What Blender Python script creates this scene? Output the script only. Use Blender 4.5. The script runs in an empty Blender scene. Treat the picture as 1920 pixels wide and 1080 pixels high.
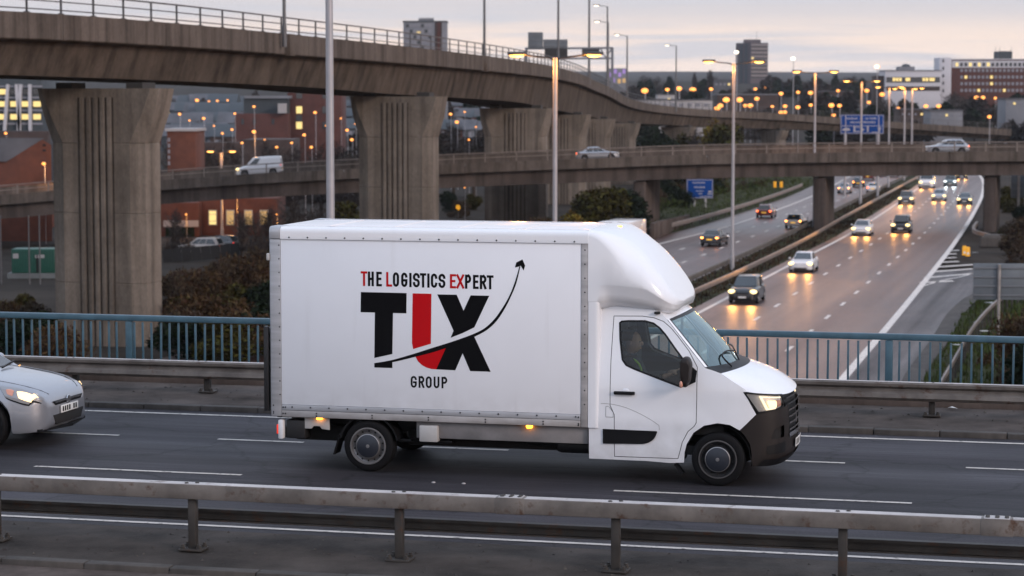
import bpy, bmesh, math, random
from mathutils import Vector, Matrix
from mathutils.geometry import delaunay_2d_cdt
RND = random.Random(11)
PI = math.pi
scene = bpy.context.scene
COL = scene.collection

# ------------------------------------------------------------------ camera
FPX, CAMH, HORIZON = 4200.0, 4.66, 190.0          # focal length in pixels of a 1920 px wide frame
PITCH = math.atan((540 - HORIZON) / FPX)
cam_data = bpy.data.cameras.new('camera')
cam_data.sensor_width = 36.0
cam_data.lens = 36.0 * FPX / 1920.0
cam_data.clip_start = 0.5
cam_data.clip_end = 20000
cam_data.dof.use_dof = True
cam_data.dof.focus_distance = 27.8
cam_data.dof.aperture_fstop = 2.6
cam_data.dof.aperture_blades = 0
camera = bpy.data.objects.new('camera', cam_data)
camera.location = (0, 0, CAMH)
camera.rotation_euler = (PI / 2 - PITCH, 0, 0)
COL.objects.link(camera)
scene.camera = camera

# ------------------------------------------------------------------ sky, sun, exposure
SUN_AZ, SUN_EL = math.radians(-42), math.radians(21)   # azimuth measured from +X towards +Y
world = bpy.data.worlds.new('World')
scene.world = world
world.use_nodes = True
world.cycles.sampling_method = 'MANUAL'; world.cycles.sample_map_resolution = 256
wn, wl = world.node_tree.nodes, world.node_tree.links
wn.clear()
w_out = wn.new('ShaderNodeOutputWorld')
w_bg = wn.new('ShaderNodeBackground')
w_bg.inputs['Strength'].default_value = 1.0
sky = wn.new('ShaderNodeTexSky')
sky.sky_type = 'NISHITA'
sky.sun_disc = False
sky.sun_elevation = math.radians(3.0)
sky.sun_rotation = PI / 2 - SUN_AZ
sky.air_density = 1.2
sky.dust_density = 2.5
tc = wn.new('ShaderNodeTexCoord')
sep = wn.new('ShaderNodeSeparateXYZ')
wl.new(tc.outputs['Generated'], sep.inputs[0])
ramp = wn.new('ShaderNodeValToRGB')               # cloud colour by height above the horizon
ramp.color_ramp.interpolation = 'EASE'
els = ramp.color_ramp.elements
els[0].position, els[0].color = 0.0, (0.98, 0.78, 0.65, 1)
els[1].position, els[1].color = 1.0, (0.66, 0.80, 1.05, 1)
for p, c in ((0.012, (0.92, 0.75, 0.645, 1)), (0.027, (0.83, 0.68, 0.59, 1)), (0.042, (0.56, 0.535, 0.56, 1)), (0.07, (0.545, 0.55, 0.61, 1)), (0.30, (0.60, 0.68, 0.85, 1))):
    e = els.new(p); e.color = c
wl.new(sep.outputs['Z'], ramp.inputs['Fac'])
def cloud_noise(scale, sc, detail, lo, hi):
    mp = wn.new('ShaderNodeMapping'); mp.inputs['Scale'].default_value = sc
    mp.inputs['Location'].default_value = (2.3, 0.7, 1.1)
    wl.new(tc.outputs['Generated'], mp.inputs['Vector'])
    nz = wn.new('ShaderNodeTexNoise')
    nz.inputs['Scale'].default_value = scale; nz.inputs['Detail'].default_value = detail
    nz.inputs['Roughness'].default_value = 0.55; nz.inputs['Distortion'].default_value = 0.3
    wl.new(mp.outputs[0], nz.inputs['Vector'])
    mr = wn.new('ShaderNodeMapRange'); mr.inputs['From Min'].default_value = lo; mr.inputs['From Max'].default_value = hi
    mr.interpolation_type = 'SMOOTHSTEP'
    wl.new(nz.outputs['Fac'], mr.inputs['Value'])
    return mr.outputs['Result']
n1 = cloud_noise(3.2, (1.6, 1.6, 34.0), 3, 0.46, 0.64)
grey = wn.new('ShaderNodeMix'); grey.data_type = 'RGBA'
grey.inputs['B'].default_value = (0.52, 0.525, 0.575, 1)
wl.new(ramp.outputs['Color'], grey.inputs['A'])
fac = wn.new('ShaderNodeMath'); fac.operation = 'MULTIPLY'; fac.inputs[1].default_value = 0.8
wl.new(n1, fac.inputs[0]); wl.new(fac.outputs[0], grey.inputs['Factor'])
gap = wn.new('ShaderNodeMix'); gap.data_type = 'RGBA'; gap.blend_type = 'ADD'
gap.inputs['Factor'].default_value = 0.02
wl.new(grey.outputs['Result'], gap.inputs['A']); wl.new(sky.outputs[0], gap.inputs['B'])
wl.new(gap.outputs['Result'], w_bg.inputs['Color'])
wl.new(w_bg.outputs[0], w_out.inputs['Surface'])

sun_data = bpy.data.lights.new('sun', 'SUN')
sun_data.energy = 1.25
sun_data.angle = math.radians(16)
sun_data.color = (1.0, 0.82, 0.72)
sun = bpy.data.objects.new('sun', sun_data)
sd = Vector((math.cos(SUN_EL) * math.cos(SUN_AZ), math.cos(SUN_EL) * math.sin(SUN_AZ), math.sin(SUN_EL)))
sun.rotation_euler = sd.to_track_quat('Z', 'Y').to_euler()
COL.objects.link(sun)

vs = scene.view_settings
vs.view_transform = 'Standard'; vs.look = 'None'; vs.gamma = 1.0; vs.exposure = 0.36; vs.use_curve_mapping = False
cy = scene.cycles
cy.use_denoising = True
cy.use_adaptive_sampling = True; cy.adaptive_threshold = 0.02
cy.max_bounces = 6; cy.diffuse_bounces = 2; cy.glossy_bounces = 3; cy.transparent_max_bounces = 12; cy.transmission_bounces = 4
cy.sample_clamp_indirect = 4.0
cy.caustics_reflective = False; cy.caustics_refractive = False
cy.volume_bounces = 0

# ------------------------------------------------------------------ pixel geometry (photo pixel -> place in the world)
_c, _s = math.cos(PITCH), math.sin(PITCH)
def ray(px, py):
    a = (px - 960) / FPX; b = (540 - py) / FPX
    return (a, _c + b * _s, -_s + b * _c)
def atz(px, py, z):
    r = ray(px, py); t = (z - CAMH) / r[2]
    return Vector((r[0] * t, r[1] * t, z))
def aty(px, py, Y):
    r = ray(px, py); t = Y / r[1]
    return Vector((r[0] * t, Y, CAMH + r[2] * t))
BA = atz(690, 885, 0); BB = atz(1345, 912, 0)
_L = (BB - BA).length
BU = (BB - BA) / _L; BV = Vector((-BU.y, BU.x, 0))
BANG = math.atan2(BU.y, BU.x)
def bw(u, v, z=0.0):                                # bridge frame -> world
    return BA + BU * u + BV * v + Vector((0, 0, z))
def vside(px, py, v=0.0):                           # photo pixel -> (u, z) on the vertical plane v of the bridge frame
    r = ray(px, py)
    t = (v + BA.x * BV.x + BA.y * BV.y) / (r[0] * BV.x + r[1] * BV.y)
    return ((r[0] * t - BA.x) * BU.x + (r[1] * t - BA.y) * BU.y, CAMH + r[2] * t)
ZM = -8.14                                          # level of the motorway

# ------------------------------------------------------------------ mesh helpers
def lerp(a, b, t): return a + (b - a) * t
def interp(tab, x):
    if x <= tab[0][0]: return tab[0][1]
    for (x0, y0), (x1, y1) in zip(tab, tab[1:]):
        if x <= x1: return lerp(y0, y1, (x - x0) / (x1 - x0))
    return tab[-1][1]
def sinterp(tab, x):                                # smooth (monotone-ish) interpolation
    if x <= tab[0][0]: return tab[0][1]
    n = len(tab)
    for i in range(n - 1):
        x0, y0 = tab[i]; x1, y1 = tab[i + 1]
        if x <= x1:
            h = x1 - x0; t = (x - x0) / h
            m0 = (y1 - tab[i - 1][1]) / (x1 - tab[i - 1][0]) if i else (y1 - y0) / h
            m1 = (tab[i + 2][1] - y0) / (tab[i + 2][0] - x0) if i + 2 < n else (y1 - y0) / h
            return ((2*t**3-3*t*t+1)*y0 + (t**3-2*t*t+t)*h*m0 + (-2*t**3+3*t*t)*y1 + (t**3-t*t)*h*m1)
    return tab[-1][1]
def catmull(pts, step):                             # smooth polyline through points, about every step
    out = []
    n = len(pts)
    for i in range(n - 1):
        p0 = Vector(pts[max(i-1, 0)]); p1 = Vector(pts[i]); p2 = Vector(pts[i+1]); p3 = Vector(pts[min(i+2, n-1)])
        k = max(1, int((p2 - p1).length / step))
        for j in range(k):
            t = j / k
            out.append(0.5 * ((2*p1) + (p2-p0)*t + (2*p0-5*p1+4*p2-p3)*t*t + (3*p1-p0-3*p2+p3)*t**3))
    out.append(Vector(pts[-1]))
    return out
def resample(path, step):                           # equal spacing along a polyline
    out = [path[0].copy()]; need = step
    for a, b in zip(path, path[1:]):
        L = (b - a).length; pos = 0.0
        while L - pos >= need:
            pos += need; out.append(a.lerp(b, pos / L)); need = step
        need -= (L - pos)
    return out

class MB:
    def __init__(s): s.v = []; s.f = []
    def add(s, vs_, fs_):
        n = len(s.v)
        s.v += [tuple(p) for p in vs_]; s.f += [tuple(i + n for i in f) for f in fs_]
        return s
    def box(s, c, d, rz=0.0, top=1.0):
        x, y, z = d[0]/2, d[1]/2, d[2]/2
        ca, sa = math.cos(rz), math.sin(rz)
        vs_ = []
        for k in (-1, 1):
            q = top if k > 0 else 1.0
            for i, j in ((-1,-1),(1,-1),(1,1),(-1,1)):
                a, b = i*x*q, j*y*q
                vs_.append((c[0]+a*ca-b*sa, c[1]+a*sa+b*ca, c[2]+k*z))
        return s.add(vs_, [(3,2,1,0),(4,5,6,7),(0,1,5,4),(1,2,6,5),(2,3,7,6),(3,0,4,7)])
    def beam(s, a, b, w, h, up=(0,0,1)):
        a, b = Vector(a), Vector(b); d = (b-a).normalized(); u = Vector(up)
        if abs(d.dot(u)) > .98: u = Vector((1,0,0))
        r = d.cross(u).normalized(); u = r.cross(d)
        vs_ = [p + r*(i*w/2) + u*(j*h/2) for p in (a, b) for i, j in ((-1,-1),(1,-1),(1,1),(-1,1))]
        return s.add(vs_, [(3,2,1,0),(4,5,6,7),(0,1,5,4),(1,2,6,5),(2,3,7,6),(3,0,4,7)])
    def loft(s, rings, caps=True, closed=True):
        n = len(rings[0]); base = len(s.v)
        for r in rings: s.v += [tuple(p) for p in r]
        for i in range(len(rings)-1):
            for j in range(n if closed else n-1):
                k = (j+1) % n
                s.f.append((base+i*n+j, base+i*n+k, base+(i+1)*n+k, base+(i+1)*n+j))
        if caps and closed:
            s.f.append(tuple(base+j for j in reversed(range(n))))
            s.f.append(tuple(base+(len(rings)-1)*n+j for j in range(n)))
        return s
    def tube(s, pts, r, n=8, caps=True):
        pts = [Vector(p) for p in pts]; rings = []
        for i, p in enumerate(pts):
            d = (pts[min(i+1, len(pts)-1)] - pts[max(i-1, 0)]).normalized()
            u = Vector((0,0,1)) if abs(d.z) < .95 else Vector((1,0,0))
            a = d.cross(u).normalized(); b = a.cross(d)
            rr = r[i] if isinstance(r, (list, tuple)) else r
            rings.append([p + (a*math.cos(2*PI*k/n) + b*math.sin(2*PI*k/n))*rr for k in range(n)])
        return s.loft(rings, caps)
    def lathe(s, prof, n=24, c=(0,0,0), axis='y', caps=False):  # prof: (radius, along axis)
        rings = []
        for r, h in prof:
            ring = []
            for k in range(n):
                a = 2*PI*k/n; p, q = r*math.cos(a), r*math.sin(a)
                ring.append({'y': (c[0]+p, c[1]+h, c[2]+q), 'z': (c[0]+p, c[1]+q, c[2]+h), 'x': (c[0]+h, c[1]+p, c[2]+q)}[axis])
            rings.append(ring)
        return s.loft(rings, caps)
    def ellipsoid(s, c, d, n=12, m=8):
        rings = []
        for i in range(m+1):
            t = PI*min(max(i/m, .02), .98)
            rings.append([(c[0]+d[0]*math.sin(t)*math.cos(2*PI*k/n), c[1]+d[1]*math.sin(t)*math.sin(2*PI*k/n), c[2]-d[2]*math.cos(t)) for k in range(n)])
        return s.loft(rings, True)
    def prism(s, poly, fn0, fn1):                   # polygon (2D) mapped by two functions to two parallel outlines
        n = len(poly)
        a = [fn0(*p) for p in poly]; b = [fn1(*p) for p in poly]
        return s.add(a + b, [tuple(range(n)), tuple(range(2*n-1, n-1, -1))] + [(i, n+i, n+(i+1) % n, (i+1) % n) for i in range(n)])
    def mesh(s, name, bevel=0.0, seg=2, angle=38, flip=False):
        me = bpy.data.meshes.new(name)
        me.from_pydata(s.v, [], s.f)
        bm = bmesh.new(); bm.from_mesh(me)
        if bevel:
            ed = [e for e in bm.edges if len(e.link_faces) == 2 and e.calc_face_angle(0) > math.radians(28)]
            bmesh.ops.bevel(bm, geom=ed, offset=bevel, segments=seg, profile=0.5, affect='EDGES', clamp_overlap=True)
        bmesh.ops.recalc_face_normals(bm, faces=bm.faces)
        if flip: bmesh.ops.reverse_faces(bm, faces=bm.faces)
        bm.to_mesh(me); bm.free()
        me.shade_smooth(); me.set_sharp_from_angle(angle=math.radians(angle))
        return me
    def build(s, name, mat, parent=None, bevel=0.0, loc=None, rz=None, angle=38, seg=2):
        return put(name, s.mesh(name, bevel, seg, angle), mat, parent, loc, rz)

def put(name, me, mat, parent=None, loc=None, rz=None):
    o = bpy.data.objects.new(name, me)
    COL.objects.link(o)
    if mat is not None:
        if not me.materials: me.materials.append(mat)
        elif me.materials[0] is not mat:
            o.material_slots[0].link = 'OBJECT'; o.material_slots[0].material = mat
    if parent is not None: o.parent = parent
    if loc is not None: o.location = loc
    if rz is not None: o.rotation_euler = (0, 0, rz)
    return o
def tag(o, label, cat, group=None, kind=None):
    o['label'] = label; o['category'] = cat
    if group: o['group'] = group
    if kind: o['kind'] = kind
    return o
def thing(name, label, cat, loc=(0,0,0), rz=0.0, group=None):
    o = bpy.data.objects.new(name, None)
    o.empty_display_size = .3
    COL.objects.link(o); o.location = loc; o.rotation_euler = (0, 0, rz)
    return tag(o, label, cat, group)
def struct(o): o['kind'] = 'structure'; return o
def stuff(o): o['kind'] = 'stuff'; return o

def inside(poly, x, y):
    r = False; n = len(poly); j = n-1
    for i in range(n):
        xi, yi = poly[i]; xj, yj = poly[j]
        if (yi > y) != (yj > y) and x < (xj-xi)*(y-yi)/(yj-yi)+xi: r = not r
        j = i
    return r
def densify(poly, step):
    out = []
    for i in range(len(poly)):
        a, b = poly[i], poly[(i+1) % len(poly)]
        k = max(1, int(math.hypot(b[0]-a[0], b[1]-a[1])/step))
        out += [(lerp(a[0], b[0], j/k), lerp(a[1], b[1], j/k)) for j in range(k)]
    return out
def rounded(poly, r, n=4):                          # round the corners of a 2D polygon
    out = []; m = len(poly)
    for i in range(m):
        p = Vector(poly[i]); a = Vector(poly[i-1]); b = Vector(poly[(i+1) % m])
        ri = r[i] if isinstance(r, (list, tuple)) else r
        da, db = (a-p), (b-p)
        q = min(ri, da.length*.49, db.length*.49)
        if q < 1e-4: out.append(tuple(p)); continue
        s0, s1 = p + da.normalized()*q, p + db.normalized()*q
        for k in range(n+1):
            t = k/n; out.append(tuple(s0*(1-t)**2 + p*2*t*(1-t) + s1*t*t))
    return out
def skin(outline, fn, step=.07, holes=(), thick=0.0, inward=None):   # sheet with an outline and holes, bent by fn(a, b)
    loops = [densify(outline, step)] + [densify(h, step) for h in holes]
    pts = []; edges = []
    for lp in loops:
        n0 = len(pts); pts += lp
        edges += [(n0+i, n0+(i+1) % len(lp)) for i in range(len(lp))]
    xs = [p[0] for p in loops[0]]; ys = [p[1] for p in loops[0]]
    x = min(xs)+step/2
    bnd = [Vector(p) for p in pts]
    while x < max(xs):
        y = min(ys)+step/2
        while y < max(ys):
            if inside(loops[0], x, y) and not any(inside(h, x, y) for h in loops[1:]) and min((Vector((x, y))-b).length_squared for b in bnd) > (.45*step)**2:
                pts.append((x, y))
            y += step
        x += step
    v2, e2, f2, *_ = delaunay_2d_cdt([Vector(p) for p in pts], edges, [], 0, 1e-5)
    fs = []
    for f in f2:
        cx = sum(v2[i].x for i in f)/len(f); cy_ = sum(v2[i].y for i in f)/len(f)
        if inside(loops[0], cx, cy_) and not any(inside(h, cx, cy_) for h in loops[1:]): fs.append(tuple(f))
    return MB().add([fn(p.x, p.y) for p in v2], fs)

# ------------------------------------------------------------------ materials (all procedural)
def nodes_of(m): return m.node_tree.nodes, m.node_tree.links
def pm(name, col, rough=.6, metal=0.0, var=0.0, vs_=3.0, bump=0.0, bs=60.0, coat=0.0, spec=.5, emit=None, es=0.0, stretch=(1,1,1), rvar=0.0, island=0.0, local=False, detail=5):
    m = bpy.data.materials.new(name); m.use_nodes = True
    n, l = nodes_of(m); b = n['Principled BSDF']
    b.inputs['Base Color'].default_value = (*col, 1); b.inputs['Roughness'].default_value = rough
    b.inputs['Metallic'].default_value = metal; b.inputs['Specular IOR Level'].default_value = spec
    b.inputs['Coat Weight'].default_value = coat; b.inputs['Coat Roughness'].default_value = .05
    if emit:
        b.inputs['Emission Color'].default_value = (*emit, 1); b.inputs['Emission Strength'].default_value = es
    if var or bump or rvar or island:
        if local: src = n.new('ShaderNodeTexCoord').outputs['Object']
        else: src = n.new('ShaderNodeNewGeometry').outputs['Position']
        mp = n.new('ShaderNodeMapping'); mp.inputs['Scale'].default_value = stretch
        l.new(src, mp.inputs['Vector'])
    if var or rvar:
        t = n.new('ShaderNodeTexNoise'); t.inputs['Scale'].default_value = vs_; t.inputs['Detail'].default_value = detail; t.inputs['Roughness'].default_value = .6
        l.new(mp.outputs[0], t.inputs['Vector'])
        r = n.new('ShaderNodeMapRange'); r.inputs['From Min'].default_value = .3; r.inputs['From Max'].default_value = .7
        r.inputs['To Min'].default_value = 1-var; r.inputs['To Max'].default_value = 1+var
        l.new(t.outputs['Fac'], r.inputs['Value'])
        last = r.outputs['Result']
        if rvar:
            r2 = n.new('ShaderNodeMapRange'); r2.inputs['From Min'].default_value = .3; r2.inputs['From Max'].default_value = .7
            r2.inputs['To Min'].default_value = rough-rvar; r2.inputs['To Max'].default_value = rough+rvar
            l.new(t.outputs['Fac'], r2.inputs['Value']); l.new(r2.outputs['Result'], b.inputs['Roughness'])
        mix = n.new('ShaderNodeVectorMath'); mix.operation = 'SCALE'; mix.inputs[0].default_value = col
        l.new(last, mix.inputs['Scale']); l.new(mix.outputs[0], b.inputs['Base Color'])
    if island:
        g = n.new('ShaderNodeNewGeometry')
        hsv = n.new('ShaderNodeHueSaturation'); hsv.inputs['Color'].default_value = (*col, 1)
        r = n.new('ShaderNodeMapRange'); r.inputs['To Min'].default_value = 1-island; r.inputs['To Max'].default_value = 1+island
        l.new(g.outputs['Random Per Island'], r.inputs['Value']); l.new(r.outputs['Result'], hsv.inputs['Value'])
        r3 = n.new('ShaderNodeMapRange'); r3.inputs['To Min'].default_value = .47; r3.inputs['To Max'].default_value = .53
        l.new(g.outputs['Random Per Island'], r3.inputs['Value']); l.new(r3.outputs['Result'], hsv.inputs['Hue'])
        l.new(hsv.outputs[0], b.inputs['Base Color'])
    if bump:
        t2 = n.new('ShaderNodeTexNoise'); t2.inputs['Scale'].default_value = bs; t2.inputs['Detail'].default_value = 4
        l.new(mp.outputs[0], t2.inputs['Vector'])
        bp = n.new('ShaderNodeBump'); bp.inputs['Strength'].default_value = bump; bp.inputs['Distance'].default_value = .02
        l.new(t2.outputs['Fac'], bp.inputs['Height']); l.new(bp.outputs[0], b.inputs['Normal'])
    return m
def concrete(name, col, streak=.55, sscale=.9, blot=.22, board=0.0, spec=.3):
    m = bpy.data.materials.new(name); m.use_nodes = True
    n, l = nodes_of(m); b = n['Principled BSDF']
    b.inputs['Roughness'].default_value = .85; b.inputs['Specular IOR Level'].default_value = spec
    g = n.new('ShaderNodeNewGeometry')
    def noise(scale, st, det, lo, hi, a, c):
        mp = n.new('ShaderNodeMapping'); mp.inputs['Scale'].default_value = st; l.new(g.outputs['Position'], mp.inputs['Vector'])
        t = n.new('ShaderNodeTexNoise'); t.inputs['Scale'].default_value = scale; t.inputs['Detail'].default_value = det; t.inputs['Roughness'].default_value = .62
        l.new(mp.outputs[0], t.inputs['Vector'])
        r = n.new('ShaderNodeMapRange'); r.inputs['From Min'].default_value = lo; r.inputs['From Max'].default_value = hi
        r.inputs['To Min'].default_value = a; r.inputs['To Max'].default_value = c
        l.new(t.outputs['Fac'], r.inputs['Value']); return r.outputs['Result']
    s1 = noise(sscale, (1, 1, .045), 4, .42, .68, 1.0, 1-streak)      # rain streaks running down
    s2 = noise(.35, (1, 1, 1), 3, .3, .7, 1-blot, 1+blot)             # large blotches
    s3 = noise(9.0, (1, 1, .5), 2, .3, .7, .86, 1.12)                 # fine grain
    a = n.new('ShaderNodeMath'); a.operation = 'MULTIPLY'; l.new(s1, a.inputs[0]); l.new(s2, a.inputs[1])
    a2 = n.new('ShaderNodeMath'); a2.operation = 'MULTIPLY'; l.new(a.outputs[0], a2.inputs[0]); l.new(s3, a2.inputs[1])
    fac = a2.outputs[0]
    if board:
        w = n.new('ShaderNodeTexWave'); w.wave_type = 'BANDS'; w.bands_direction = 'Z'; w.inputs['Scale'].default_value = board; w.inputs['Distortion'].default_value = .6
        l.new(g.outputs['Position'], w.inputs['Vector'])
        r = n.new('ShaderNodeMapRange'); r.inputs['To Min'].default_value = .9; r.inputs['To Max'].default_value = 1.04; l.new(w.outputs['Fac'], r.inputs['Value'])
        a3 = n.new('ShaderNodeMath'); a3.operation = 'MULTIPLY'; l.new(fac, a3.inputs[0]); l.new(r.outputs['Result'], a3.inputs[1]); fac = a3.outputs[0]
    v = n.new('ShaderNodeVectorMath'); v.operation = 'SCALE'; v.inputs[0].default_value = col
    l.new(fac, v.inputs['Scale']); l.new(v.outputs[0], b.inputs['Base Color'])
    bp = n.new('ShaderNodeBump'); bp.inputs['Strength'].default_value = .25; bp.inputs['Distance'].default_value = .03
    l.new(s3, bp.inputs['Height']); l.new(bp.outputs[0], b.inputs['Normal'])
    return m
def glass(name, tint, fres=1.5, rough=.02, extra=.06, gcol=(1, 1, 1)):
    m = bpy.data.materials.new(name); m.use_nodes = True
    n, l = nodes_of(m); n.remove(n['Principled BSDF']); out = n['Material Output']
    tr = n.new('ShaderNodeBsdfTransparent'); tr.inputs['Color'].default_value = (*tint, 1)
    gl = n.new('ShaderNodeBsdfGlossy'); gl.inputs['Roughness'].default_value = rough; gl.inputs['Color'].default_value = (*gcol, 1)
    f = n.new('ShaderNodeFresnel'); f.inputs['IOR'].default_value = fres
    ad = n.new('ShaderNodeMath'); ad.operation = 'ADD'; ad.inputs[1].default_value = extra; ad.use_clamp = True
    mx = n.new('ShaderNodeMixShader')
    l.new(f.outputs[0], ad.inputs[0]); l.new(ad.outputs[0], mx.inputs[0]); l.new(tr.outputs[0], mx.inputs[1]); l.new(gl.outputs[0], mx.inputs[2]); l.new(mx.outputs[0], out.inputs['Surface'])
    return m
def light_mat(name, col, es):
    return pm(name, (.05, .05, .05), .4, spec=.2, emit=col, es=es)

def asphalt(name, col, rough, rvar, ang, tracks=0.0, spec=.5, tscale=1.75, wear=.38):
    """Asphalt: fine aggregate, long wear bands along the driving direction, patches."""
    m = bpy.data.materials.new(name); m.use_nodes = True
    n, l = nodes_of(m); b = n['Principled BSDF']; b.inputs['Specular IOR Level'].default_value = spec
    g = n.new('ShaderNodeNewGeometry')
    def mapped(st, rot):
        mp = n.new('ShaderNodeMapping'); mp.vector_type = 'POINT'
        mp.inputs['Rotation'].default_value = (0, 0, -rot); l.new(g.outputs['Position'], mp.inputs['Vector'])
        m2 = n.new('ShaderNodeMapping'); m2.inputs['Scale'].default_value = st; l.new(mp.outputs[0], m2.inputs['Vector'])
        return m2.outputs[0]
    def noise(vec, scale, det, lo, hi, a, c, rg=.6):
        t = n.new('ShaderNodeTexNoise'); t.inputs['Scale'].default_value = scale; t.inputs['Detail'].default_value = det; t.inputs['Roughness'].default_value = rg
        l.new(vec, t.inputs['Vector'])
        r = n.new('ShaderNodeMapRange'); r.inputs['From Min'].default_value = lo; r.inputs['From Max'].default_value = hi
        r.inputs['To Min'].default_value = a; r.inputs['To Max'].default_value = c
        l.new(t.outputs['Fac'], r.inputs['Value']); return r.outputs['Result']
    band = noise(mapped((.03, 1.0, 1), ang), tscale*.5, 3, .32, .68, 1-wear, 1+wear)
    patch = noise(mapped((1, 1, 1), ang), .22, 3, .35, .65, 1-wear*.8, 1+wear*.8)
    grain = noise(g.outputs['Position'], 38, 3, .3, .7, .55, 1.5, .75)
    def mul(x, y):
        q = n.new('ShaderNodeMath'); q.operation = 'MULTIPLY'; l.new(x, q.inputs[0]); l.new(y, q.inputs[1]); return q.outputs[0]
    fine = noise(mapped((.35, 9.0, 1), ang), 1.6, 3, .3, .7, .66, 1.38)
    patch = mul(patch, fine)
    vo = n.new('ShaderNodeTexVoronoi'); vo.feature = 'DISTANCE_TO_EDGE'; vo.inputs['Scale'].default_value = .33
    wv = n.new('ShaderNodeTexNoise'); wv.inputs['Scale'].default_value = 1.4; wv.inputs['Detail'].default_value = 3; l.new(g.outputs['Position'], wv.inputs['Vector'])
    wa = n.new('ShaderNodeVectorMath'); wa.operation = 'MULTIPLY_ADD'; wa.inputs[1].default_value = (1.2, 1.2, 0); l.new(wv.outputs['Color'], wa.inputs[0]); l.new(g.outputs['Position'], wa.inputs[2]); l.new(wa.outputs[0], vo.inputs['Vector'])
    cr = n.new('ShaderNodeMapRange'); cr.inputs['From Min'].default_value = .004; cr.inputs['From Max'].default_value = .016; cr.inputs['To Min'].default_value = .55; cr.inputs['To Max'].default_value = 1.0; l.new(vo.outputs['Distance'], cr.inputs['Value'])
    patch = mul(patch, cr.outputs['Result'])
    v = n.new('ShaderNodeVectorMath'); v.operation = 'SCALE'; v.inputs[0].default_value = col
    l.new(mul(mul(band, patch), grain), v.inputs['Scale']); l.new(v.outputs[0], b.inputs['Base Color'])
    rr = noise(mapped((.02, .8, 1), ang), tscale*.6, 2, .3, .7, rough-rvar, rough+rvar)
    l.new(rr, b.inputs['Roughness'])
    bp = n.new('ShaderNodeBump'); bp.inputs['Strength'].default_value = .35; bp.inputs['Distance'].default_value = .006
    l.new(grain, bp.inputs['Height']); l.new(bp.outputs[0], b.inputs['Normal'])
    return m
MWANG = math.atan2(.966, .26)
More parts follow.
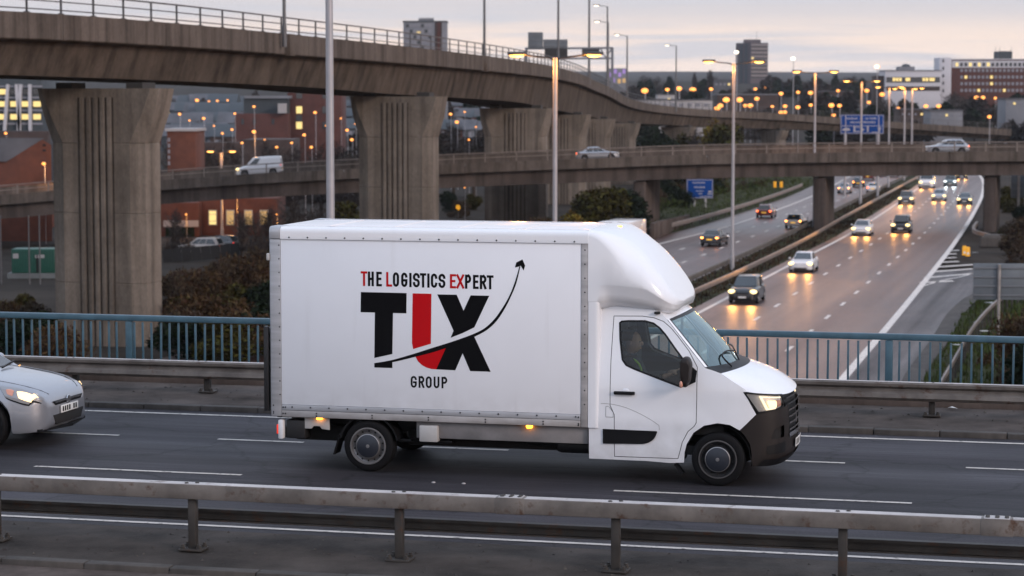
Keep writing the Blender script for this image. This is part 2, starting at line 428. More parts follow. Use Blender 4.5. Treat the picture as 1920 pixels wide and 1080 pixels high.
M = dict(
    asphalt=asphalt('bridge_asphalt', (.030, .028, .033), .70, .1, BANG, spec=.22),
    motorway=asphalt('motorway_asphalt', (.078, .046, .040), .40, .07, MWANG, spec=.32, tscale=.7, wear=.14),
    slip=asphalt('slip_asphalt', (.048, .040, .040), .55, .1, MWANG, spec=.4),
    verge=pm('verge_dirt', (.066, .054, .048), .9, var=.55, vs_=1.3, bump=.5, bs=25, spec=.2, detail=5),
    verge_near=pm('verge_tarmac', (.048, .040, .035), .9, var=.6, vs_=1.1, bump=.5, bs=30, spec=.2, detail=5),
    kerb=concrete('kerb_concrete', (.075, .067, .061), .35, 2.0, .2),
    paint=pm('road_paint', (.50, .46, .42), .7, var=.16, vs_=6, detail=5),
    paint_m=pm('motorway_paint', (.62, .57, .52), .6, var=.15, vs_=2),
    grass=pm('grass', (.030, .034, .014), .95, var=.5, vs_=.35, bump=.8, bs=6, spec=.1, detail=5),
    earth=pm('earth', (.032, .026, .021), .95, var=.45, vs_=.12, bump=.6, bs=3, spec=.1, detail=5),
    hill=pm('far_hill', (.05, .055, .05), 1.0, var=.3, vs_=.004, spec=0),
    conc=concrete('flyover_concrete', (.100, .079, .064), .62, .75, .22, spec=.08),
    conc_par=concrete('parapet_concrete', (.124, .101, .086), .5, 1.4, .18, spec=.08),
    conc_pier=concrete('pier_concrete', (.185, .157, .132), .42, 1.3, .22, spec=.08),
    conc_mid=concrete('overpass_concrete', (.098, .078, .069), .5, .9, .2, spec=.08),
    conc_stain=concrete('stained_groove', (.075, .062, .052), .5, 1.5, .3, spec=.05),
    dark=pm('dark_gap', (.012, .011, .011), .9),
    bearing=pm('bearing_rubber', (.03, .028, .026), .8),
    rail_dark=pm('dark_rail_steel', (.07, .068, .07), .5, .3, var=.2),
    galv=pm('galvanised_steel', (.33, .31, .30), .5, .55, var=.24, vs_=2.2, rvar=.12, bump=.08, bs=12, detail=5),
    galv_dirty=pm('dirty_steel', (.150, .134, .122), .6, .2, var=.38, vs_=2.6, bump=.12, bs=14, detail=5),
    galv_top=pm('brightened_top_steel', (.47, .435, .42), .45, .15, var=.2, vs_=2.2, bump=.08, bs=14),  # paler steel for rail tops, with skylight put into the colour
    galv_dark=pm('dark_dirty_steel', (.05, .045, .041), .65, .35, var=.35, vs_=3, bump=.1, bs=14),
    galv_far=pm('barrier_steel', (.20, .165, .145), .45, .4, var=.2, vs_=1),
    wood_barrier=pm('barrier_dark', (.10, .085, .072), .7, .2, var=.3, vs_=1),
    blue=pm('blue_railing_paint', (.052, .112, .152), .42, var=.2, vs_=4, bump=.05, bs=20, detail=5),
    pole=pm('lamp_pole_steel', (.40, .39, .41), .45, .4, var=.12, vs_=1),
    pole_dark=pm('lamp_pole_dark', (.12, .12, .125), .5, .4),
    lamp_case=pm('lamp_case', (.03, .03, .032), .5, .3),
    lamp=light_mat('lamp_glow', (1.0, .42, .085), 5.0),
    lamp_far=light_mat('lamp_glow_far', (1.0, .345, .065), 2.2),
    lamp_white=light_mat('lamp_glow_white', (1.0, .86, .66), 3.5),
    van_white=pm('van_white_paint', (.80, .815, .85), .26, var=.015, vs_=1.5, coat=.6, local=True),
    van_panel=pm('van_panel', (.785, .805, .85), .38, var=.02, vs_=1.1, coat=.15, local=True),
    van_roof=pm('van_roof', (.80, .77, .76), .35, var=.03, vs_=1.5, local=True),
    alu=pm('aluminium_trim', (.40, .41, .435), .42, .25, var=.16, vs_=5, stretch=(.3, 1, 3), local=True),
    alu_dirty=pm('aluminium_dirty', (.41, .395, .395), .5, .2, var=.25, vs_=4, stretch=(.4, 1, 2), local=True),
    chassis=pm('chassis_grey', (.22, .21, .21), .6, .2, var=.25, vs_=2.5, local=True),
    box_grey=pm('locker_grey', (.48, .47, .46), .5, .1, var=.12, local=True),
    black=pm('black_plastic', (.006, .006, .007), .5, spec=.25, var=.15, local=True),
    bumper=pm('bumper_plastic', (.016, .012, .011), .5, spec=.3, var=.15, bump=.05, bs=120, local=True),
    rubber=pm('tyre_rubber', (.005, .005, .006), .75, spec=.2, var=.2, vs_=8, local=True),
    rim=pm('wheel_rim', (.30, .29, .29), .35, .8, var=.2, local=True),
    rim_mid=pm('wheel_rim_grey', (.13, .125, .125), .4, .6, local=True),
    rim_dark=pm('wheel_dark', (.022, .022, .024), .5, .3, local=True),
    hubcap=pm('hub_cap_blue_black', (.022, .026, .036), .4, .1, local=True),
    chrome=pm('chrome', (.62, .62, .64), .2, .95),
    logo_black=pm('logo_black', (.003, .003, .004), .5, spec=.12), logo_red=pm('logo_red', (.50, .004, .008), .5, spec=.12),
    glass_side=glass('side_glass', (.66, .73, .72), 1.45, .01, .015),
    glass_ws=glass('windscreen_glass', (.42, .62, .62), 1.5, .04, .17, (.80, .98, 1.0)),
    interior=pm('cab_interior', (.007, .007, .008), .8), seat=pm('seat_cloth', (.02, .02, .023), .9),
    skin=pm('skin', (.36, .20, .14), .6), hair=pm('hair', (.03, .022, .018), .8), jacket=pm('jacket', (.025, .028, .035), .85),
    hiviz=pm('hiviz', (.30, .55, .05), .6),
    head_lens=glass('headlamp_lens', (.95, .95, .95), 1.45, .02, .03),
    head_glow=light_mat('headlamp_glow', (1.0, .70, .36), 1.9), head_white=pm('headlamp_chrome', (.75, .74, .72), .25, .5),
    head_dim=pm('headlamp_reflector', (.32, .32, .33), .3, .6),
    drl=light_mat('daylight_strip', (1.0, .82, .55), 1.3),
    amber=light_mat('amber_marker', (1.0, .33, .02), 7.0), red_lens=pm('red_lens', (.5, .02, .015), .3, emit=(1, .05, .02), es=.6),
    indicator=pm('indicator_lens', (.62, .30, .22), .25),
    plate_w=pm('plate_white', (.72, .72, .70), .5), plate_y=pm('plate_yellow', (.75, .48, .05), .5, emit=(1, .5, .08), es=.5),
    car_glass=pm('car_glass', (.020, .026, .030), .06, spec=.8, coat=.3),
    beam=light_mat('headlight_beam', (1.0, .74, .32), 2.2), beam_w=light_mat('headlight_white', (.90, .97, 1.0), 2.2),
    tail=light_mat('tail_light', (1.0, .13, .03), 6.0), tail_o=light_mat('brake_light_orange', (1.0, .30, .06), 9.0),
    signblue=pm('sign_blue', (.003, .045, .22), .7, spec=.1), signwhite=pm('sign_white', (.34, .34, .38), .7, spec=.1),
    signback=pm('sign_back_grey', (.135, .155, .175), .6, .2, var=.15, vs_=.8), signframe=pm('sign_frame', (.17, .18, .20), .55, .3),
    signdark=pm('sign_dark', (.02, .02, .022), .6),
    yellow=pm('bollard_yellow', (.70, .33, .01), .5, emit=(1, .45, .02), es=.2),
    brick=pm('orange_brick', (.105, .033, .018), .85, var=.22, vs_=.9), brick2=pm('red_brick', (.080, .027, .021), .85, var=.2, vs_=.7),
    brick_dark=pm('dark_brick', (.05, .032, .028), .88, var=.25, vs_=.5),
    wall_white=pm('white_render', (.50, .49, .52), .8, var=.08), wall_grey=pm('grey_cladding', (.17, .175, .195), .7, var=.1, vs_=.4),
    wall_teal=pm('teal_cladding', (.034, .043, .051), .6, var=.15), tower_a=pm('tower_cladding', (.085, .068, .075), .8, var=.12, vs_=.2),
    tower_b=pm('tower_band', (.24, .215, .225), .7, var=.1), roof_grey=pm('metal_roof', (.095, .095, .105), .7, .0, spec=.2, var=.3, vs_=.25, stretch=(1, .2, 1)),
    win_dark=pm('window_dark', (.035, .042, .052), .12, spec=.8), win_pale=pm('window_pale', (.22, .22, .25), .25, spec=.7),
    win_lit=light_mat('window_lit', (1.0, .72, .26), .95), win_warm=light_mat('window_warm', (1.0, .60, .22), .5),
    neon=light_mat('violet_glow', (.55, .33, .9), .5), fasc_w=pm('pale_fascia', (.36, .34, .34), .7),
    green=pm('green_container', (.008, .075, .050), .5, var=.15), white_wall=pm('pale_low_wall', (.13, .14, .14), .8, var=.2, vs_=.5),
    bark=pm('bark', (.055, .042, .034), .9, var=.3, vs_=3, bump=.6, bs=8),
    twig=pm('twig_brown', (.052, .036, .025), .9, spec=.04, island=.5), olive=pm('leaf_olive', (.040, .035, .010), .85, spec=.04, island=.5),
    leaf_dark=pm('leaf_dark', (.011, .017, .009), .85, spec=.04, island=.5), leaf_yellow=pm('leaf_yellow', (.14, .095, .018), .85, spec=.04, island=.45),
    leaf_grey=pm('bare_twigs_grey', (.038, .030, .028), .9, spec=.04, island=.4), leaf_rust=pm('leaf_rust', (.060, .036, .020), .9, spec=.04, island=.45),
    grass_tuft=pm('grass_blades', (.048, .062, .020), .9, spec=.04, island=.5),
    litter=pm('litter_white', (.6, .6, .58), .7), stone=pm('grit', (.055, .048, .043), .9, island=.5),
)
CARC = {}
def car_paint(key, col, metal=.25):
    if key not in CARC: CARC[key] = pm('car_paint_' + key, col, .3, metal, coat=.7)
    return CARC[key]

for k_ in M:                                          # only lamps that really light their surroundings are sampled as lights
    if k_ not in ('lamp', 'head_glow', 'amber'): M[k_].cycles.emission_sampling = 'NONE'
def grime(m, amount):
    """road film: uneven brownish dirt, thickest low on the bodywork, and faint rain streaks"""
    n, l = nodes_of(m); b = n['Principled BSDF']
    src = b.inputs['Base Color'].links[0].from_socket
    tc_ = n.new('ShaderNodeTexCoord'); sx = n.new('ShaderNodeSeparateXYZ'); l.new(tc_.outputs['Object'], sx.inputs[0])
    def noise(scale, st, lo, hi):
        mp = n.new('ShaderNodeMapping'); mp.inputs['Scale'].default_value = st; l.new(tc_.outputs['Object'], mp.inputs['Vector'])
        t = n.new('ShaderNodeTexNoise'); t.inputs['Scale'].default_value = scale; t.inputs['Detail'].default_value = 4; l.new(mp.outputs[0], t.inputs['Vector'])
        r = n.new('ShaderNodeMapRange'); r.inputs['From Min'].default_value = lo; r.inputs['From Max'].default_value = hi; l.new(t.outputs['Fac'], r.inputs['Value']); return r.outputs['Result']
    low = n.new('ShaderNodeMapRange'); low.inputs['From Min'].default_value = 1.15; low.inputs['From Max'].default_value = .25; l.new(sx.outputs['Z'], low.inputs['Value'])
    def mul(a, c):
        q = n.new('ShaderNodeMath'); q.operation = 'MULTIPLY'; l.new(a, q.inputs[0])
        if isinstance(c, float): q.inputs[1].default_value = c
        else: l.new(c, q.inputs[1])
        return q.outputs[0]
    d1 = mul(mul(low.outputs['Result'], noise(5, (1, 1, 1), .30, .75)), amount)
    d2 = mul(noise(7, (1, 1, .06), .58, .80), amount*.22)
    ad = n.new('ShaderNodeMath'); ad.operation = 'ADD'; ad.use_clamp = True; l.new(d1, ad.inputs[0]); l.new(d2, ad.inputs[1])
    mx = n.new('ShaderNodeMix'); mx.data_type = 'RGBA'; mx.inputs['B'].default_value = (.26, .235, .21, 1)
    l.new(ad.outputs[0], mx.inputs['Factor']); l.new(src, mx.inputs['A']); l.new(mx.outputs['Result'], b.inputs['Base Color'])
grime(M['van_white'], .28); grime(M['van_panel'], .5); grime(M['alu_dirty'], .9)

def rust(m, lo, hi, col=(.075, .036, .020), scale=5.0):
    """rust and chips showing through where the noise is high"""
    n, l = nodes_of(m); b = n['Principled BSDF']; src = b.inputs['Base Color'].links[0].from_socket
    g = n.new('ShaderNodeNewGeometry'); t = n.new('ShaderNodeTexNoise'); t.inputs['Scale'].default_value = scale; t.inputs['Detail'].default_value = 5; t.inputs['Roughness'].default_value = .7
    l.new(g.outputs['Position'], t.inputs['Vector'])
    r = n.new('ShaderNodeMapRange'); r.inputs['From Min'].default_value = lo; r.inputs['From Max'].default_value = hi; l.new(t.outputs['Fac'], r.inputs['Value'])
    mx = n.new('ShaderNodeMix'); mx.data_type = 'RGBA'; mx.inputs['B'].default_value = (*col, 1)
    l.new(r.outputs['Result'], mx.inputs['Factor']); l.new(src, mx.inputs['A']); l.new(mx.outputs['Result'], b.inputs['Base Color'])
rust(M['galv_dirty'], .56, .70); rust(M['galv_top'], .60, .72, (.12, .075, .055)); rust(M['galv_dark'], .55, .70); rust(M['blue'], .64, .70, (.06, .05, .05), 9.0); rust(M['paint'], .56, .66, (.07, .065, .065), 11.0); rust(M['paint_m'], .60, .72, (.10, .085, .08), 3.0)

# ------------------------------------------------------------------ terrain
def smooth(a, b, x):
    t = min(1, max(0, (x-a)/(b-a))); return t*t*(3-2*t)
def ground(x, y):
    z = -8.30
    z += .024*max(0, min(y, 1500)-430) + .010*max(0, min(y, 4500)-1500)
    z -= 1.75*smooth(-9, -20, x)*smooth(105, 150, y)*(1-smooth(330, 430, y))           # lower yard on the left
    xr = 28.6+(y-155)*.245
    z += 2.2*smooth(xr+10, xr+26, x)*smooth(90, 130, y)*(1-smooth(300, 400, y))
    if y > 2500:
        z += smooth(2500, 6000, y)*(16+9*math.sin(x*.0011+.8)+4*math.sin(x*.0032+1))*(1 if y < 6500 else max(0, 1-(y-6500)/2500))
    return z
def _axis(vals): return sorted(set(vals))
xs = [s*q for s in (-1, 1) for q in [0, 3, 6, 9, 12, 15, 18, 21, 25, 30, 36, 43, 52, 62, 75, 90, 110, 140, 180, 240, 320, 420, 560, 750, 1000, 1350, 1800, 2500, 3500, 5000]]
ys = [-400, -100, 0, 20, 40, 60, 75, 90, 100, 110, 120, 130, 140, 150, 165, 180, 200, 220, 240, 260, 280, 300, 330, 360, 400, 430, 470, 520, 580, 650, 750, 900, 1100, 1350, 1600, 2000, 2500, 2900, 3300, 3700, 4100, 4500, 5000, 5500, 6000, 6500, 7200]
xs = _axis(xs)
mb = MB()
mb.add([(x, y, ground(x, y)) for y in ys for x in xs], [(j*len(xs)+i, j*len(xs)+i+1, (j+1)*len(xs)+i+1, (j+1)*len(xs)+i) for j in range(len(ys)-1) for i in range(len(xs)-1)])
GROUND = struct(mb.build('ground', M['earth'], angle=60))

# ------------------------------------------------------------------ motorway under the bridges
def pline(px_pts, z=ZM): return [atz(x, y, z) for x, y in px_pts]
def fit(pts, y0, y1, step=4.0):                     # smooth x(y) through points, carried on straight beyond both ends
    tab = sorted((p.y, p.x) for p in pts)
    (ya, xa), (yb, xb) = tab[0], tab[1]; (yc, xc), (yd, xd) = tab[-2], tab[-1]
    out = []
    y = y0
    while y <= y1+.01:
        if y < ya: x = xa+(xb-xa)/(yb-ya)*(y-ya)
        elif y > yd: x = xd+(xd-xc)/(yd-yc)*(y-yd)
        else: x = sinterp(tab, y)
        out.append(Vector((x, y, ZM))); y += step
    return out
W1 = fit(pline([(1300, 592), (1475, 500), (1590, 440), (1680, 383), (1725, 350)]), -40, 436)
WR = fit(pline([(1540, 760), (1585, 705), (1660, 618), (1728, 535), (1790, 455), (1828, 395), (1843, 360)])+[Vector((78, 372, ZM)), Vector((90, 440, ZM))], -40, 436)
B1 = fit(pline([(1285, 540), (1400, 487), (1500, 437), (1580, 395), (1640, 365)]), -40, 436)
B2 = fit(pline([(1290, 568), (1400, 516), (1500, 465), (1585, 415), (1650, 378)]), -40, 436)
L1 = fit(pline([(1231, 459), (1379, 420), (1522, 368), (1593, 331)]), -40, 436)
def xat(line, y): return interp([(p.y, p.x) for p in line], y)
def ribbon(a, b, z, name, mat):                     # flat strip between two lines given at the same y
    mb_ = MB(); n = len(a)
    mb_.add([(p.x, p.y, z) for p in a]+[(p.x, p.y, z) for p in b], [(i, n+i, n+i+1, i+1) for i in range(n-1)])
    return mb_.build(name, mat, angle=60)
def shift(line, d): return [Vector((p.x+d, p.y, p.z)) for p in line]
struct(ribbon(shift(L1, -3.2), shift(B1, -.5), ZM, 'motorway_away_lanes', M['motorway']))
struct(ribbon(shift(W1, -.9), shift(WR, .25), ZM+.004, 'motorway_oncoming_lanes', M['motorway']))
struct(ribbon(shift(B1, -.5), shift(W1, -.9), ZM+.03, 'central_reservation', M['grass']))
# slip road and its verge on the right
SLIP = [Vector((xat(WR, y), y, ZM)) for y in range(40, 171, 5)]
SLIPR = fit([Vector((13.5, 80, ZM)), Vector((17.6, 101, ZM)), Vector((22.3, 119, ZM)), Vector((28.1, 141, ZM)), Vector((33, 153, ZM)), Vector((46, 166, ZM)), Vector((52, 170, ZM))], 40, 170, 5)
struct(ribbon(shift(SLIP, .1), SLIPR, ZM+.002, 'slip_road', M['slip']))
struct(ribbon(SLIPR, [Vector((p.x+1.0, p.y, p.z)) for p in SLIPR], ZM+.02, 'slip_road_kerb_strip', M['kerb']))
mb = MB()
vy = list(range(60, 172, 4)); vk = 9
rows = []
for y in vy:
    x0 = xat(SLIPR, y)+1.0
    rows.append([(x0+k*(2.2+k*.6), y, ZM+.03+.11*k+.10*math.sin(k*1.7+y*.3)) for k in range(vk)])
mb.loft(rows, caps=False, closed=False)
struct(mb.build('grass_verge', M['grass'], angle=60))
mb = MB()                                            # green bank beside the lanes going away
rows = []
for y in range(150, 420, 6):
    x0 = xat(L1, y)-3.1
    rows.append([(x0-k*1.6, y, ZM+.02+(.13*k if k else 0)) for k in range(6)])
mb.loft(rows, caps=False, closed=False)
struct(mb.build('grass_bank', M['grass'], angle=60))

# painted lines
def line_strip(line, w, name, y0, y1, dz=.010, mat='paint_m'):
    seg = [p for p in line if y0 <= p.y <= y1]
    return struct(ribbon(shift(seg, -w/2), shift(seg, w/2), ZM+dz, name, M[mat]))
line_strip(W1, .30, 'edge_line', 30, 430)
line_strip(WR, .42, 'edge_line', 30, 430)
line_strip(L1, .28, 'edge_line', 30, 430)
line_strip(shift(B1, -1.1), .2, 'edge_line', 30, 430)
dash_me = {}
def dash(x, y, ang, L, w, name='lane_dash', z=ZM+.010, mat='paint_m'):
    k = (round(L, 2), round(w, 2))
    if k not in dash_me: dash_me[k] = MB().add([(-L/2, -w/2, 0), (L/2, -w/2, 0), (L/2, w/2, 0), (-L/2, w/2, 0)], [(0, 1, 2, 3)]).mesh('lane_dash')
    return struct(put(name, dash_me[k], M[mat], None, (x, y, z), ang))
for f in (1/3, 2/3):
    y = 62.0 + 3*f
    while y < 400:
        xa = lerp(xat(W1, y), xat(WR, y), f); xb = lerp(xat(W1, y+2), xat(WR, y+2), f)
        dash(xa, y, math.atan2(2, xb-xa), 2.4, .22); y += 8.6
B1e = shift(B1, -1.1)
for f in (.36, .68):
    y = 150.0 + 4*f
    while y < 420:
        xa = lerp(xat(L1, y), xat(B1e, y), f); xb = lerp(xat(L1, y+2), xat(B1e, y+2), f)
        dash(xa, y, math.atan2(2, xb-xa), 2.3, .2); y += 8.6
# hatched nose between the motorway and the slip road
def quad_mark(p, name='hatch_bar', z=ZM+.012):
    return struct(MB().add([(q.x, q.y, z) for q in p], [(0, 1, 2, 3)]).build(name, M['paint_m']))
nose_a = [(1722, 540), (1765, 527), (1800, 520), (1832, 512)]
for a, b in zip(nose_a, nose_a[1:]):
    p, q = atz(*a, ZM), atz(*b, ZM); d = (q-p).normalized()*.0+Vector((0, .42, 0)); quad_mark([p, q, q+d, p+d], 'nose_line')
for (xa, ya, xb, yb) in ((1727, 531, 1790, 528), (1735, 522, 1826, 514), (1745, 511, 1826, 505), (1753, 502, 1826, 497), (1760, 493, 1800, 491), (1766, 485, 1795, 483.5), (1772, 477.5, 1795, 476.5), (1777, 471, 1800, 470)):
    p, q = atz(xa, ya, ZM), atz(xb, yb, ZM); quad_mark([p, q, q+Vector((0, .85, 0)), p+Vector((0, .85, 0))])

# ------------------------------------------------------------------ the bridge that carries the van
UA, UB = -34.0, 30.0
def bslab(name, v0, v1, z0, z1, mat, bevel=0.0, ua=UA, ub=UB, parent=None):
    mb_ = MB().box(((ua+ub)/2, (v0+v1)/2, (z0+z1)/2), (ub-ua, v1-v0, z1-z0))
    return mb_.build(name, mat, parent, bevel, BA if parent is None else None, BANG if parent is None else None)
def grid_sheet(name, v0, v1, z, mat, amp=0.0, du=.5, dv=.25, seed=1):
    r = random.Random(seed); nu = int((UB-UA)/du); nv = max(1, int((v1-v0)/dv)); mb_ = MB()
    mb_.add([(UA+i*du, lerp(v0, v1, j/nv), z+(r.uniform(-amp, amp) if 0 < j < nv else 0)) for j in range(nv+1) for i in range(nu+1)],
            [(j*(nu+1)+i, j*(nu+1)+i+1, (j+1)*(nu+1)+i+1, (j+1)*(nu+1)+i) for j in range(nv) for i in range(nu)])
    return struct(mb_.build(name, mat, None, 0, BA, BANG, angle=70))
struct(bslab('bridge_deck', -9.5, 9.3, -1.3, -.03, M['conc_mid']))
struct(bslab('bridge_road', -4.15, 4.72, -.025, 0.0, M['asphalt']))
grid_sheet('near_verge', -6.0, -4.152, .012, M['verge_near'], .010)
KERB_ME = MB().box((0, 0, 0), (.905, .16, .16)).mesh('kerb_stone', .015)
nk = struct(bslab('near_kerb', -6.16, -6.02, -.024, -.01, M['kerb'])); fk = struct(bslab('far_kerb', 4.74, 4.86, -.024, -.01, M['kerb']))
for i in range(24):
    u = -7+i*.915
    for par, v, z in ((nk, -6.085, -.05), (fk, 4.80, .0)):
        uu = u*1.0 if par is nk else -11+i*.915
        put('kerb_stone', KERB_ME, M['kerb'], par, (uu+RND.uniform(-.002, .002), v+RND.uniform(-.004, .004), z+RND.uniform(-.004, .004)))
struct(bslab('near_footway', -9.4, -6.18, -.11, -.075, M['slip']))
grid_sheet('far_verge', 4.86, 7.3, .066, M['verge'], .012, seed=3)
struct(bslab('parapet_plinth', 7.302, 9.2, -.02, .17, M['conc_mid'], .02))
def bstrip(name, v, w, u0, u1, z=.006, mat='paint'):
    return struct(MB().add([(u0, v-w/2, z), (u1, v-w/2, z), (u1, v+w/2, z), (u0, v+w/2, z)], [(0, 1, 2, 3)]).build(name, M[mat], None, 0, BA, BANG))
bstrip('edge_line', -3.86, .085, UA, UB); bstrip('edge_line', 4.34, .10, UA, UB)
for a, b in ((-12.0, -9.4), (-4.27, -1.46), (3.28, 6.81), (11.4, 14.6)): bstrip('lane_dash', -.615, .085, a, b)
for a, b in ((-9.2, -7.1), (-5.9, -4.31), (-2.84, -1.59), (.05, 1.30), (4.2, 5.78), (7.31, 9.1)): bstrip('lane_dash', 2.12, .085, a, b)
# road studs, grit and litter
for u, v in ((1.02, -.57), (1.4, -.56), (-7.8, -.6)):
    o = MB().lathe([(.026, 0), (.023, .010), (.015, .013), (.001, .014)], 10, axis='z').build('road_stud', M['fasc_w'], None, 0, bw(u, v, .0005))
    tag(o, {1.02: 'white road stud below the van, left one of the two', 1.4: 'white road stud below the van, right one of the two'}.get(u, 'white road stud in the road left of the van'), 'road stud', 'road studs on the bridge')
def grit(name, v0, v1, u0, u1, n, smin, smax, z, mat, seed):
    r = random.Random(seed); mb_ = MB()
    for _ in range(n):
        s = r.uniform(smin, smax); c = (r.uniform(u0, u1), r.uniform(v0, v1), z+s*.15)
        a = r.uniform(0, 6.3)
        mb_.add([(c[0]+s*math.cos(a+q*2.1)*r.uniform(.6, 1.2), c[1]+s*math.sin(a+q*2.1)*r.uniform(.6, 1.2), c[2]-s*.2) for q in range(3)]+[(c[0], c[1], c[2]+s*.45)], [(0, 1, 3), (1, 2, 3), (2, 0, 3)])
    return stuff(tag(mb_.build(name, mat, None, 0, BA, BANG), {'roadside_grit': 'dark grit and small stones lying on the bridge verge'}.get(name, name), 'grit'))
g1 = grit('roadside_grit', -5.9, -4.2, -5, 11, 260, .006, .03, .016, M['stone'], 5); g1['label'] = 'grit and small stones on the near verge below the rail'
g2 = grit('roadside_grit', 4.9, 7.2, -12, 12, 260, .008, .04, .07, M['stone'], 6); g2['label'] = 'grit and small stones on the far verge behind the van'
def litter_piece(u, v, z, s, lab, seed):
    r = random.Random(seed)
    mb_ = MB(); pts = [(s*math.cos(k*1.05)*r.uniform(.6, 1.1), s*.5*math.sin(k*1.05)*r.uniform(.6, 1.1), .01+r.uniform(0, .03)) for k in range(6)]
    mb_.add(pts+[(0, 0, .045)], [(k, (k+1) % 6, 6) for k in range(6)])
    return tag(mb_.build('litter_scrap', M['litter'], None, 0, bw(u, v, z), BANG), lab, 'litter', 'scraps of litter')
litter_piece(-3.85, 6.9, .08, .11, 'pale crumpled litter on the far verge left of the van', 1)
litter_piece(6.9, 7.05, .08, .08, 'pale litter scrap by the kerb below the blue railing, right of the van', 2)
for k, (px, py, lab) in enumerate(((1836, 604, 'pale green flat litter on the grass below the grey sign'), (1848, 621, 'white litter on the grass left of the sign post'), (1797, 647, 'white litter on the grass beside the fence seen through the railing'), (1855, 568, 'pale carton lying in the grass right below the grey sign'), (1828, 474, 'white panel lying on the tarmac beside the yellow bollards'))):
    p = atz(px, py, ZM+.5); o = litter_piece(0, 0, 0, .42, lab, 7+k); o.location = p

# ------------------------------------------------------------------ barriers on the bridge
def bridge_thing(name, label, cat): return thing(name, label, cat, BA, BANG)
nr = bridge_thing('guardrail', 'grey steel box-beam guardrail with two rails closest to the camera', 'guardrail')
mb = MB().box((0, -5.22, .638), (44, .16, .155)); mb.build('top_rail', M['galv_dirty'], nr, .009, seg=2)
MB().box((0, -5.22, .7165), (44, .142, .004)).build('rail_top_brightener', M['galv_top'], nr)  # thin added plate that brightens the sky-lit top above the dirty sides
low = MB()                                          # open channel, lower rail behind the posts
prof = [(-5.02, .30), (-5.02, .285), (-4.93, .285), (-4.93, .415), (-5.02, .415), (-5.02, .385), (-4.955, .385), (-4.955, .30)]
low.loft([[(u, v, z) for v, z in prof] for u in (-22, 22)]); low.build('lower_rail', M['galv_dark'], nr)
POST_ME = MB().box((0, 0, .29), (.085, .085, .55)).mesh('post', .008)
PLATE_ME = MB().box((0, 0, .012), (.26, .22, .024)).mesh('base_plate', .006)
BOLT_ME = MB().lathe([(.001, .05), (.018, .05), (.020, .03), (.030, .028), (.030, 0)], 6, axis='z').mesh('bolt')
CAPB_ME = MB().lathe([(.001, .012), (.018, .010), (.024, 0)], 8, axis='z').mesh('bolt_head')
JOINT_ME = MB().box((0, 0, 0), (.24, .172, .005)).mesh('splice_plate', .001)
for i in range(-4, 10):
    u = -.26+2.235*i
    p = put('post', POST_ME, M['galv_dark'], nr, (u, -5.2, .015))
    pl = put('base_plate', PLATE_ME, M['galv_dark'], p, (0, 0, .0))
    for dx in (-.09, .09):
        for dy in (-.075, .075): put('bolt', BOLT_ME, M['galv_dark'], p, (dx, dy, .02))
    for dx in (-.05, .05): put('bolt_head', CAPB_ME, M['galv_dark'], nr, (u+dx, -5.22+dx*.4, .7185))
SLEEVE_ME = MB().box((0, 0, 0), (.30, .168, .163)).mesh('splice_sleeve', .004)
for us in (-5.8, 3.15, 7.9, 12.0):
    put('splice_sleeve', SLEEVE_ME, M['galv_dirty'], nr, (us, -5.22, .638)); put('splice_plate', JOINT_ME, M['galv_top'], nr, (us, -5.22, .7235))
    for k in range(6): put('bolt_head', CAPB_ME, M['galv_dark'], nr, (us-.09+.09*(k//2), -5.25+.06*(k % 2), .726))

fr = bridge_thing('guardrail', 'dirty steel guardrail along the far edge of the bridge, below the blue railing', 'guardrail')
wprof = [(6.12, .575), (6.22, .578), (6.22, .560), (6.15, .552), (6.14, .52), (6.19, .485), (6.19, .44), (6.13, .405), (6.115, .36), (6.15, .325), (6.22, .31), (6.22, .295), (6.13, .305), (6.09, .35), (6.10, .412), (6.165, .45), (6.165, .475), (6.11, .512), (6.10, .555)]
MB().loft([[(u, v, z) for v, z in wprof] for u in (-26, 26)]).build('rail', M['galv_dirty'], fr, angle=25)
MB().box((0, 6.165, .5785), (52, .10, .004)).build('rail_top_brightener', M['galv_top'], fr)  # added pale strip, top light painted in as on the near rail
FPOST_ME = MB().box((0, 0, .25), (.09, .11, .50)).mesh('post', .008)
for i in range(-3, 7):
    u = -4.63+2.255*i
    p = put('post', FPOST_ME, M['galv_dark'], fr, (u, 6.28, .066)); put('base_plate', PLATE_ME, M['galv_dark'], p, (0, 0, .012))
    for dx in (-.09, .09): put('bolt', BOLT_ME, M['galv_dark'], p, (dx, -.07, .03))
    for dx in (-.10, .02): put('bolt_head', CAPB_ME, M['galv_dark'], fr, (u+dx, 6.16, .574))

br = bridge_thing('bridge_railing', 'pale blue painted steel railing with upright bars at the bridge edge', 'railing')
MB().box((0, 8.4, 1.005), (50, .11, .10)).build('top_rail', M['blue'], br, .02)
MB().box((0, 8.4, .235), (50, .06, .045)).build('bottom_rail', M['blue'], br, .006)
BAL_ME = MB().box((0, 0, .585), (.032, .032, .70)).mesh('baluster', .004)
BPOST_ME = MB().box((0, 0, .55), (.115, .10, .80)).mesh('post', .01)
BPL_ME = MB().box((0, 0, .185), (.30, .24, .025)).mesh('base_plate', .006)
u = -18.0; posts = [-6.9+2.9*i for i in range(-3, 7)]
posts = [-15.4, -12.55, -9.72, -6.87, -4.0, -1.2, 1.6, 3.2, 5.86, 8.7, 11.5, 14.3]
for q in posts:
    p = put('post', BPOST_ME, M['blue'], br, (q, 8.4, 0)); put('base_plate', BPL_ME, M['blue'], p)
    for dx in (-.11, .11):
        for dy in (-.08, .08): put('bolt', BOLT_ME, M['galv_dark'], p, (dx, dy, .195))
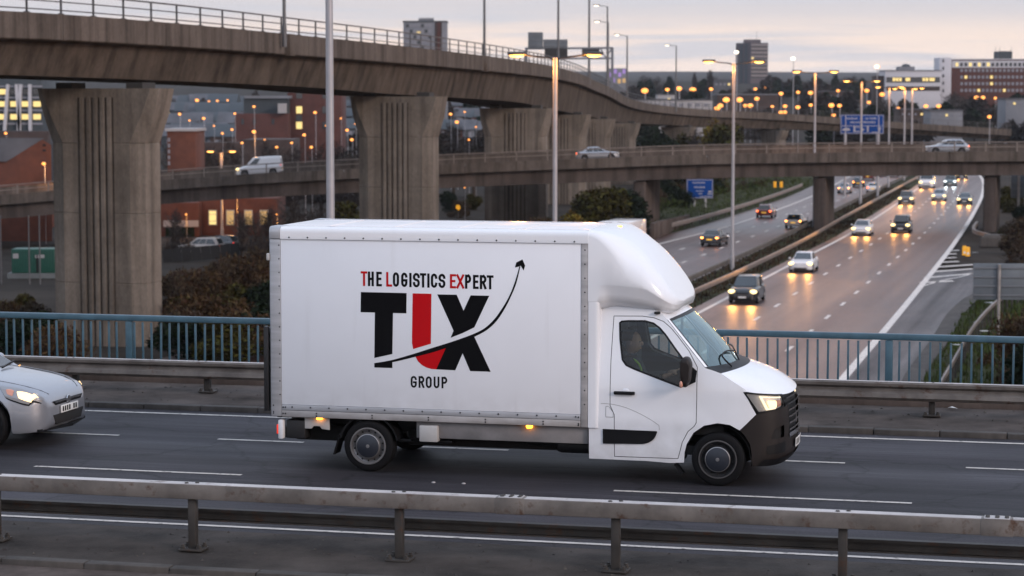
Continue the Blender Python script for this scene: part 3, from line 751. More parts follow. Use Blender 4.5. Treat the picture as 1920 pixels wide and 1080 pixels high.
while u < 15:
    if not any(abs(u-q) < .085 for q in posts):
        bo = put('baluster', BAL_ME, M['blue'], br, (u+RND.uniform(-.005, .005), 8.4+RND.uniform(-.004, .004), RND.uniform(-.006, .006))); bo.rotation_euler = (RND.uniform(-.010, .010), RND.uniform(-.010, .010), RND.uniform(-.08, .08))
    u += .158

# ------------------------------------------------------------------ swept decks
def frames(path):
    out = []
    for i, p in enumerate(path):
        d = path[min(i+1, len(path)-1)]-path[max(i-1, 0)]; d.z = 0; d.normalize()
        out.append((p, d, Vector((d.y, -d.x, 0))))   # point, direction, right-hand normal
    return out
def sweep(frs, prof, name, mat, parent, caps=True, angle=30):
    mb_ = MB()
    mb_.loft([[p+r*a(i) + Vector((0, 0, b(i))) if callable(a) else p+r*a+Vector((0, 0, b)) for a, b in prof(i)] for i, (p, d, r) in enumerate(frs)], caps)
    return mb_.build(name, mat, parent, angle=angle)

# flyover: near (right-hand) edge given by photo column, parapet top row, girder bottom row, distance
FLY = [(-420, 8, 128, 95), (0, 20, 139, 112), (320, 43, 150, 130), (600, 70, 163, 155), (760, 87, 176, 176), (911, 105, 185, 206), (989, 116, 191, 230), (1035, 124, 200, 252), (1086, 138, 211, 284), (1118, 153, 217, 312), (1144, 165, 224, 338), (1183, 186, 230, 370), (1240, 197.5, 233, 400), (1333, 206, 238, 425), (1417, 210, 240.5, 440), (1527, 217, 244, 452), (1655, 227, 249, 460), (1900, 243, 262, 470)]
fpts = [aty(a, b, d) for a, b, c, d in FLY]
fth = [(aty(a, b, d)-aty(a, c, d)).z for a, b, c, d in FLY]
cs = catmull([Vector((p.x, p.y, p.z)) for p in fpts], 2.4)
th = [v.x for v in catmull([Vector((t, i*2.4, 0)) for i, t in enumerate(fth)], 2.4)]
cum = [0.0]
for a, b in zip(fpts, fpts[1:]): cum.append(cum[-1]+(b-a).length)
path = resample(cs, 2.0)
def dist_tab(path):
    out = [0.0]
    for a, b in zip(path, path[1:]): out.append(out[-1]+(b-a).length)
    return out
pd = dist_tab(path); cl = pd[-1]/cum[-1]
thick = lambda i: sinterp(list(zip([c*cl for c in cum], fth)), pd[i])
FR = frames(path)
fly = thing('flyover', 'long curved concrete flyover on flared grooved piers across the upper left', 'flyover')
PARH = 1.28
def fly_prof(i):
    t = thick(i)
    return [(0, -PARH), (-.28, -PARH-.14), (-.62, -PARH-.20), (-1.25, -t), (-7.9, -t), (-8.6, -PARH-.20), (-9.2, -PARH), (-9.2, -PARH+.25), (0, -PARH+.25)]
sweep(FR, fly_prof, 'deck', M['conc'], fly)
# parapet panels: separate precast pieces with open joints
k = 0
while k < len(path)-1:
    n = min(6, len(path)-1-k)
    seg = FR[k:k+n+1]
    a, b = seg[0], seg[-1]
    d0 = (seg[1][0]-seg[0][0]).normalized()*.03; d1 = (seg[-1][0]-seg[-2][0]).normalized()*.03
    seg = [(a[0]+d0, a[1], a[2])]+seg[1:-1]+[(b[0]-d1, b[1], b[2])]
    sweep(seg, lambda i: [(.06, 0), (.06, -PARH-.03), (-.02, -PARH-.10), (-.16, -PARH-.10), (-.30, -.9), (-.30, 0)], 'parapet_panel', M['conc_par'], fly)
    k += n
for side in (-9.0,):
    sweep(FR, lambda i: [(side, 0), (side, -PARH), (side-.25, -PARH), (side-.25, 0)], 'far_parapet', M['conc_par'], fly)
# steel rail on the parapet: posts and three rails
for nm, h, w in (('top_rail', 1.12, .085), ('middle_rail', .68, .06), ('lower_rail', .24, .06)):
    MB().loft([[p+r*a+Vector((0, 0, b)) for a, b in ((-.10, h), (-.10, h-w), (-.10-w, h-w), (-.10-w, h))] for p, d, r in FR]).build(nm, M['rail_dark'], fly)
RP_ME = MB().box((0, 0, .55), (.09, .09, 1.12)).mesh('rail_post')
RB_ME = MB().box((0, 0, .03), (.26, .22, .06)).mesh('post_foot')
rp = resample(path, 3.45)
for p, d, r in frames(rp)[:140]:
    o = put('rail_post', RP_ME, M['rail_dark'], fly, p+r*-.14, math.atan2(d.y, d.x)); put('post_foot', RB_ME, M['rail_dark'], o)
for q in (545, 908):                                # bracket plinths that carry lamp columns
    i = min(range(len(path)), key=lambda i: abs(960+FPX*path[i].x/path[i].y-q))
    p, d, r = FR[i]
    MB().box((0, 0, 0), (1.1, .5, 1.45)).build('column_plinth', M['conc_par'], fly, .03, p+r*.12+Vector((0, 0, -.72)), math.atan2(d.y, d.x))

def octa(hw, ht, cw, ct): return [(-hw+cw, -ht), (hw-cw, -ht), (hw, -ht+ct), (hw, ht-ct), (hw-cw, ht), (-hw+cw, ht), (-hw, ht-ct), (-hw, -ht+ct)]
def pier(px, d, ytop, yfl, wsh, wtop, zbase, head=None, ht=1.25, grooves=5):
    c = aty(px, 300, d); X, Y = c.x, c.y
    i = min(range(len(path)), key=lambda i: abs(path[i].y-Y)); dv = FR[i][1]
    rz = math.atan2(dv.y, dv.x)-PI/2 if head is None else head
    zt = aty(px, ytop, d).z; zf = aty(px, yfl, d).z
    root = fly
    lv = [zbase]; z = zf
    lifts = []
    while z > zbase+.5: lifts.append(z); z -= 3.9
    lifts = [zbase]+lifts[::-1]
    shaft = MB()
    def ring(hw, t, cw, ct, z): return [(x, y, z) for x, y in octa(hw, t, cw, ct)]
    first = None
    for a, b in zip(lifts, lifts[1:]):
        m_ = MB().loft([ring(wsh-.03, ht-.03, .8, .34, a), ring(wsh, ht, .8, .34, a+.035), ring(wsh, ht, .8, .34, b-.035), ring(wsh-.03, ht-.03, .8, .34, b)])
        o = m_.build('pier', M['conc_pier'], fly, 0, (X, Y, 0), rz, angle=20)
    m_ = MB().loft([ring(wsh-.03, ht-.03, .8, .34, zf), ring(wsh, ht, .8, .34, zf+.035), ring(lerp(wsh, wtop, .5), ht, .62, .34, lerp(zf, zt, .5)), ring(wtop-.25, ht, .42, .32, zt-.28), ring(wtop-.2, ht, .40, .30, zt)])
    head_o = m_.build('pier_head', M['conc_pier'], fly, 0, (X, Y, 0), rz, angle=20)
    for k in range(grooves):                         # proud ribs with dark weathered grooves between them
        xk = (k-(grooves-1)/2)*.42
        MB().box((xk, -ht-.03, (zbase+zt-.5)/2), (.27, .07, zt-.5-zbase)).build('rib', M['conc_pier'], head_o, .012)
    for k in range(grooves+1):
        xk = (k-grooves/2)*.42
        MB().box((xk, -ht-.003, (zbase+zt-.5)/2), (.10, .02, zt-.5-zbase)).build('groove', M['conc_stain'], head_o)
    for xk in (-wtop*.55, wtop*.55):
        MB().box((xk, 0, zt+.16), (1.0, 1.6, .34)).build('bearing', M['bearing'], head_o)
    return head_o
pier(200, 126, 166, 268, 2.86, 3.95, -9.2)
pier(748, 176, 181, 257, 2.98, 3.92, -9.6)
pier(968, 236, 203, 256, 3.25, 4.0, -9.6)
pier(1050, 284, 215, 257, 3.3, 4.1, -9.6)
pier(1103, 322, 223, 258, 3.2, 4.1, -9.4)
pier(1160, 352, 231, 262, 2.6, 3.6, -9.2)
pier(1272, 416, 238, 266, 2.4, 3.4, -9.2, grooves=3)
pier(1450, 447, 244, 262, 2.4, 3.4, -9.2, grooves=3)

# ------------------------------------------------------------------ middle overpass
MY = 222.0
MID = [(-260, 385), (50, 362), (310, 337.5), (500, 325), (670, 316), (830, 308), (970, 302), (1110, 297), (1300, 290), (1560, 286), (1880, 284), (2200, 283)]
mpts = [aty(a, b, MY) for a, b in MID]
mpath = resample(catmull(mpts, 3.0), 3.0)
MF = frames(mpath)
mid = thing('road_overpass', 'low concrete road overpass crossing behind the piers with a steel rail on top', 'overpass')
sweep(MF, lambda i: [(0, -.95), (-.55, -1.03), (-.55, -2.38), (-8.2, -2.38), (-8.2, -1.03), (-8.8, -.95), (-8.8, -.30), (0, -.30)], 'deck', M['conc_mid'], mid)
k = 0
while k < len(mpath)-1:
    n = min(4, len(mpath)-1-k); seg = MF[k:k+n+1]
    d0 = (seg[1][0]-seg[0][0]).normalized()*.035
    seg = [(seg[0][0]+d0, seg[0][1], seg[0][2])]+seg[1:-1]+[(seg[-1][0]-d0, seg[-1][1], seg[-1][2])]
    sweep(seg, lambda i: [(.06, .0), (.06, -.98), (-.14, -.98), (-.34, -.6), (-.34, .0)], 'fascia_panel', M['conc_par'], mid)
    k += n
MB().loft([[p+r*a+Vector((0, 0, b)) for a, b in ((-.34, -.28), (-8.5, -.28), (-8.5, -.295), (-.34, -.295))] for p, d, r in MF]).build('road_surface', M['slip'], mid)
for nm, h, w in (('top_rail', .98, .10), ('middle_rail', .50, .08)):
    MB().loft([[p+r*a+Vector((0, 0, b)) for a, b in ((-.12, h), (-.12, h-w), (-.12-w, h-w), (-.12-w, h))] for p, d, r in MF]).build(nm, M['galv_far'], mid)
MP_ME = MB().box((0, 0, .48), (.12, .1, .98)).mesh('rail_post')
for p, d, r in frames(resample(mpath, 3.1)): put('rail_post', MP_ME, M['galv_far'], mid, p+r*-.17, math.atan2(d.y, d.x))
sweep(MF, lambda i: [(-8.5, .6), (-8.5, -.5), (-8.75, -.5), (-8.75, .6)], 'far_parapet', M['conc_par'], mid)
def mid_pier(px, half_t, L, head=None):
    c = aty(px, 300, MY+4.4); top = interp([(q[0], aty(q[0], q[1], MY).z) for q in MID], px)-2.40
    z0 = ground(c.x, c.y)-.6
    rz = math.atan2(.966, .27)
    m_ = MB(); pts = rounded([(-L/2, -half_t), (L/2, -half_t), (L/2, half_t), (-L/2, half_t)], .18, 3)
    m_.loft([[(x, y, z0) for x, y in pts], [(x, y, top-.14) for x, y in pts]])
    o = m_.build('pier', M['conc_mid'], mid, 0, (c.x, c.y, 0), rz)
    MB().box((-L*.3, 0, top-.06), (.7, .7, .14)).build('bearing', M['bearing'], o); MB().box((L*.3, 0, top-.06), (.7, .7, .14)).build('bearing', M['bearing'], o)
mid_pier(1213, .62, 7.2); mid_pier(1546, .58, 7.2); mid_pier(1861, .62, 7.0); mid_pier(770, .62, 6.5); mid_pier(2150, .62, 7)
for nm, c0, c1, h, lab in (('retaining_wall', (1222, 449), (1290, 421), 1.5, 'low brown concrete wall at the foot of the left overpass pier'),):
    a, b = atz(*c0, ZM), atz(*c1, ZM)
    o = thing(nm, lab, 'wall'); n = 6
    for k in range(n):
        p, q = a.lerp(b, k/n+.004), a.lerp(b, (k+1)/n-.004)
        hh = h*(1-.35*k/n)
        MB().beam(p+Vector((0, 0, hh/2)), q+Vector((0, 0, hh/2)), .45, hh).build('wall_panel', M['conc_mid'], o, .02)

# ------------------------------------------------------------------ the box van
van = thing('box_van', 'white box van with black and red logo on its side and headlights on', 'van', bw(0, 1.02), BANG)
SY = -1.02                                           # near side plane in van coordinates
def sp(px, py, y=SY):                                # photo pixel on the near side -> van coordinates
    u_, z_ = vside(px, py, 0.0); return (u_, y, z_)
def vpart(mb_, name, mat, parent=None, bevel=0.0, angle=38, seg=2): return mb_.build(name, M[mat], parent or van, bevel, None, None, angle, seg)
# --- cargo box
BX0, BX1, BZ0, BZ1 = -1.14, 2.74, .825, 2.95
vpart(MB().box(((BX0+BX1)/2+.02, 0, 1.875), (4.06, 1.99, 2.30)), 'cargo_box', 'van_panel')
panel = vpart(MB().box(((BX0+BX1)/2, SY+.012, (BZ0+BZ1)/2), (BX1-BX0, .024, BZ1-BZ0)), 'side_panel', 'van_panel', None, .004)
vpart(MB().box(((BX0+BX1)/2, -SY-.012, (BZ0+BZ1)/2), (BX1-BX0, .024, BZ1-BZ0)), 'side_panel', 'van_panel', None, .004)
cap = rounded([(SY-.018, 2.93), (SY-.018, 3.085), (SY+.30, 3.085), (SY+.30, 2.93)], [0, .12, 0, 0], 6)
for sgn in (1, -1):
    vpart(MB().loft([[(x, sgn*y, z) for y, z in cap] for x in (BX0, 2.83)]), 'roof_rail', 'van_white', None, 0, 30)
    vpart(MB().loft([[(x, sgn*(y-.006), z+.004) for y, z in cap] for x in (-1.285, BX0-.004)]), 'corner_cap', 'alu', None, .006, 30)
    vpart(MB().box((-1.212, sgn*(SY-.004+.06), 1.80), (.142, .13, 2.26)), 'rear_post', 'alu', None, .012)
    vpart(MB().box((2.785, sgn*(SY-.003+.05), 1.80), (.086, .11, 2.27)), 'front_post', 'alu_dirty', None, .008)
    vpart(MB().box(((BX0+BX1)/2, sgn*(SY-.008+.03), .788), (BX1-BX0-.004, .06, .070)), 'upper_side_rail', 'alu', None, .006)
    vpart(MB().box(((BX0+BX1)/2, sgn*(SY-.010+.03), .708), (BX1-BX0-.004, .062, .082)), 'lower_side_rail', 'alu_dirty', None, .006)
vpart(MB().box((.77, 0, 3.070), (4.10, 1.46, .02)), 'roof_panel', 'van_roof', None, .004)
for x in (-.6, .25, 1.1, 1.95): vpart(MB().box((x, 0, 3.083), (.05, 1.40, .012)), 'roof_rib', 'van_roof', None, .004)
vpart(MB().box((-1.292, 0, 1.85), (.03, 1.94, 2.2)), 'rear_shutter', 'alu')
tl = vpart(MB().box((-1.345, 0, 1.27), (.045, 1.93, 1.04)), 'tail_lift_platform', 'alu_dirty', None, .01)
vpart(MB().box((-1.347, SY+.03, 1.27), (.062, .07, 1.08)), 'edge_strip', 'rim_dark', tl, .006)
vpart(MB().box((-1.305, SY+.0, 2.70), (.04, .05, .09)), 'door_latch', 'box_grey', None, .01)
riv = MB()
def rivet(x, z, y=SY-.02, r=.011): riv.lathe([(r, 0), (r*.9, -.006), (.001, -.009)], 7, (x, y, z), 'y')
for k in range(16):
    x = lerp(-1.02, 2.66, k/15); rivet(x, 2.952, SY-.018); rivet(x+.02, .795, SY-.0385+.03)
    if k % 3 == 1:
        rivet(x+.1, .722, SY-.0095); rivet(x+.1, .690, SY-.0095)
for k in range(12):
    z = lerp(.95, 2.85, k/11); rivet(2.79, z, SY-.003); rivet(-1.16, z, SY-.004)
for x in (-1.12, -1.09): rivet(x, .71, SY-.0095); rivet(x, .79, SY-.0085)
for z in (.71, .79, .69): rivet(2.715, z, SY-.0095); rivet(-1.25, z+.02, SY-.004)
stuff(vpart(riv, 'rivets', 'rim_dark'))
# --- logo: flat shapes lying on the side panel
LZ = lambda x, y: (660+x/4.0, 470+y/4.0)
def flat_shape(polys, name, mat, y):
    mb_ = MB()
    for poly in polys:
        pts = [sp(*LZ(*p)) for p in poly]
        v2, e2, f2, *_ = delaunay_2d_cdt([Vector((p[0], p[2])) for p in pts], [(i, (i+1) % len(pts)) for i in range(len(pts))], [], 1, 1e-6)
        mb_.add([(v.x, y, v.y) for v in v2], [tuple(f) for f in f2])
    return vpart(mb_, name, mat, panel)
flat_shape([[(67, 310), (410, 318), (408, 470), (308, 467), (303, 775), (168, 805), (172, 464), (65, 461)]], 'logo_letter', 'logo_black', SY-.0020)
flat_shape([[(168, 845), (168, 876), (303, 880), (303, 830)]], 'logo_letter_foot', 'logo_black', SY-.0020)
flat_shape([[(455, 320), (596, 323), (592, 698), (459, 738), (450, 690)]], 'logo_letter', 'logo_red', SY-.0020)
flat_shape([[(475, 792), (600, 762), (709, 726), (632, 890), (595, 887), (560, 877), (525, 858), (495, 830)]], 'logo_letter_foot', 'logo_red', SY-.0020)
flat_shape([[(640, 328), (785, 330), (837, 450), (890, 335), (1030, 338), (918, 575), (830, 618), (740, 653), (762, 600)]], 'logo_letter', 'logo_black', SY-.0020)
flat_shape([[(704, 730), (820, 686), (916, 642), (1040, 908), (887, 903), (830, 770), (775, 897), (632, 890)]], 'logo_letter_foot', 'logo_black', SY-.0024)
top_e = [(168, 843), (300, 820), (455, 776), (590, 733), (740, 686), (830, 655), (900, 629), (985, 588), (1055, 528), (1115, 450), (1175, 350), (1220, 240), (1256, 118)]
bot_e = [(168, 850), (303, 836), (470, 797), (600, 764), (705, 730), (820, 691), (920, 645), (1010, 596), (1085, 527), (1148, 432), (1198, 332), (1234, 240), (1263, 118)]
def smooth2(p): return [tuple(q)[:2] for q in catmull([Vector((a, b, 0)) for a, b in p], 18)]
flat_shape([smooth2(top_e)+smooth2(bot_e)[::-1]], 'logo_arrow_line', 'logo_black', SY-.0028)
flat_shape([[(1233, 88), (1279, 66), (1299, 112), (1288, 148), (1266, 112), (1256, 118), (1223, 126)]], 'logo_arrow_head', 'logo_black', SY-.0032)
# condensed capitals drawn as strokes; unit box 0..1 x 0..1, y up
def arc(cx, cy_, rx, ry, a0, a1, n=7): return [(cx+rx*math.cos(math.radians(lerp(a0, a1, k/n))), cy_+ry*math.sin(math.radians(lerp(a0, a1, k/n)))) for k in range(n+1)]
GLY = {
 'T': [[(.5, 0), (.5, 1)], [(0, 1), (1, 1)]], 'H': [[(.0, 0), (.0, 1)], [(1, 0), (1, 1)], [(0, .5), (1, .5)]],
 'E': [[(.0, 0), (.0, 1)], [(0, 1), (1, 1)], [(0, 0), (1, 0)], [(0, .52), (.85, .52)]], 'L': [[(0, 1), (0, 0)], [(0, 0), (1, 0)]], 'I': [[(.5, 0), (.5, 1)]],
 'O': [arc(.5, .74, .5, .26, 0, 180)+arc(.5, .26, .5, .26, 180, 360)+[(1, .74)]],
 'G': [arc(.5, .74, .5, .26, 10, 180)+arc(.5, .26, .5, .26, 180, 360)+[(1, .46), (.55, .46)]],
 'C': [arc(.5, .74, .5, .26, 5, 180)+arc(.5, .26, .5, .26, 180, 355)],
 'S': [arc(.5, .76, .5, .24, 5, 180)+arc(.5, .74, .5, .22, 180, 262, 4)+arc(.5, .27, .5, .25, 80, 0, 5)+arc(.5, .25, .5, .25, 0, -178)],
 'X': [[(0, 0), (1, 1)], [(0, 1), (1, 0)]], 'U': [[(0, 1)]+arc(.5, .26, .5, .26, 180, 360)+[(1, 1)]],
 'P': [[(0, 0), (0, 1)], [(0, 1), (.5, 1)]+arc(.5, .74, .5, .26, 90, -90)+[(0, .48)]],
 'R': [[(0, 0), (0, 1)], [(0, 1), (.5, 1)]+arc(.5, .75, .5, .25, 90, -90)+[(0, .5)], [(.5, .5), (1, 0)]]}
def glyph(mb_, ch, x0, x1, ytop, ybot, w, y):
    a, b = sp(*LZ(x0, ybot)), sp(*LZ(x1, ytop)); sl = (sp(*LZ(x1, ybot+(x1-x0)*.031))[2]-a[2])/max(.001, (b[0]-a[0]))
    X0, X1, Z0, Z1 = a[0]+w/2, b[0]-w/2, a[2]+w/2, b[2]-w/2
    for st in GLY[ch]:
        pts = [Vector((lerp(X0, X1, p), lerp(Z0, Z1, q))) for p, q in st]
        L, Rr = [], []
        for i, p in enumerate(pts):
            d0 = (p-pts[i-1]).normalized() if i else (pts[1]-p).normalized()
            d1 = (pts[i+1]-p).normalized() if i < len(pts)-1 else d0
            t = (d0+d1); t = t.normalized() if t.length > .1 else d0
            nn = Vector((-t.y, t.x)); k = 1/max(.6, nn.dot(Vector((-d0.y, d0.x))))
            e = Vector((0, 0))
            if i == 0: e = -d1*w/2
            if i == len(pts)-1: e = d0*w/2
            L.append(p+nn*w/2*k+e); Rr.append(p-nn*w/2*k+e)
        n = len(L)
        mb_.add([(q.x, y-.0002*GLY[ch].index(st), q.y) for q in L+Rr], [(i, i+1, n+i+1, n+i) for i in range(n-1)])
LINE1 = [('T', 66, 115, 'r'), ('H', 120, 164, 'k'), ('E', 183, 224, 'k'), ('L', 257, 301, 'r'), ('O', 307, 353, 'k'), ('G', 369, 416, 'k'), ('I', 430, 447, 'k'), ('S', 457, 509, 'k'), ('T', 510, 557, 'k'), ('I', 565, 582, 'k'), ('C', 592, 640, 'k'), ('S', 649, 701, 'k'), ('E', 735, 780, 'r'), ('X', 783, 842, 'r'), ('P', 848, 894, 'k'), ('E', 908, 950, 'k'), ('R', 959, 1009, 'k'), ('T', 1011, 1062, 'k')]
for ch, x0, x1, c in LINE1:
    mb_ = MB(); glyph(mb_, ch, x0, x1, 155+(x0-66)*.032, 264+(x0-66)*.027, .030 if c == 'k' else .028, SY-.0022)
    vpart(mb_, 'logo_text_letter', 'logo_black' if c == 'k' else 'logo_red', panel)
for ch, x0, x1 in (('G', 441, 486), ('R', 500, 543), ('O', 554, 598), ('U', 613, 656), ('P', 672, 715)):
    mb_ = MB(); glyph(mb_, ch, x0, x1, 940+(x0-441)*.03, 1027+(x0-441)*.022, .024, SY-.0022)
    vpart(mb_, 'logo_text_letter', 'logo_black', panel)
# --- wind deflector (luton head) over the cab
TOP = [(2.83, 3.095), (3.0, 3.07), (3.2, 2.99), (3.41, 2.84), (3.58, 2.66), (3.74, 2.452), (3.83, 2.32), (3.89, 2.225), (3.912, 2.19)]
WID = [(2.83, 1.03), (3.35, 1.025), (3.55, 1.0), (3.68, .96), (3.78, .89), (3.845, .79), (3.885, .64), (3.905, .43), (3.912, .3)]
BOT = [(2.83, 2.13), (3.2, 2.13), (3.6, 2.085), (3.78, 2.07), (3.87, 2.095), (3.905, 2.15), (3.912, 2.17)]
rings = []
for x in [q if q < 3.0 else 3.0+(q-3.0)*.965 for q in [2.83, 2.92, 2.97, 3.02, 3.07, 3.12, 3.22, 3.32, 3.42, 3.50, 3.58, 3.65, 3.72, 3.78, 3.83, 3.87, 3.90, 3.92, 3.935, 3.943]]:
    w, zt, zb = sinterp(WID, x), sinterp(TOP, x), sinterp(BOT, x)
    h = zt-zb; rt = min(.10+.48*smooth(2.83, 3.5, x), h*.62); rb = min(.24, h*.38)
    inb = .11*smooth(2.93, 3.10, x)+.0001                                        # tucked-in lower edge above the doors
    half = [(-w+inb+rb*.5, zb)]+[(-w+(inb)*(1-math.sin(a))+0*a, zb+rb*1.25*(math.sin(a))) for a in [k*PI/2/5 for k in range(1, 6)]]
    half += [(-w+rt*(1-math.cos(a)), zt-rt*.8+rt*.8*math.sin(a)) for a in [k*PI/2/6 for k in range(0, 7)]]
    half += [(-(w-rt)*q, zt+.015*(1-q*q)) for q in (.6, .25)]
    rings.append([(x, y, z) for y, z in half]+[(x, -y, z) for y, z in reversed(half)])
defl = vpart(MB().loft(rings), 'wind_deflector', 'van_white', None, 0, 50)
for sgn in (1, -1):
    pts = rounded([(2.832, SY-.008), (2.965, SY-.006), (2.965, SY+.30), (2.832, SY+.30)], [.004, .05, 0, 0], 5)
    vpart(MB().loft([[(x, sgn*y, z) for x, y in pts] for z in (.665, 2.34)]), 'bulkhead_panel', 'van_white', None, 0, 40)
vpart(MB().box((2.99, .1, 3.075), (.07, .10, .03)), 'roof_marker_lamp', 'amber', None, .01)
vpart(MB().box((3.66, SY+.16, 2.085), (.07, .06, .03)), 'marker_bracket', 'rim_dark', None, .006)
# --- cab
YPL = [(2.8, 1.0), (4.3, 1.0), (4.6, .992), (4.85, .955), (5.03, .885), (5.15, .775), (5.22, .6)]
def ysd(x, z):
    y = sinterp(YPL, x)
    if z > 1.15: y -= .165*((z-1.15)/.95)**1.25
    if z < .5: y -= .05*((.5-z)/.25)**1.5*.5
    y += .010*math.exp(-((z-.74)/.12)**2)*smooth(4.9, 4.2, x)
    return y
def sidefn(sgn, off=0.0): return lambda x, z: (x, sgn*(ysd(x, z)+off), z)
ARCH = [(4.02, .27), (4.03, .40), (4.055, .50), (4.14, .645), (4.27, .737), (4.433, .772), (4.58, .755), (4.70, .69)]
BODY = [(2.84, .275), (3.55, .272), (3.85, .258)]+ARCH+[(4.80, .79), (4.893, .886), (4.82, 1.02), (4.757, 1.145), (4.772, 1.178), (4.70, 1.228), (4.60, 1.29), (4.46, 1.377), (4.36, 1.41), (4.27, 1.435), (4.16, 1.56), (4.03, 1.71), (3.90, 1.865), (3.78, 2.005), (3.71, 2.075), (3.60, 2.125), (3.45, 2.155), (3.25, 2.165), (2.84, 2.165)]
DOOR = [(3.155, .310), (3.95, .312), (3.975, .40), (4.005, .52), (4.075, .655), (4.15, .72), (4.176, .765), (4.18, 1.10), (4.178, 1.445), (4.07, 1.635), (3.93, 1.805), (3.84, 1.905), (3.74, 1.985), (3.62, 2.026), (3.475, 2.043), (3.115, 2.037), (3.10, 1.5), (3.10, .945), (3.155, .83)]
WIN = [(3.186, 1.955), (3.215, 1.98), (3.30, 1.988), (3.508, 1.992), (3.62, 1.965), (3.70, 1.91), (3.772, 1.835), (3.904, 1.665), (3.99, 1.558), (4.09, 1.455), (4.160, 1.37), (4.160, 1.265), (4.06, 1.215), (3.975, 1.190), (3.743, 1.268), (3.40, 1.388), (3.29, 1.435), (3.237, 1.505), (3.20, 1.75)]
def inset(poly, d):
    c = Vector((sum(p[0] for p in poly)/len(poly), sum(p[1] for p in poly)/len(poly))); out = []
    n = len(poly); area = sum(poly[i][0]*poly[(i+1) % n][1]-poly[(i+1) % n][0]*poly[i][1] for i in range(n))
    s_ = 1 if area > 0 else -1
    for i in range(n):
        a, p, b = Vector(poly[i-1]), Vector(poly[i]), Vector(poly[(i+1) % n])
        d0, d1 = (p-a).normalized(), (b-p).normalized()
        nn = Vector((-(d0+d1).y, (d0+d1).x)).normalized()*s_
        out.append(tuple(p+nn*d/max(.5, nn.dot(Vector((-d0.y, d0.x))*s_))))
    return out
for sgn in (-1, 1):
    vpart(skin(BODY, sidefn(sgn), .07, [DOOR]), 'cab_side', 'van_white', None, 0, 60)
    door = vpart(skin(inset(DOOR, .008), sidefn(sgn, .001), .06, [WIN]), 'door', 'van_white', None, 0, 60)
    vpart(skin(WIN, sidefn(sgn, .004), .05, [inset(WIN, .022)]), 'window_seal', 'black', door, 0, 60)
    vpart(skin(inset(WIN, .018), sidefn(sgn, -.004), .08), 'side_window', 'glass_side', door, 0, 60)
    vpart(skin(inset(DOOR, -.03), sidefn(sgn, -.05), .08, [inset(WIN, -.015)]), 'door_lining', 'interior', door, 0, 60)
    vpart(skin([(3.62, 1.27), (3.66, 1.27), (3.70, 1.97), (3.665, 1.97)][::-1], sidefn(sgn, .002), .08), 'window_divider', 'black', door, 0, 60) if sgn > 0 else None
    vpart(skin(rounded([(3.017, .655), (3.70, .650), (3.655, .54), (3.55, .485), (3.017, .472)], [.005, .02, .06, .05, .005]), sidefn(sgn, .014), .06), 'side_moulding', 'black', None, 0, 60)
    vpart(skin(rounded([(3.05, .800), (3.05, .935), (3.092, .937), (3.148, .86), (3.148, .800)], [.01, .01, .02, .03, .005]), sidefn(sgn, .0035), .05, [inset(rounded([(3.05, .800), (3.05, .935), (3.092, .937), (3.148, .86), (3.148, .800)][::-1], .012), .004)]), 'fuel_flap_gap', 'dark')
    crease = [Vector((x, sgn*(ysd(x, z)+.001), z)) for x, z in ((2.99, .965), (3.12, .962), (3.3, .925), (3.5, .845), (3.65, .765), (3.715, .72), (3.72, .665))]
    vpart(MB().tube(catmull(crease, .04), .0028, 5), 'body_crease', 'chassis', None)
    yh = sgn*(ysd(3.28, 1.105)+.012)
    hd = vpart(MB().box((3.285, yh+sgn*.012, 1.106), (.262, .028, .042)), 'door_handle', 'black', door, .010)
    vpart(MB().ellipsoid((3.30, sgn*(ysd(3.3, 1.13)-.006), 1.130), (.055, .014, .032), 14, 8), 'handle_recess', 'van_panel', door)
    # mirror: triangular foot, arm and tall housing with an indicator
    vpart(skin([(4.0, 1.205), (4.158, 1.262), (4.172, 1.40), (4.10, 1.458), (4.05, 1.40), (4.02, 1.33)], sidefn(sgn, .012), .05), 'mirror_foot', 'black', None, 0, 60)
    pts = rounded([(4.005, 1.235), (4.075, 1.21), (4.12, 1.30), (4.135, 1.50), (4.10, 1.585), (4.03, 1.585), (3.995, 1.52)], .03, 3)
    mb_ = MB(); y0 = 1.03
    def mring(d, k): cx, cz = 4.06, 1.40; return [(cx+(x-cx)*k, sgn*(y0+d), cz+(z-cz)*k) for x, z in pts]
    mb_.loft([mring(-.02, .75), mring(.0, .92), mring(.05, 1.0), mring(.14, 1.0), mring(.19, .93), mring(.215, .75)])
    mir = vpart(mb_, 'mirror', 'bumper', None, 0, 45)
    vpart(MB().beam((4.10, sgn*.93, 1.32), (4.06, sgn*1.05, 1.33), .06, .08), 'mirror_arm', 'black', mir, .01)
    vpart(MB().ellipsoid((4.022, sgn*1.235, 1.262), (.022, .025, .045), 10, 8), 'mirror_indicator', 'indicator', mir)
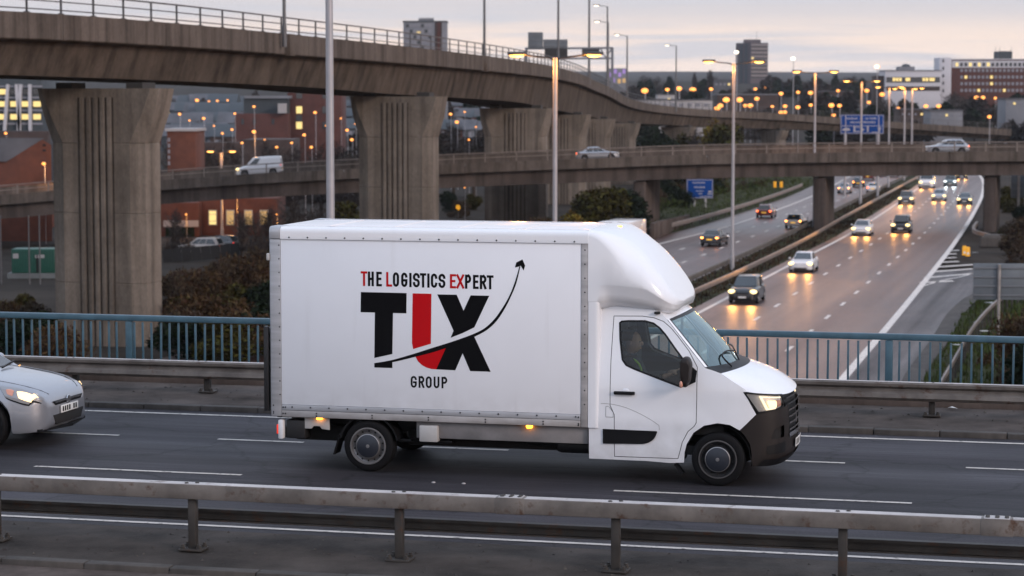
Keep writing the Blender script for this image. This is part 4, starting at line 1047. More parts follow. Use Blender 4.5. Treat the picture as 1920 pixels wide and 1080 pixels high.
# front end follows one plan curve, measured as arc length s from x = 4.60
FP = catmull([Vector(p) for p in ((4.60, -.992, 0), (4.85, -.955, 0), (5.03, -.885, 0), (5.15, -.775, 0), (5.215, -.6, 0), (5.258, -.35, 0), (5.278, 0, 0), (5.258, .35, 0), (5.215, .6, 0), (5.15, .775, 0), (5.03, .885, 0), (4.85, .955, 0), (4.60, .992, 0))], .03)
FD = dist_tab(FP); SMAX = FD[-1]; SC = SMAX/2
KZ = [(.20, .80), (.25, .88), (.33, .975), (.5, 1.0), (.8, 1.0), (1.0, .975), (1.12, .93), (1.25, .84)]
def front(s, z, off=0.0):
    k = interp(list(zip(FD, [p.x for p in FP])), s); y = interp(list(zip(FD, [p.y for p in FP])), s)
    ds = .02
    k2 = interp(list(zip(FD, [p.x for p in FP])), min(SMAX, s+ds)); y2 = interp(list(zip(FD, [p.y for p in FP])), min(SMAX, s+ds))
    k1 = interp(list(zip(FD, [p.x for p in FP])), max(0, s-ds)); y1 = interp(list(zip(FD, [p.y for p in FP])), max(0, s-ds))
    t = Vector((k2-k1, y2-y1)); nn = Vector((t.y, -t.x)).normalized()
    if y < 0 and nn.y > .2: nn = -nn
    kk = sinterp(KZ, z)
    return (4.60+(k-4.60)*kk+nn.x*off, y+nn.y*off, z)
def s_at(x): return interp(sorted((p.x, d) for p, d in zip(FP[:len(FP)//2], FD[:len(FD)//2])), x)
def ffn(off=0.0, mirror=False):
    return (lambda s, z: front(SMAX-s, z, off)) if mirror else (lambda s, z: front(s, z, off))
sA, sB, sC, sD = s_at(4.70), s_at(4.893), s_at(5.20), s_at(4.757)
bleft = [(s_at(4.70), .69), (s_at(4.765), .62), (s_at(4.825), .52), (s_at(4.85), .38), (s_at(4.862), .25)]
GS = SC-.52                                          # left limit of the grille
bump = bleft+[(SC, .235)]+[(SMAX-a, b) for a, b in reversed(bleft)]+[(SMAX-sB, .886), (SMAX-sC, .945), (SMAX-GS, .955), (SMAX-GS-.03, .60), (SMAX-GS-.12, .545), (GS+.12, .545), (GS+.03, .60), (GS, .955), (sC, .945), (sB, .886)]
fog = rounded([(s_at(5.06), .575), (s_at(5.06)+.05, .70), (s_at(5.20), .735), (s_at(5.20), .585)], .03)
bumper = vpart(skin(bump, ffn(), .07, [fog, [(SMAX-a, b) for a, b in fog][::-1]]), 'bumper', 'bumper', None, 0, 50)
vpart(skin([(s_at(4.95), .25), (SMAX-s_at(4.95), .25), (SMAX-s_at(5.0), .335), (s_at(5.0), .335)], ffn(.018), .07), 'bumper_lip', 'black', bumper, 0, 50)
for mir_ in (False, True):
    vpart(skin(inset(fog, -.03), ffn(-.05, mir_), .06), 'fog_recess', 'dark', bumper)
    vpart(skin(rounded([(s_at(5.02), .39), (s_at(5.02), .50), (s_at(5.21), .53), (s_at(5.21), .40)], .03), ffn(.006, mir_), .06), 'lower_trim', 'black', bumper)
    hl = [(sD+.01, 1.148), (sC, 1.098), (sC-.005, .958), (sB+.03, .905)]
    ho = vpart(skin(rounded(hl, .02), ffn(-.03, mir_), .05), 'headlight', 'head_white', None, 0, 50)
    vpart(skin(rounded(inset(hl, -.012), .02), ffn(.006, mir_), .05, [inset(rounded(hl, .02), .010)]), 'headlight_surround', 'black', ho, 0, 50)
    hx = lambda a, b: (lerp(lerp(hl[0][0], hl[1][0], a), lerp(hl[3][0], hl[2][0], a), b), lerp(lerp(hl[0][1], hl[1][1], a), lerp(hl[3][1], hl[2][1], a), b))
    vpart(skin(rounded([hx(.42, .42), hx(.74, .42), hx(.68, .92), hx(.40, .92)], .03), ffn(-.014, mir_), .03), 'headlight_bulb', 'head_glow', ho)
    vpart(skin(rounded([hx(.74, .40), hx(.95, .40), hx(.95, .86), hx(.74, .92)], .02), ffn(-.018, mir_), .03), 'indicator_lamp', 'indicator', ho)
    vpart(skin([hx(.30, .14), hx(.96, .16), hx(.96, .25), hx(.36, .23), hx(.36, .86), hx(.62, .93), hx(.62, .985), hx(.27, .95)], ffn(-.012, mir_), .03), 'daylight_strip', 'drl', ho)
    vpart(skin(rounded(hl, .02), ffn(.001, mir_), .06), 'headlight_lens', 'head_lens', ho, 0, 50)
grille = vpart(skin([(GS+.01, .955), (GS-.06, 1.085), (SC-.2, 1.075), (SC+.2, 1.075), (SMAX-GS+.06, 1.085), (SMAX-GS-.01, .955), (SMAX-GS-.04, .60), (SMAX-GS-.13, .55), (GS+.13, .55), (GS+.04, .60)], ffn(-.035), .07), 'grille', 'black', None, 0, 50)
for k, z in enumerate((.64, .72, .80, .88, .96, 1.035)):
    a = GS+.05-.012*k if z < .93 else GS-.02
    vpart(skin([(a, z), (SMAX-a, z), (SMAX-a, z+.02), (a, z+.02)], ffn(.004), .05), 'grille_bar', 'chrome' if k < 4 else 'rim_dark', grille, 0, 50)
emb = rounded([(SC-.085, .95), (SC, 1.085), (SC+.085, .95), (SC, .815)], .01)
vpart(skin(emb, ffn(.035), .04, [inset(emb, .028)[::-1]]), 'diamond_badge', 'chrome', grille)
vpart(skin([(GS+.005, .60), (GS+.03, .56), (SMAX-GS-.03, .56), (SMAX-GS-.005, .60), (SMAX-GS-.04, .615), (GS+.04, .615)], ffn(.012), .05), 'grille_trim', 'chrome', grille)
vpart(skin(rounded([(SC-.26, .405), (SC+.26, .405), (SC+.26, .515), (SC-.26, .515)], .008), ffn(.03), .06), 'number_plate', 'plate_w', bumper)
for k in range(7): vpart(skin([(SC-.21+k*.062, .425), (SC-.178+k*.062, .425), (SC-.178+k*.062, .495), (SC-.21+k*.062, .495)], ffn(.032), .04), 'plate_character', 'logo_black', bumper) if k != 4 else None
def zhood(s):
    q = abs(s-SC)/(SC-sD); return 1.082+.085*q**2.2
nT = 24; rowsH = []
for i in range(9):
    r = i/8; row = []
    for j in range(nT+1):
        t = -1+2*j/nT
        e = (1-t*t)
        Rr = Vector((4.462+.205*e, t*ysd(4.462, 1.377), 1.375+.020*e))
        s_ = SC+t*(SC-sD-.012); Fr = Vector(front(s_, zhood(s_), .006))
        mid_ = (Rr+Fr)/2+Vector((.03+.05*e, 0, .005+.075*e))
        row.append(Rr*(1-r)**2+mid_*2*r*(1-r)+Fr*r*r)
    rowsH.append(row)
vpart(MB().loft(rowsH, False, False), 'bonnet', 'van_white', None, 0, 60)
def cab_row(E, C, t, y): e = 1-t*t; return Vector((lerp(E[0], C[0], e), t*y, lerp(E[1], C[1], e)))
WT, WTc, WB, WBc = (3.785, 2.002), (3.915, 2.045), (4.272, 1.433), (4.53, 1.415)
def ws_pt(r, t, off=0.0):
    E = (lerp(WT[0], WB[0], r), lerp(WT[1], WB[1], r)); C = (lerp(WTc[0], WBc[0], r)+.02*math.sin(PI*r), lerp(WTc[1], WBc[1], r)+.02*math.sin(PI*r))
    p = cab_row(E, C, t, ysd(*E)); p.x += off*.8; p.z += off*.6; return p
def ws_patch(r0, r1, t0, t1, off, n=10, m=14): return MB().loft([[ws_pt(lerp(r0, r1, i/n), lerp(t0, t1, j/m), off) for j in range(m+1)] for i in range(n+1)], False, False)
ws = vpart(ws_patch(.02, .985, -.955, .955, .0, 12, 20), 'windscreen', 'glass_ws', None, 0, 70)
for a, b in ((-1, -.95), (.95, 1)): vpart(ws_patch(0, 1, a, b, .004, 12, 2), 'windscreen_pillar', 'van_white', None, 0, 70)
vpart(ws_patch(-.0, .045, -.96, .96, .003, 2, 20), 'windscreen_top_band', 'rim_dark', ws, 0, 70)
for a, b in ((-.955, -.925), (.925, .955)): vpart(ws_patch(.0, 1, a, b, .003, 12, 2), 'windscreen_side_band', 'black', ws, 0, 70)
rowsC = [[ws_pt(.975, -1+2*j/20, .002) for j in range(21)], [Vector((4.462+.205*(1-t*t), t*ysd(4.462, 1.377), 1.373+.020*(1-t*t))) for t in [-1+2*j/20 for j in range(21)]]]
cowl = vpart(MB().loft(rowsC, False, False), 'cowl', 'black', None, 0, 70)
for t0, t1 in ((-.62, .05), (.08, .80)):
    a = Vector((4.54, t0*.9, 1.415)); pts = [a, ws_pt(.86, t0+.1, .03), ws_pt(.80, (t0+t1)/2, .03), ws_pt(.84, t1, .03)]
    vpart(MB().tube(catmull(pts, .06), .011, 6), 'wiper', 'black', cowl)
RO = []
for i in range(8):
    x = lerp(2.84, 3.785, i/7); ze = interp([(2.84, 2.165), (3.25, 2.165), (3.45, 2.155), (3.6, 2.125), (3.71, 2.075), (3.785, 2.002)], x)
    RO.append([cab_row((x, ze), (x+.13*(i/7)**2, ze+.05), t, ysd(x, ze)) for t in [-1+2*j/18 for j in range(19)]])
vpart(MB().loft(RO, False, False), 'cab_roof', 'van_white', None, 0, 60)
# cab interior
vpart(MB().box((2.875, 0, 1.25), (.05, 1.86, 1.8)), 'rear_bulkhead', 'interior')
vpart(MB().box((3.5, 0, .42), (1.3, 1.85, .1)), 'cab_floor', 'interior')
vpart(MB().loft([[(4.5, y, 1.36), (4.12, y, 1.40), (3.98, y, 1.30), (3.98, y, 1.0), (4.1, y, .6), (4.5, y, .6)] for y in (-.9, .9)]), 'dashboard', 'interior', None, .03)
for y in (-.47, .12, .55):
    st = vpart(MB().box((3.38, y, .86), (.5, .48, .16)), 'seat', 'seat', None, .05)
    vpart(MB().box((3.10, y, 1.24), (.15, .46, .72)), 'seat_back', 'seat', st, .05); vpart(MB().box((3.08, y, 1.68), (.10, .26, .18)), 'headrest', 'seat', st, .04)
sw = MB(); ring = [(3.93+.07*math.sin(a), -.47+.19*math.cos(a), 1.30+.17*math.sin(a)) for a in [2*PI*k/20 for k in range(21)]]
vpart(sw.tube(ring, .014, 6), 'steering_wheel', 'black')
# --- wheels, arches, chassis
def wheel(x, sgn, front_):
    yo = sgn*1.0
    tyre = MB().lathe([(.212, -.10), (.24, -.112), (.29, -.112), (.318, -.098), (.328, -.07), (.329, 0), (.328, .07), (.318, .098), (.29, .112), (.24, .112), (.212, .10), (.205, 0)], 40)
    tyre.add([], [])
    w = tyre.build('wheel', M['rubber'], van, 0, (x, sgn*.897, .329))
    s_ = sgn
    rim_ = MB().lathe([(.232, .113*s_), (.228, .120*s_), (.214, .118*s_), (.206, .09*s_), (.175, .070*s_), (.160, .082*s_), (.150, .10*s_), (.001, .10*s_)], 40)
    rim_.build('rim', M['rim_dark'] if front_ else M['rim'], w, 0, None, None, 30)
    MB().lathe([(.236, .112*s_), (.235, .1225*s_), (.223, .1235*s_), (.219, .116*s_)], 40).build('rim_edge', M['rim'] if not front_ else M['rim_mid'], w)
    MB().lathe([(.152, .094*s_), (.150, .125*s_), (.143, .130*s_), (.001, .134*s_)], 32).build('hub_cap', M['hubcap'], w)
    MB().lathe([(.156, .108*s_), (.155, .127*s_), (.146, .131*s_), (.143, .120*s_)], 32).build('hub_ring', M['rim'], w)
    MB().lathe([(.024, .133*s_), (.022, .139*s_), (.001, .140*s_)], 12).build('hub_emblem', M['rim'], w)
    for k in range(14):
        a = 2*PI*k/14+.2
        MB().ellipsoid((.188*math.cos(a), .086*s_, .188*math.sin(a)), (.012, .012, .012), 6, 4).build('vent_hole', M['dark'], w)
for sgn in (-1, 1):
    wheel(0.0, sgn, False); wheel(4.439, sgn, True)
    # front wheel arch liner and rear mudguard
    def arcpts(cx, r, a0, a1, n): return [(cx+r*math.cos(math.radians(lerp(a0, a1, k/n))), .33+r*math.sin(math.radians(lerp(a0, a1, k/n)))) for k in range(n+1)]
    ap = [(4.0, .28)]+arcpts(4.42, .415, 175, 5, 14)+[(4.86, .25)]
    vpart(MB().loft([[(x, sgn*.985, z) for x, z in ap], [(x, sgn*.62, z) for x, z in ap]], False, False), 'arch_liner', 'black', None, 0, 60)
    vpart(MB().box((4.43, sgn*.60, .62), (.9, .03, .6)), 'arch_inner_wall', 'black')
    gp = arcpts(0, .395, 168, 12, 14); gi = arcpts(0, .375, 168, 12, 14)
    vpart(MB().loft([[(x, sgn*.985, z) for x, z in gp], [(x, sgn*.72, z) for x, z in gp], [(x, sgn*.72, z) for x, z in gi], [(x, sgn*.985, z) for x, z in gi]], False, True) if False else MB().loft([[(x, sgn*.99, z), (x, sgn*.70, z), (x2, sgn*.70, z2), (x2, sgn*.99, z2)] for (x, z), (x2, z2) in zip(gp, gi)]), 'mudguard', 'black', None, 0, 40)
    vpart(MB().add([(-.385, sgn*.985, .44), (-.385, sgn*.74, .44), (-.455, sgn*.74, .20), (-.455, sgn*.985, .20), (-.40, sgn*.985, .44), (-.40, sgn*.74, .44), (-.475, sgn*.74, .20), (-.475, sgn*.985, .20)], [(0, 1, 2, 3), (7, 6, 5, 4), (0, 3, 7, 4), (1, 5, 6, 2), (3, 2, 6, 7), (0, 4, 5, 1)]), 'mud_flap', 'rubber')
    vpart(MB().box((1.72, sgn*.93, .555), (2.2, .05, .21)), 'chassis_skirt', 'chassis', None, .006)
    vpart(MB().box((.8, sgn*.42, .53), (4.0, .07, .16)), 'chassis_rail', 'rim_dark')
    vpart(MB().box((.795, sgn*.965, .515), (.235, .14, .205)), 'locker_box', 'box_grey', None, .012)
    vpart(MB().ellipsoid((.80, sgn*1.026, .50), (.012, .006, .022), 8, 6), 'locker_lock', 'dark')
    lp = vpart(MB().loft([[(x, sgn*yy, z) for x, z in ((-.86, .655), (-.53, .655), (-.53, .505), (-.63, .515), (-.66, .55), (-.74, .55), (-.77, .515), (-.86, .515))] for yy in (.93, .955)]), 'light_bracket', 'box_grey', None, .004)
    vpart(MB().box((-.65, sgn*.985, .662), (.075, .06, .042)), 'side_marker_lamp', 'amber', None, .014)
    vpart(MB().box((2.085, sgn*.99, .648), (.075, .06, .042)), 'side_marker_lamp', 'amber', None, .014)
    tb = vpart(MB().box((-1.165, sgn*.955, .50), (.07, .12, .25)), 'rear_bumper_end', 'van_panel', None, .02)
    vpart(MB().box((-1.21, sgn*.955, .50), (.022, .09, .12)), 'tail_lamp', 'red_lens', tb, .006)
    vpart(MB().box((-.98, sgn*.86, .50), (.26, .20, .24)), 'tail_bracket', 'rim_dark', None, .02)
vpart(MB().box((-1.12, 0, .45), (.08, 1.75, .14)), 'rear_crossbar', 'rim_dark', None, .01)
vpart(MB().box((.77, 0, .665), (4.0, 1.90, .035)), 'floor_bearers', 'dark')
vpart(MB().box((1.55, 0, .40), (2.3, 1.25, .20)), 'underbody_shade_block', 'dark', None, .03)  # dark slab added in place of tanks to deepen the van's shadow
vpart(MB().box((-.75, 0, .42), (.7, 1.3, .2)), 'tail_lift_ram', 'dark', None, .03)
vpart(MB().lathe([(.001, -.22), (.085, -.22), (.10, -.18), (.10, .18), (.085, .22), (.001, .22)], 18, (2.60, -.66, .385), 'x'), 'air_tank', 'rim_dark')
vpart(MB().box((2.2, -.60, .41), (.42, .3, .07)), 'fuel_pipe_guard', 'black', None, .02)
vpart(MB().lathe([(.001, -.28), (.12, -.28), (.13, -.2), (.13, .2), (.12, .28), (.001, .28)], 18, (-.72, -.35, .42), 'x'), 'silencer', 'rim_dark')
vpart(MB().tube([(0, -.9, .33), (0, .9, .33)], .06, 12), 'rear_axle', 'rim_dark'); vpart(MB().tube([(4.44, -.9, .33), (4.44, .9, .33)], .05, 12), 'front_axle', 'rim_dark')
vpart(MB().box((4.3, 0, .55), (1.2, 1.1, .5)), 'engine_block', 'dark')
vpart(MB().beam((3.9, -.88, .24), (4.0, -.88, .12), .12, .03), 'mud_strip', 'black')
for x in (.45, .98): vpart(MB().box((x, -.86, .40), (.18, .10, .035)), 'pipe_clip', 'black', None, .01)

# --- driver
drv = tag(bpy.data.objects.new('person', None), 'driver in a dark jacket with a bright green strap sitting in the van cab', 'person'); COL.objects.link(drv)
drv.location = bw(3.25, .55, 0); drv.rotation_euler = (0, 0, BANG)
def skin_body(name, verts, edges, mat, parent, root=0, sub=2):
    me = bpy.data.meshes.new(name); me.from_pydata([v[:3] for v in verts], edges, [])
    o = put(name, me, mat, parent)
    sk = o.modifiers.new('skin', 'SKIN'); 
    for i, v in enumerate(verts):
        r = v[3]; d = me.skin_vertices[0].data[i]; d.radius = r if isinstance(r, tuple) else (r, r); d.use_root = (i == root)
    sk.use_smooth_shade = True
    ss = o.modifiers.new('sub', 'SUBSURF'); ss.levels = sub; ss.render_levels = sub
    return o
hv = [(.0, 0, .97, (.17, .14)), (-.02, 0, 1.15, (.16, .13)), (.0, 0, 1.36, (.18, .13)), (.03, 0, 1.50, (.09, .08)), (.04, 0, 1.56, .055)]
he = [(0, 1), (1, 2), (2, 3), (3, 4)]
for sg in (-1, 1):
    n = len(hv)
    hv += [(.03, sg*.19, 1.45, .075), (.14, sg*.25, 1.22, .055), (.44, sg*.20, 1.27, .042), (.10, sg*.10, .95, .10), (.50, sg*.12, 1.0, .075), (.62, sg*.12, .60, .055), (.74, sg*.12, .52, .045)]
    he += [(2, n), (n, n+1), (n+1, n+2), (0, n+3), (n+3, n+4), (n+4, n+5), (n+5, n+6)]
skin_body('body', hv, he, M['jacket'], drv)
hd = MB()
rg = []
for z, rx, ry, dx in ((1.53, .05, .05, .02), (1.57, .075, .06, .03), (1.61, .092, .068, .045), (1.66, .10, .075, .045), (1.71, .103, .078, .04), (1.76, .095, .074, .03), (1.80, .07, .055, .02), (1.82, .03, .025, .015)):
    rg.append([(dx+rx*math.cos(2*PI*k/16), ry*math.sin(2*PI*k/16), z) for k in range(16)])
hd.loft(rg); hd.ellipsoid((.150, 0, 1.66), (.022, .014, .026), 8, 6)
hd.ellipsoid((.02, -.078, 1.665), (.018, .012, .03), 8, 6); hd.ellipsoid((.02, .078, 1.665), (.018, .012, .03), 8, 6)
head = hd.build('head', M['skin'], drv, 0, None, None, 70)
hr = MB(); hr.loft([[(.015-.012+(rx+.012)*math.cos(2*PI*k/16)*(1 if math.cos(2*PI*k/16) < 0 else .8), (ry+.012)*math.sin(2*PI*k/16), z) for k in range(16)] for z, rx, ry in ((1.70, .095, .072), (1.75, .10, .076), (1.80, .082, .062), (1.835, .04, .03))])
hr.build('hair', M['hair'], head, 0, None, None, 70)
for sg in (-1, 1):
    MB().ellipsoid((.128, sg*.032, 1.685), (.012, .016, .009), 8, 6).build('eye', M['hair'], head)
MB().ellipsoid((.132, 0, 1.60), (.012, .028, .007), 8, 6).build('mouth', M['indicator'], head)
for sg in (-1, 1):
    pv = [(.44, sg*.20, 1.27, .036), (.52, sg*.185, 1.30, .038)]; pe = [(0, 1)]
    for k, ln in enumerate((.07, .085, .08, .065)):
        n = len(pv); yy = sg*(.165+.016*k)
        pv += [(.56, yy, 1.315, .011), (.56+ln*.5, yy, 1.34, .010), (.56+ln*.75, yy, 1.305, .009)]; pe += [(1, n), (n, n+1), (n+1, n+2)]
    n = len(pv); pv += [(.52, sg*.14, 1.30, .012), (.57, sg*.125, 1.285, .011)]; pe += [(1, n), (n, n+1)]
    skin_body('hand', pv, pe, M['skin'], drv, 0, 1)
st = [Vector(p) for p in ((.02, -.17, 1.50), (.11, -.17, 1.46), (.165, -.16, 1.38), (.175, -.15, 1.25), (.16, -.14, 1.10))]
MB().tube(catmull(st, .04), .014, 6).build('hiviz_strap', M['hiviz'], drv)

# ------------------------------------------------------------------ cars
KINDS = {
 # top line of the lower body (x, z), half width (x, w), greenhouse: base rear/front x, roof rear/front x, belt z, roof z, base half width, roof half width
 'hatch': dict(L=(-2.08, 2.10), top=[(-2.08, .60), (-2.05, .84), (-1.95, .93), (-1.3, .95), (0, .92), (.85, .92), (1.0, .925), (1.3, .885), (1.65, .83), (1.90, .765), (2.02, .70), (2.08, .62), (2.10, .54)],
    w=[(-2.08, .66), (-1.98, .80), (-1.4, .885), (0, .895), (1.3, .885), (1.7, .845), (1.92, .76), (2.03, .65), (2.08, .56), (2.10, .50)], gh=(-1.96, 1.08, -1.42, .10, .90, 1.46, .79, .60), wx=(-1.28, 1.32), r=.315),
 'saloon': dict(L=(-2.28, 2.26), top=[(-2.28, .60), (-2.24, .86), (-2.1, .96), (-1.5, .97), (0, .91), (.85, .91), (1.0, .92), (1.3, .88), (1.75, .83), (2.05, .765), (2.18, .70), (2.24, .62), (2.26, .54)],
    w=[(-2.28, .66), (-2.15, .80), (-1.5, .885), (0, .90), (1.4, .885), (1.8, .85), (2.08, .76), (2.19, .66), (2.24, .57), (2.26, .51)], gh=(-1.78, 1.05, -1.02, .12, .90, 1.43, .79, .59), wx=(-1.38, 1.40), r=.32),
 'suv': dict(L=(-2.15, 2.15), top=[(-2.15, .68), (-2.12, .96), (-2.0, 1.06), (-1.3, 1.06), (0, 1.03), (.85, 1.03), (1.05, 1.03), (1.4, 1.0), (1.8, .94), (2.02, .82), (2.12, .68), (2.15, .5)],
    w=[(-2.15, .72), (-2.0, .84), (-1.4, .91), (0, .92), (1.3, .91), (1.75, .86), (2.0, .74), (2.15, .55)], gh=(-2.05, 1.10, -1.68, .25, 1.01, 1.66, .82, .66), wx=(-1.32, 1.34), r=.35),
 'panelvan': dict(L=(-2.2, 2.18), top=[(-2.2, .70), (-2.18, 1.0), (-2.1, 1.04), (-1.3, 1.04), (0, 1.02), (.9, 1.02), (1.15, 1.02), (1.45, .97), (1.8, .88), (2.05, .76), (2.14, .62), (2.18, .48)],
    w=[(-2.2, .80), (-2.05, .88), (-1.4, .90), (0, .90), (1.3, .90), (1.8, .82), (2.05, .70), (2.18, .52)], gh=(-2.17, 1.22, -2.10, .45, 1.0, 1.80, .86, .74), wx=(-1.35, 1.33), r=.32)}
CARME = {}
def car_meshes(kind):
    if kind in CARME: return CARME[kind]
    K = KINDS[kind]; x0, x1 = K['L']; r = K['r']; ra = r+.055
    xs_ = set([x0, x0+.02, x0+.05, x1, x1-.015, x1-.04, x1-.08, x1-.13])
    x = x0+.1
    while x < x1-.15: xs_.add(round(x, 3)); x += .13
    for wx in K['wx']:
        for k in range(-6, 7): xs_.add(round(wx+ra*math.sin(k/6*PI/2), 3))
        xs_.add(round(wx-ra-.012, 3)); xs_.add(round(wx+ra+.012, 3))
    rings = []
    for x in sorted(xs_):
        w = sinterp(K['w'], x); zt = sinterp(K['top'], x)
        zl = interp([(x0, .42), (x0+.15, .27), (x1-.3, .20), (x1-.06, .22), (x1, .32)], x)
        for wx in K['wx']:
            if abs(x-wx) < ra: zl = max(zl, r+math.sqrt(max(0, ra*ra-(x-wx)**2)))
        zs = zt-.13 if zt > .75 else zt-.06           # shoulder
        zl = min(zl, zs-.05)
        zm = max(lerp(zl, zs, .55), zl+.02)
        half = [(0, zl), (w-.06, zl), (w-.01, zl+.015), (w+.006, zl+.05 if zl+.05 < zm else zl+.02), (w, zm), (w-.012, lerp(zm, zs, .6)), (w-.02, zs), (w-.055, zs+(zt-zs)*.6), (w-.12, zt-.012), (w*.55, zt+.012), (0, zt+.02)]
        rings.append([(x, -a, b) for a, b in half]+[(x, a, b) for a, b in reversed(half[1:-1])])
    out = {'body': MB().loft(rings).mesh('body', angle=42)}
    br_, bf, rr, rf, zb, zr, wb, wr = K['gh']
    def gpt(f, t, s, g=0.0):                          # f: 0 rear..1 front, t: 0 base..1 roof
        x = lerp(lerp(br_, rr, t), lerp(bf, rf, t), f); w = lerp(wb, wr, t)-.05*abs(2*f-1)**3
        return (x, s*w, lerp(zb-.02, zr, t)+(-.03*(abs(2*f-1)**2.5) if t > .9 else 0))
    gr = []
    for t in (0, .33, .66, .92, 1.0):
        row = [gpt(k/10, t, -1) for k in range(11)]+[gpt(1-k/10, t, 1) for k in range(11)]
        if t == 1.0: row = [(x*.97+.0*x, y*.90, z+.012) for x, y, z in row]
        gr.append(row)
    out['cabin'] = MB().loft(gr).mesh('cabin', angle=40)
    def pane(c, off):                                 # quad pushed out along its normal
        c = [Vector(p) for p in c]; n = (c[1]-c[0]).cross(c[3]-c[0]).normalized()
        ctr = sum(c, Vector())/4
        if n.dot(ctr-Vector(((rr+rf)/2, 0, zb))) < 0: n = -n
        return [p+n*off for p in c]
    def quadmesh(c, off=.012):
        a = pane(c, off); m_ = MB(); rows = [[a[0].lerp(a[1], i/4).lerp(a[3].lerp(a[2], i/4), j/3) for i in range(5)] for j in range(4)]
        return m_.loft(rows, False, False).mesh('pane')
    f0, f1 = .0, 1.0
    def fr_pane(f, inset_, off): 
        A_, B_, C_, D_ = (gpt(f, .10, -1), gpt(f, .10, 1), gpt(f, .86, 1), gpt(f, .86, -1))
        q = [Vector(p) for p in (A_, B_, C_, D_)]; 
        for p in q: p.y *= inset_
        return quadmesh(q, off)
    out['windscreen'] = fr_pane(1.0, .92, .016); out['rear_window'] = fr_pane(0.0, .86, .016)
    win = []
    solid = kind == 'panelvan'
    for s in (-1, 1):
        for (a, b) in (((.70, .93),) if solid else ((.10, .42), (.45, .68), (.70, .93)) if kind != 'saloon' else ((.14, .44), (.47, .68), (.70, .93))):
            q = [gpt(a, .12, s), gpt(b, .12, s), gpt(b-(.05 if b > .9 else 0), .84, s), gpt(a+(.05 if a < .2 else 0), .84, s)]
            win.append(quadmesh(q, .012))
    out['side_window'] = win
    out['wheel'] = MB().lathe([(r*.62, -.095), (r*.9, -.105), (r*.985, -.085), (r, -.04), (r, .04), (r*.985, .085), (r*.9, .105), (r*.62, .095)], 20, caps=True).mesh('wheel')
    rm = MB().lathe([(r*.66, .100), (r*.64, .112), (r*.58, .10), (r*.25, .085), (r*.16, .112), (.001, .114)], 20)
    out['rim'] = rm.mesh('rim')
    zt1 = sinterp(K['top'], x1-.20)
    hz = zt1-.085; hw = sinterp(K['w'], x1-.22)
    def lamp_mesh(xc, yc, zc, dx, dy, dz): return MB().ellipsoid((xc, yc, zc), (dx, dy, dz), 12, 8).mesh('lamp')
    out['headlight'] = [lamp_mesh(x1-.17, s*(hw-.10), hz, .17, .24, .135) for s in (-1, 1)]
    zr1 = sinterp(K['top'], x0+.06)-.13; rw = sinterp(K['w'], x0+.08)
    out['tail_light'] = [MB().box((x0+.07, s*(rw-.10), zr1), (.10, .24, .13)).mesh('lamp', .03) for s in (-1, 1)]
    out['front_plate'] = MB().box((x1+.004, 0, .44), (.02, .50, .11)).mesh('plate')
    out['rear_plate'] = MB().box((x0-.006, 0, .62), (.02, .50, .11)).mesh('plate')
    gz = sinterp(K['top'], x1-.06)
    out['grille'] = MB().loft([[(x1-.075+q, y, z) for y, z in ((-.42, gz-.03), (.42, gz-.03), (.36, gz-.14), (-.36, gz-.14))] for q in (0, .055)]).mesh('grille')
    out['intake'] = MB().loft([[(x1-.10+q, y, z) for y, z in ((-.50, .36), (.50, .36), (.44, .26), (-.44, .26))] for q in (0, .115)]).mesh('intake')
    out['mirror'] = [MB().ellipsoid((bf-.28, s*(wb+.20), zb+.09), (.07, .10, .065), 10, 6).mesh('mirror') for s in (-1, 1)]
    out['rear_bumper'] = MB().box((x0+.03, 0, .40), (.12, 1.3, .16)).mesh('bumper', .04)
    CARME[kind] = out
    return out
def make_car(name, kind, label, cat, loc, rz, paint, lights='front', group=None, beam='beam', tail='tail', scale=1.0, taxi=False):
    Q = car_meshes(kind); root = thing(name, label, cat, loc, rz, group); root.scale = (scale,)*3
    put('body', Q['body'], paint, root); put('cabin', Q['cabin'], paint, root)
    put('windscreen', Q['windscreen'], M['car_glass'], root)
    if kind != 'panelvan': put('rear_window', Q['rear_window'], M['car_glass'], root)
    for m_ in Q['side_window']: put('side_window', m_, M['car_glass'], root)
    K = KINDS[kind]; ww = .80 if kind != 'suv' else .83
    for wx in K['wx']:
        for s in (-1, 1):
            w = put('wheel', Q['wheel'], M['rubber'], root, (wx, s*ww, K['r']), 0 if s > 0 else PI)
            put('rim', Q['rim'], M['rim'], w)
    for m_ in Q['headlight']: put('headlight', m_, M[beam] if lights == 'front' else M['head_white'], root)
    if lights == 'front' and kind and beam != 'head_glow':
        x1 = K['L'][1]
        for s in (-1, 1):
            ld = bpy.data.lights.new('headlight_beam', 'SPOT'); ld.energy = 130; ld.color = (1, .42, .10) if beam == 'beam' else (.8, .95, 1); ld.spot_size = 1.6; ld.spot_blend = .6; ld.shadow_soft_size = .2
            lo = bpy.data.objects.new('headlight_beam', ld); COL.objects.link(lo); lo.parent = root; lo.location = (x1+.06, s*.58, .68); lo.rotation_euler = (0, -PI/2+.10, 0)
    for m_ in Q['tail_light']: put('tail_light', m_, M[tail] if lights in ('rear', 'both') else M['red_lens'], root)
    put('grille', Q['grille'], M['black'], root); put('intake', Q['intake'], M['black'], root)
    put('front_plate', Q['front_plate'], M['plate_w'], root); put('rear_plate', Q['rear_plate'], M['plate_y'], root); put('rear_bumper', Q['rear_bumper'], paint, root)
    for m_ in Q['mirror']: put('mirror', m_, paint if paint is not None else M['black'], root)
    if taxi: MB().box((K['gh'][0]+.35, 0, K['gh'][5]-.25), (.05, .22, .12)).build('lit_sign', M['plate_y'], root)
    return root
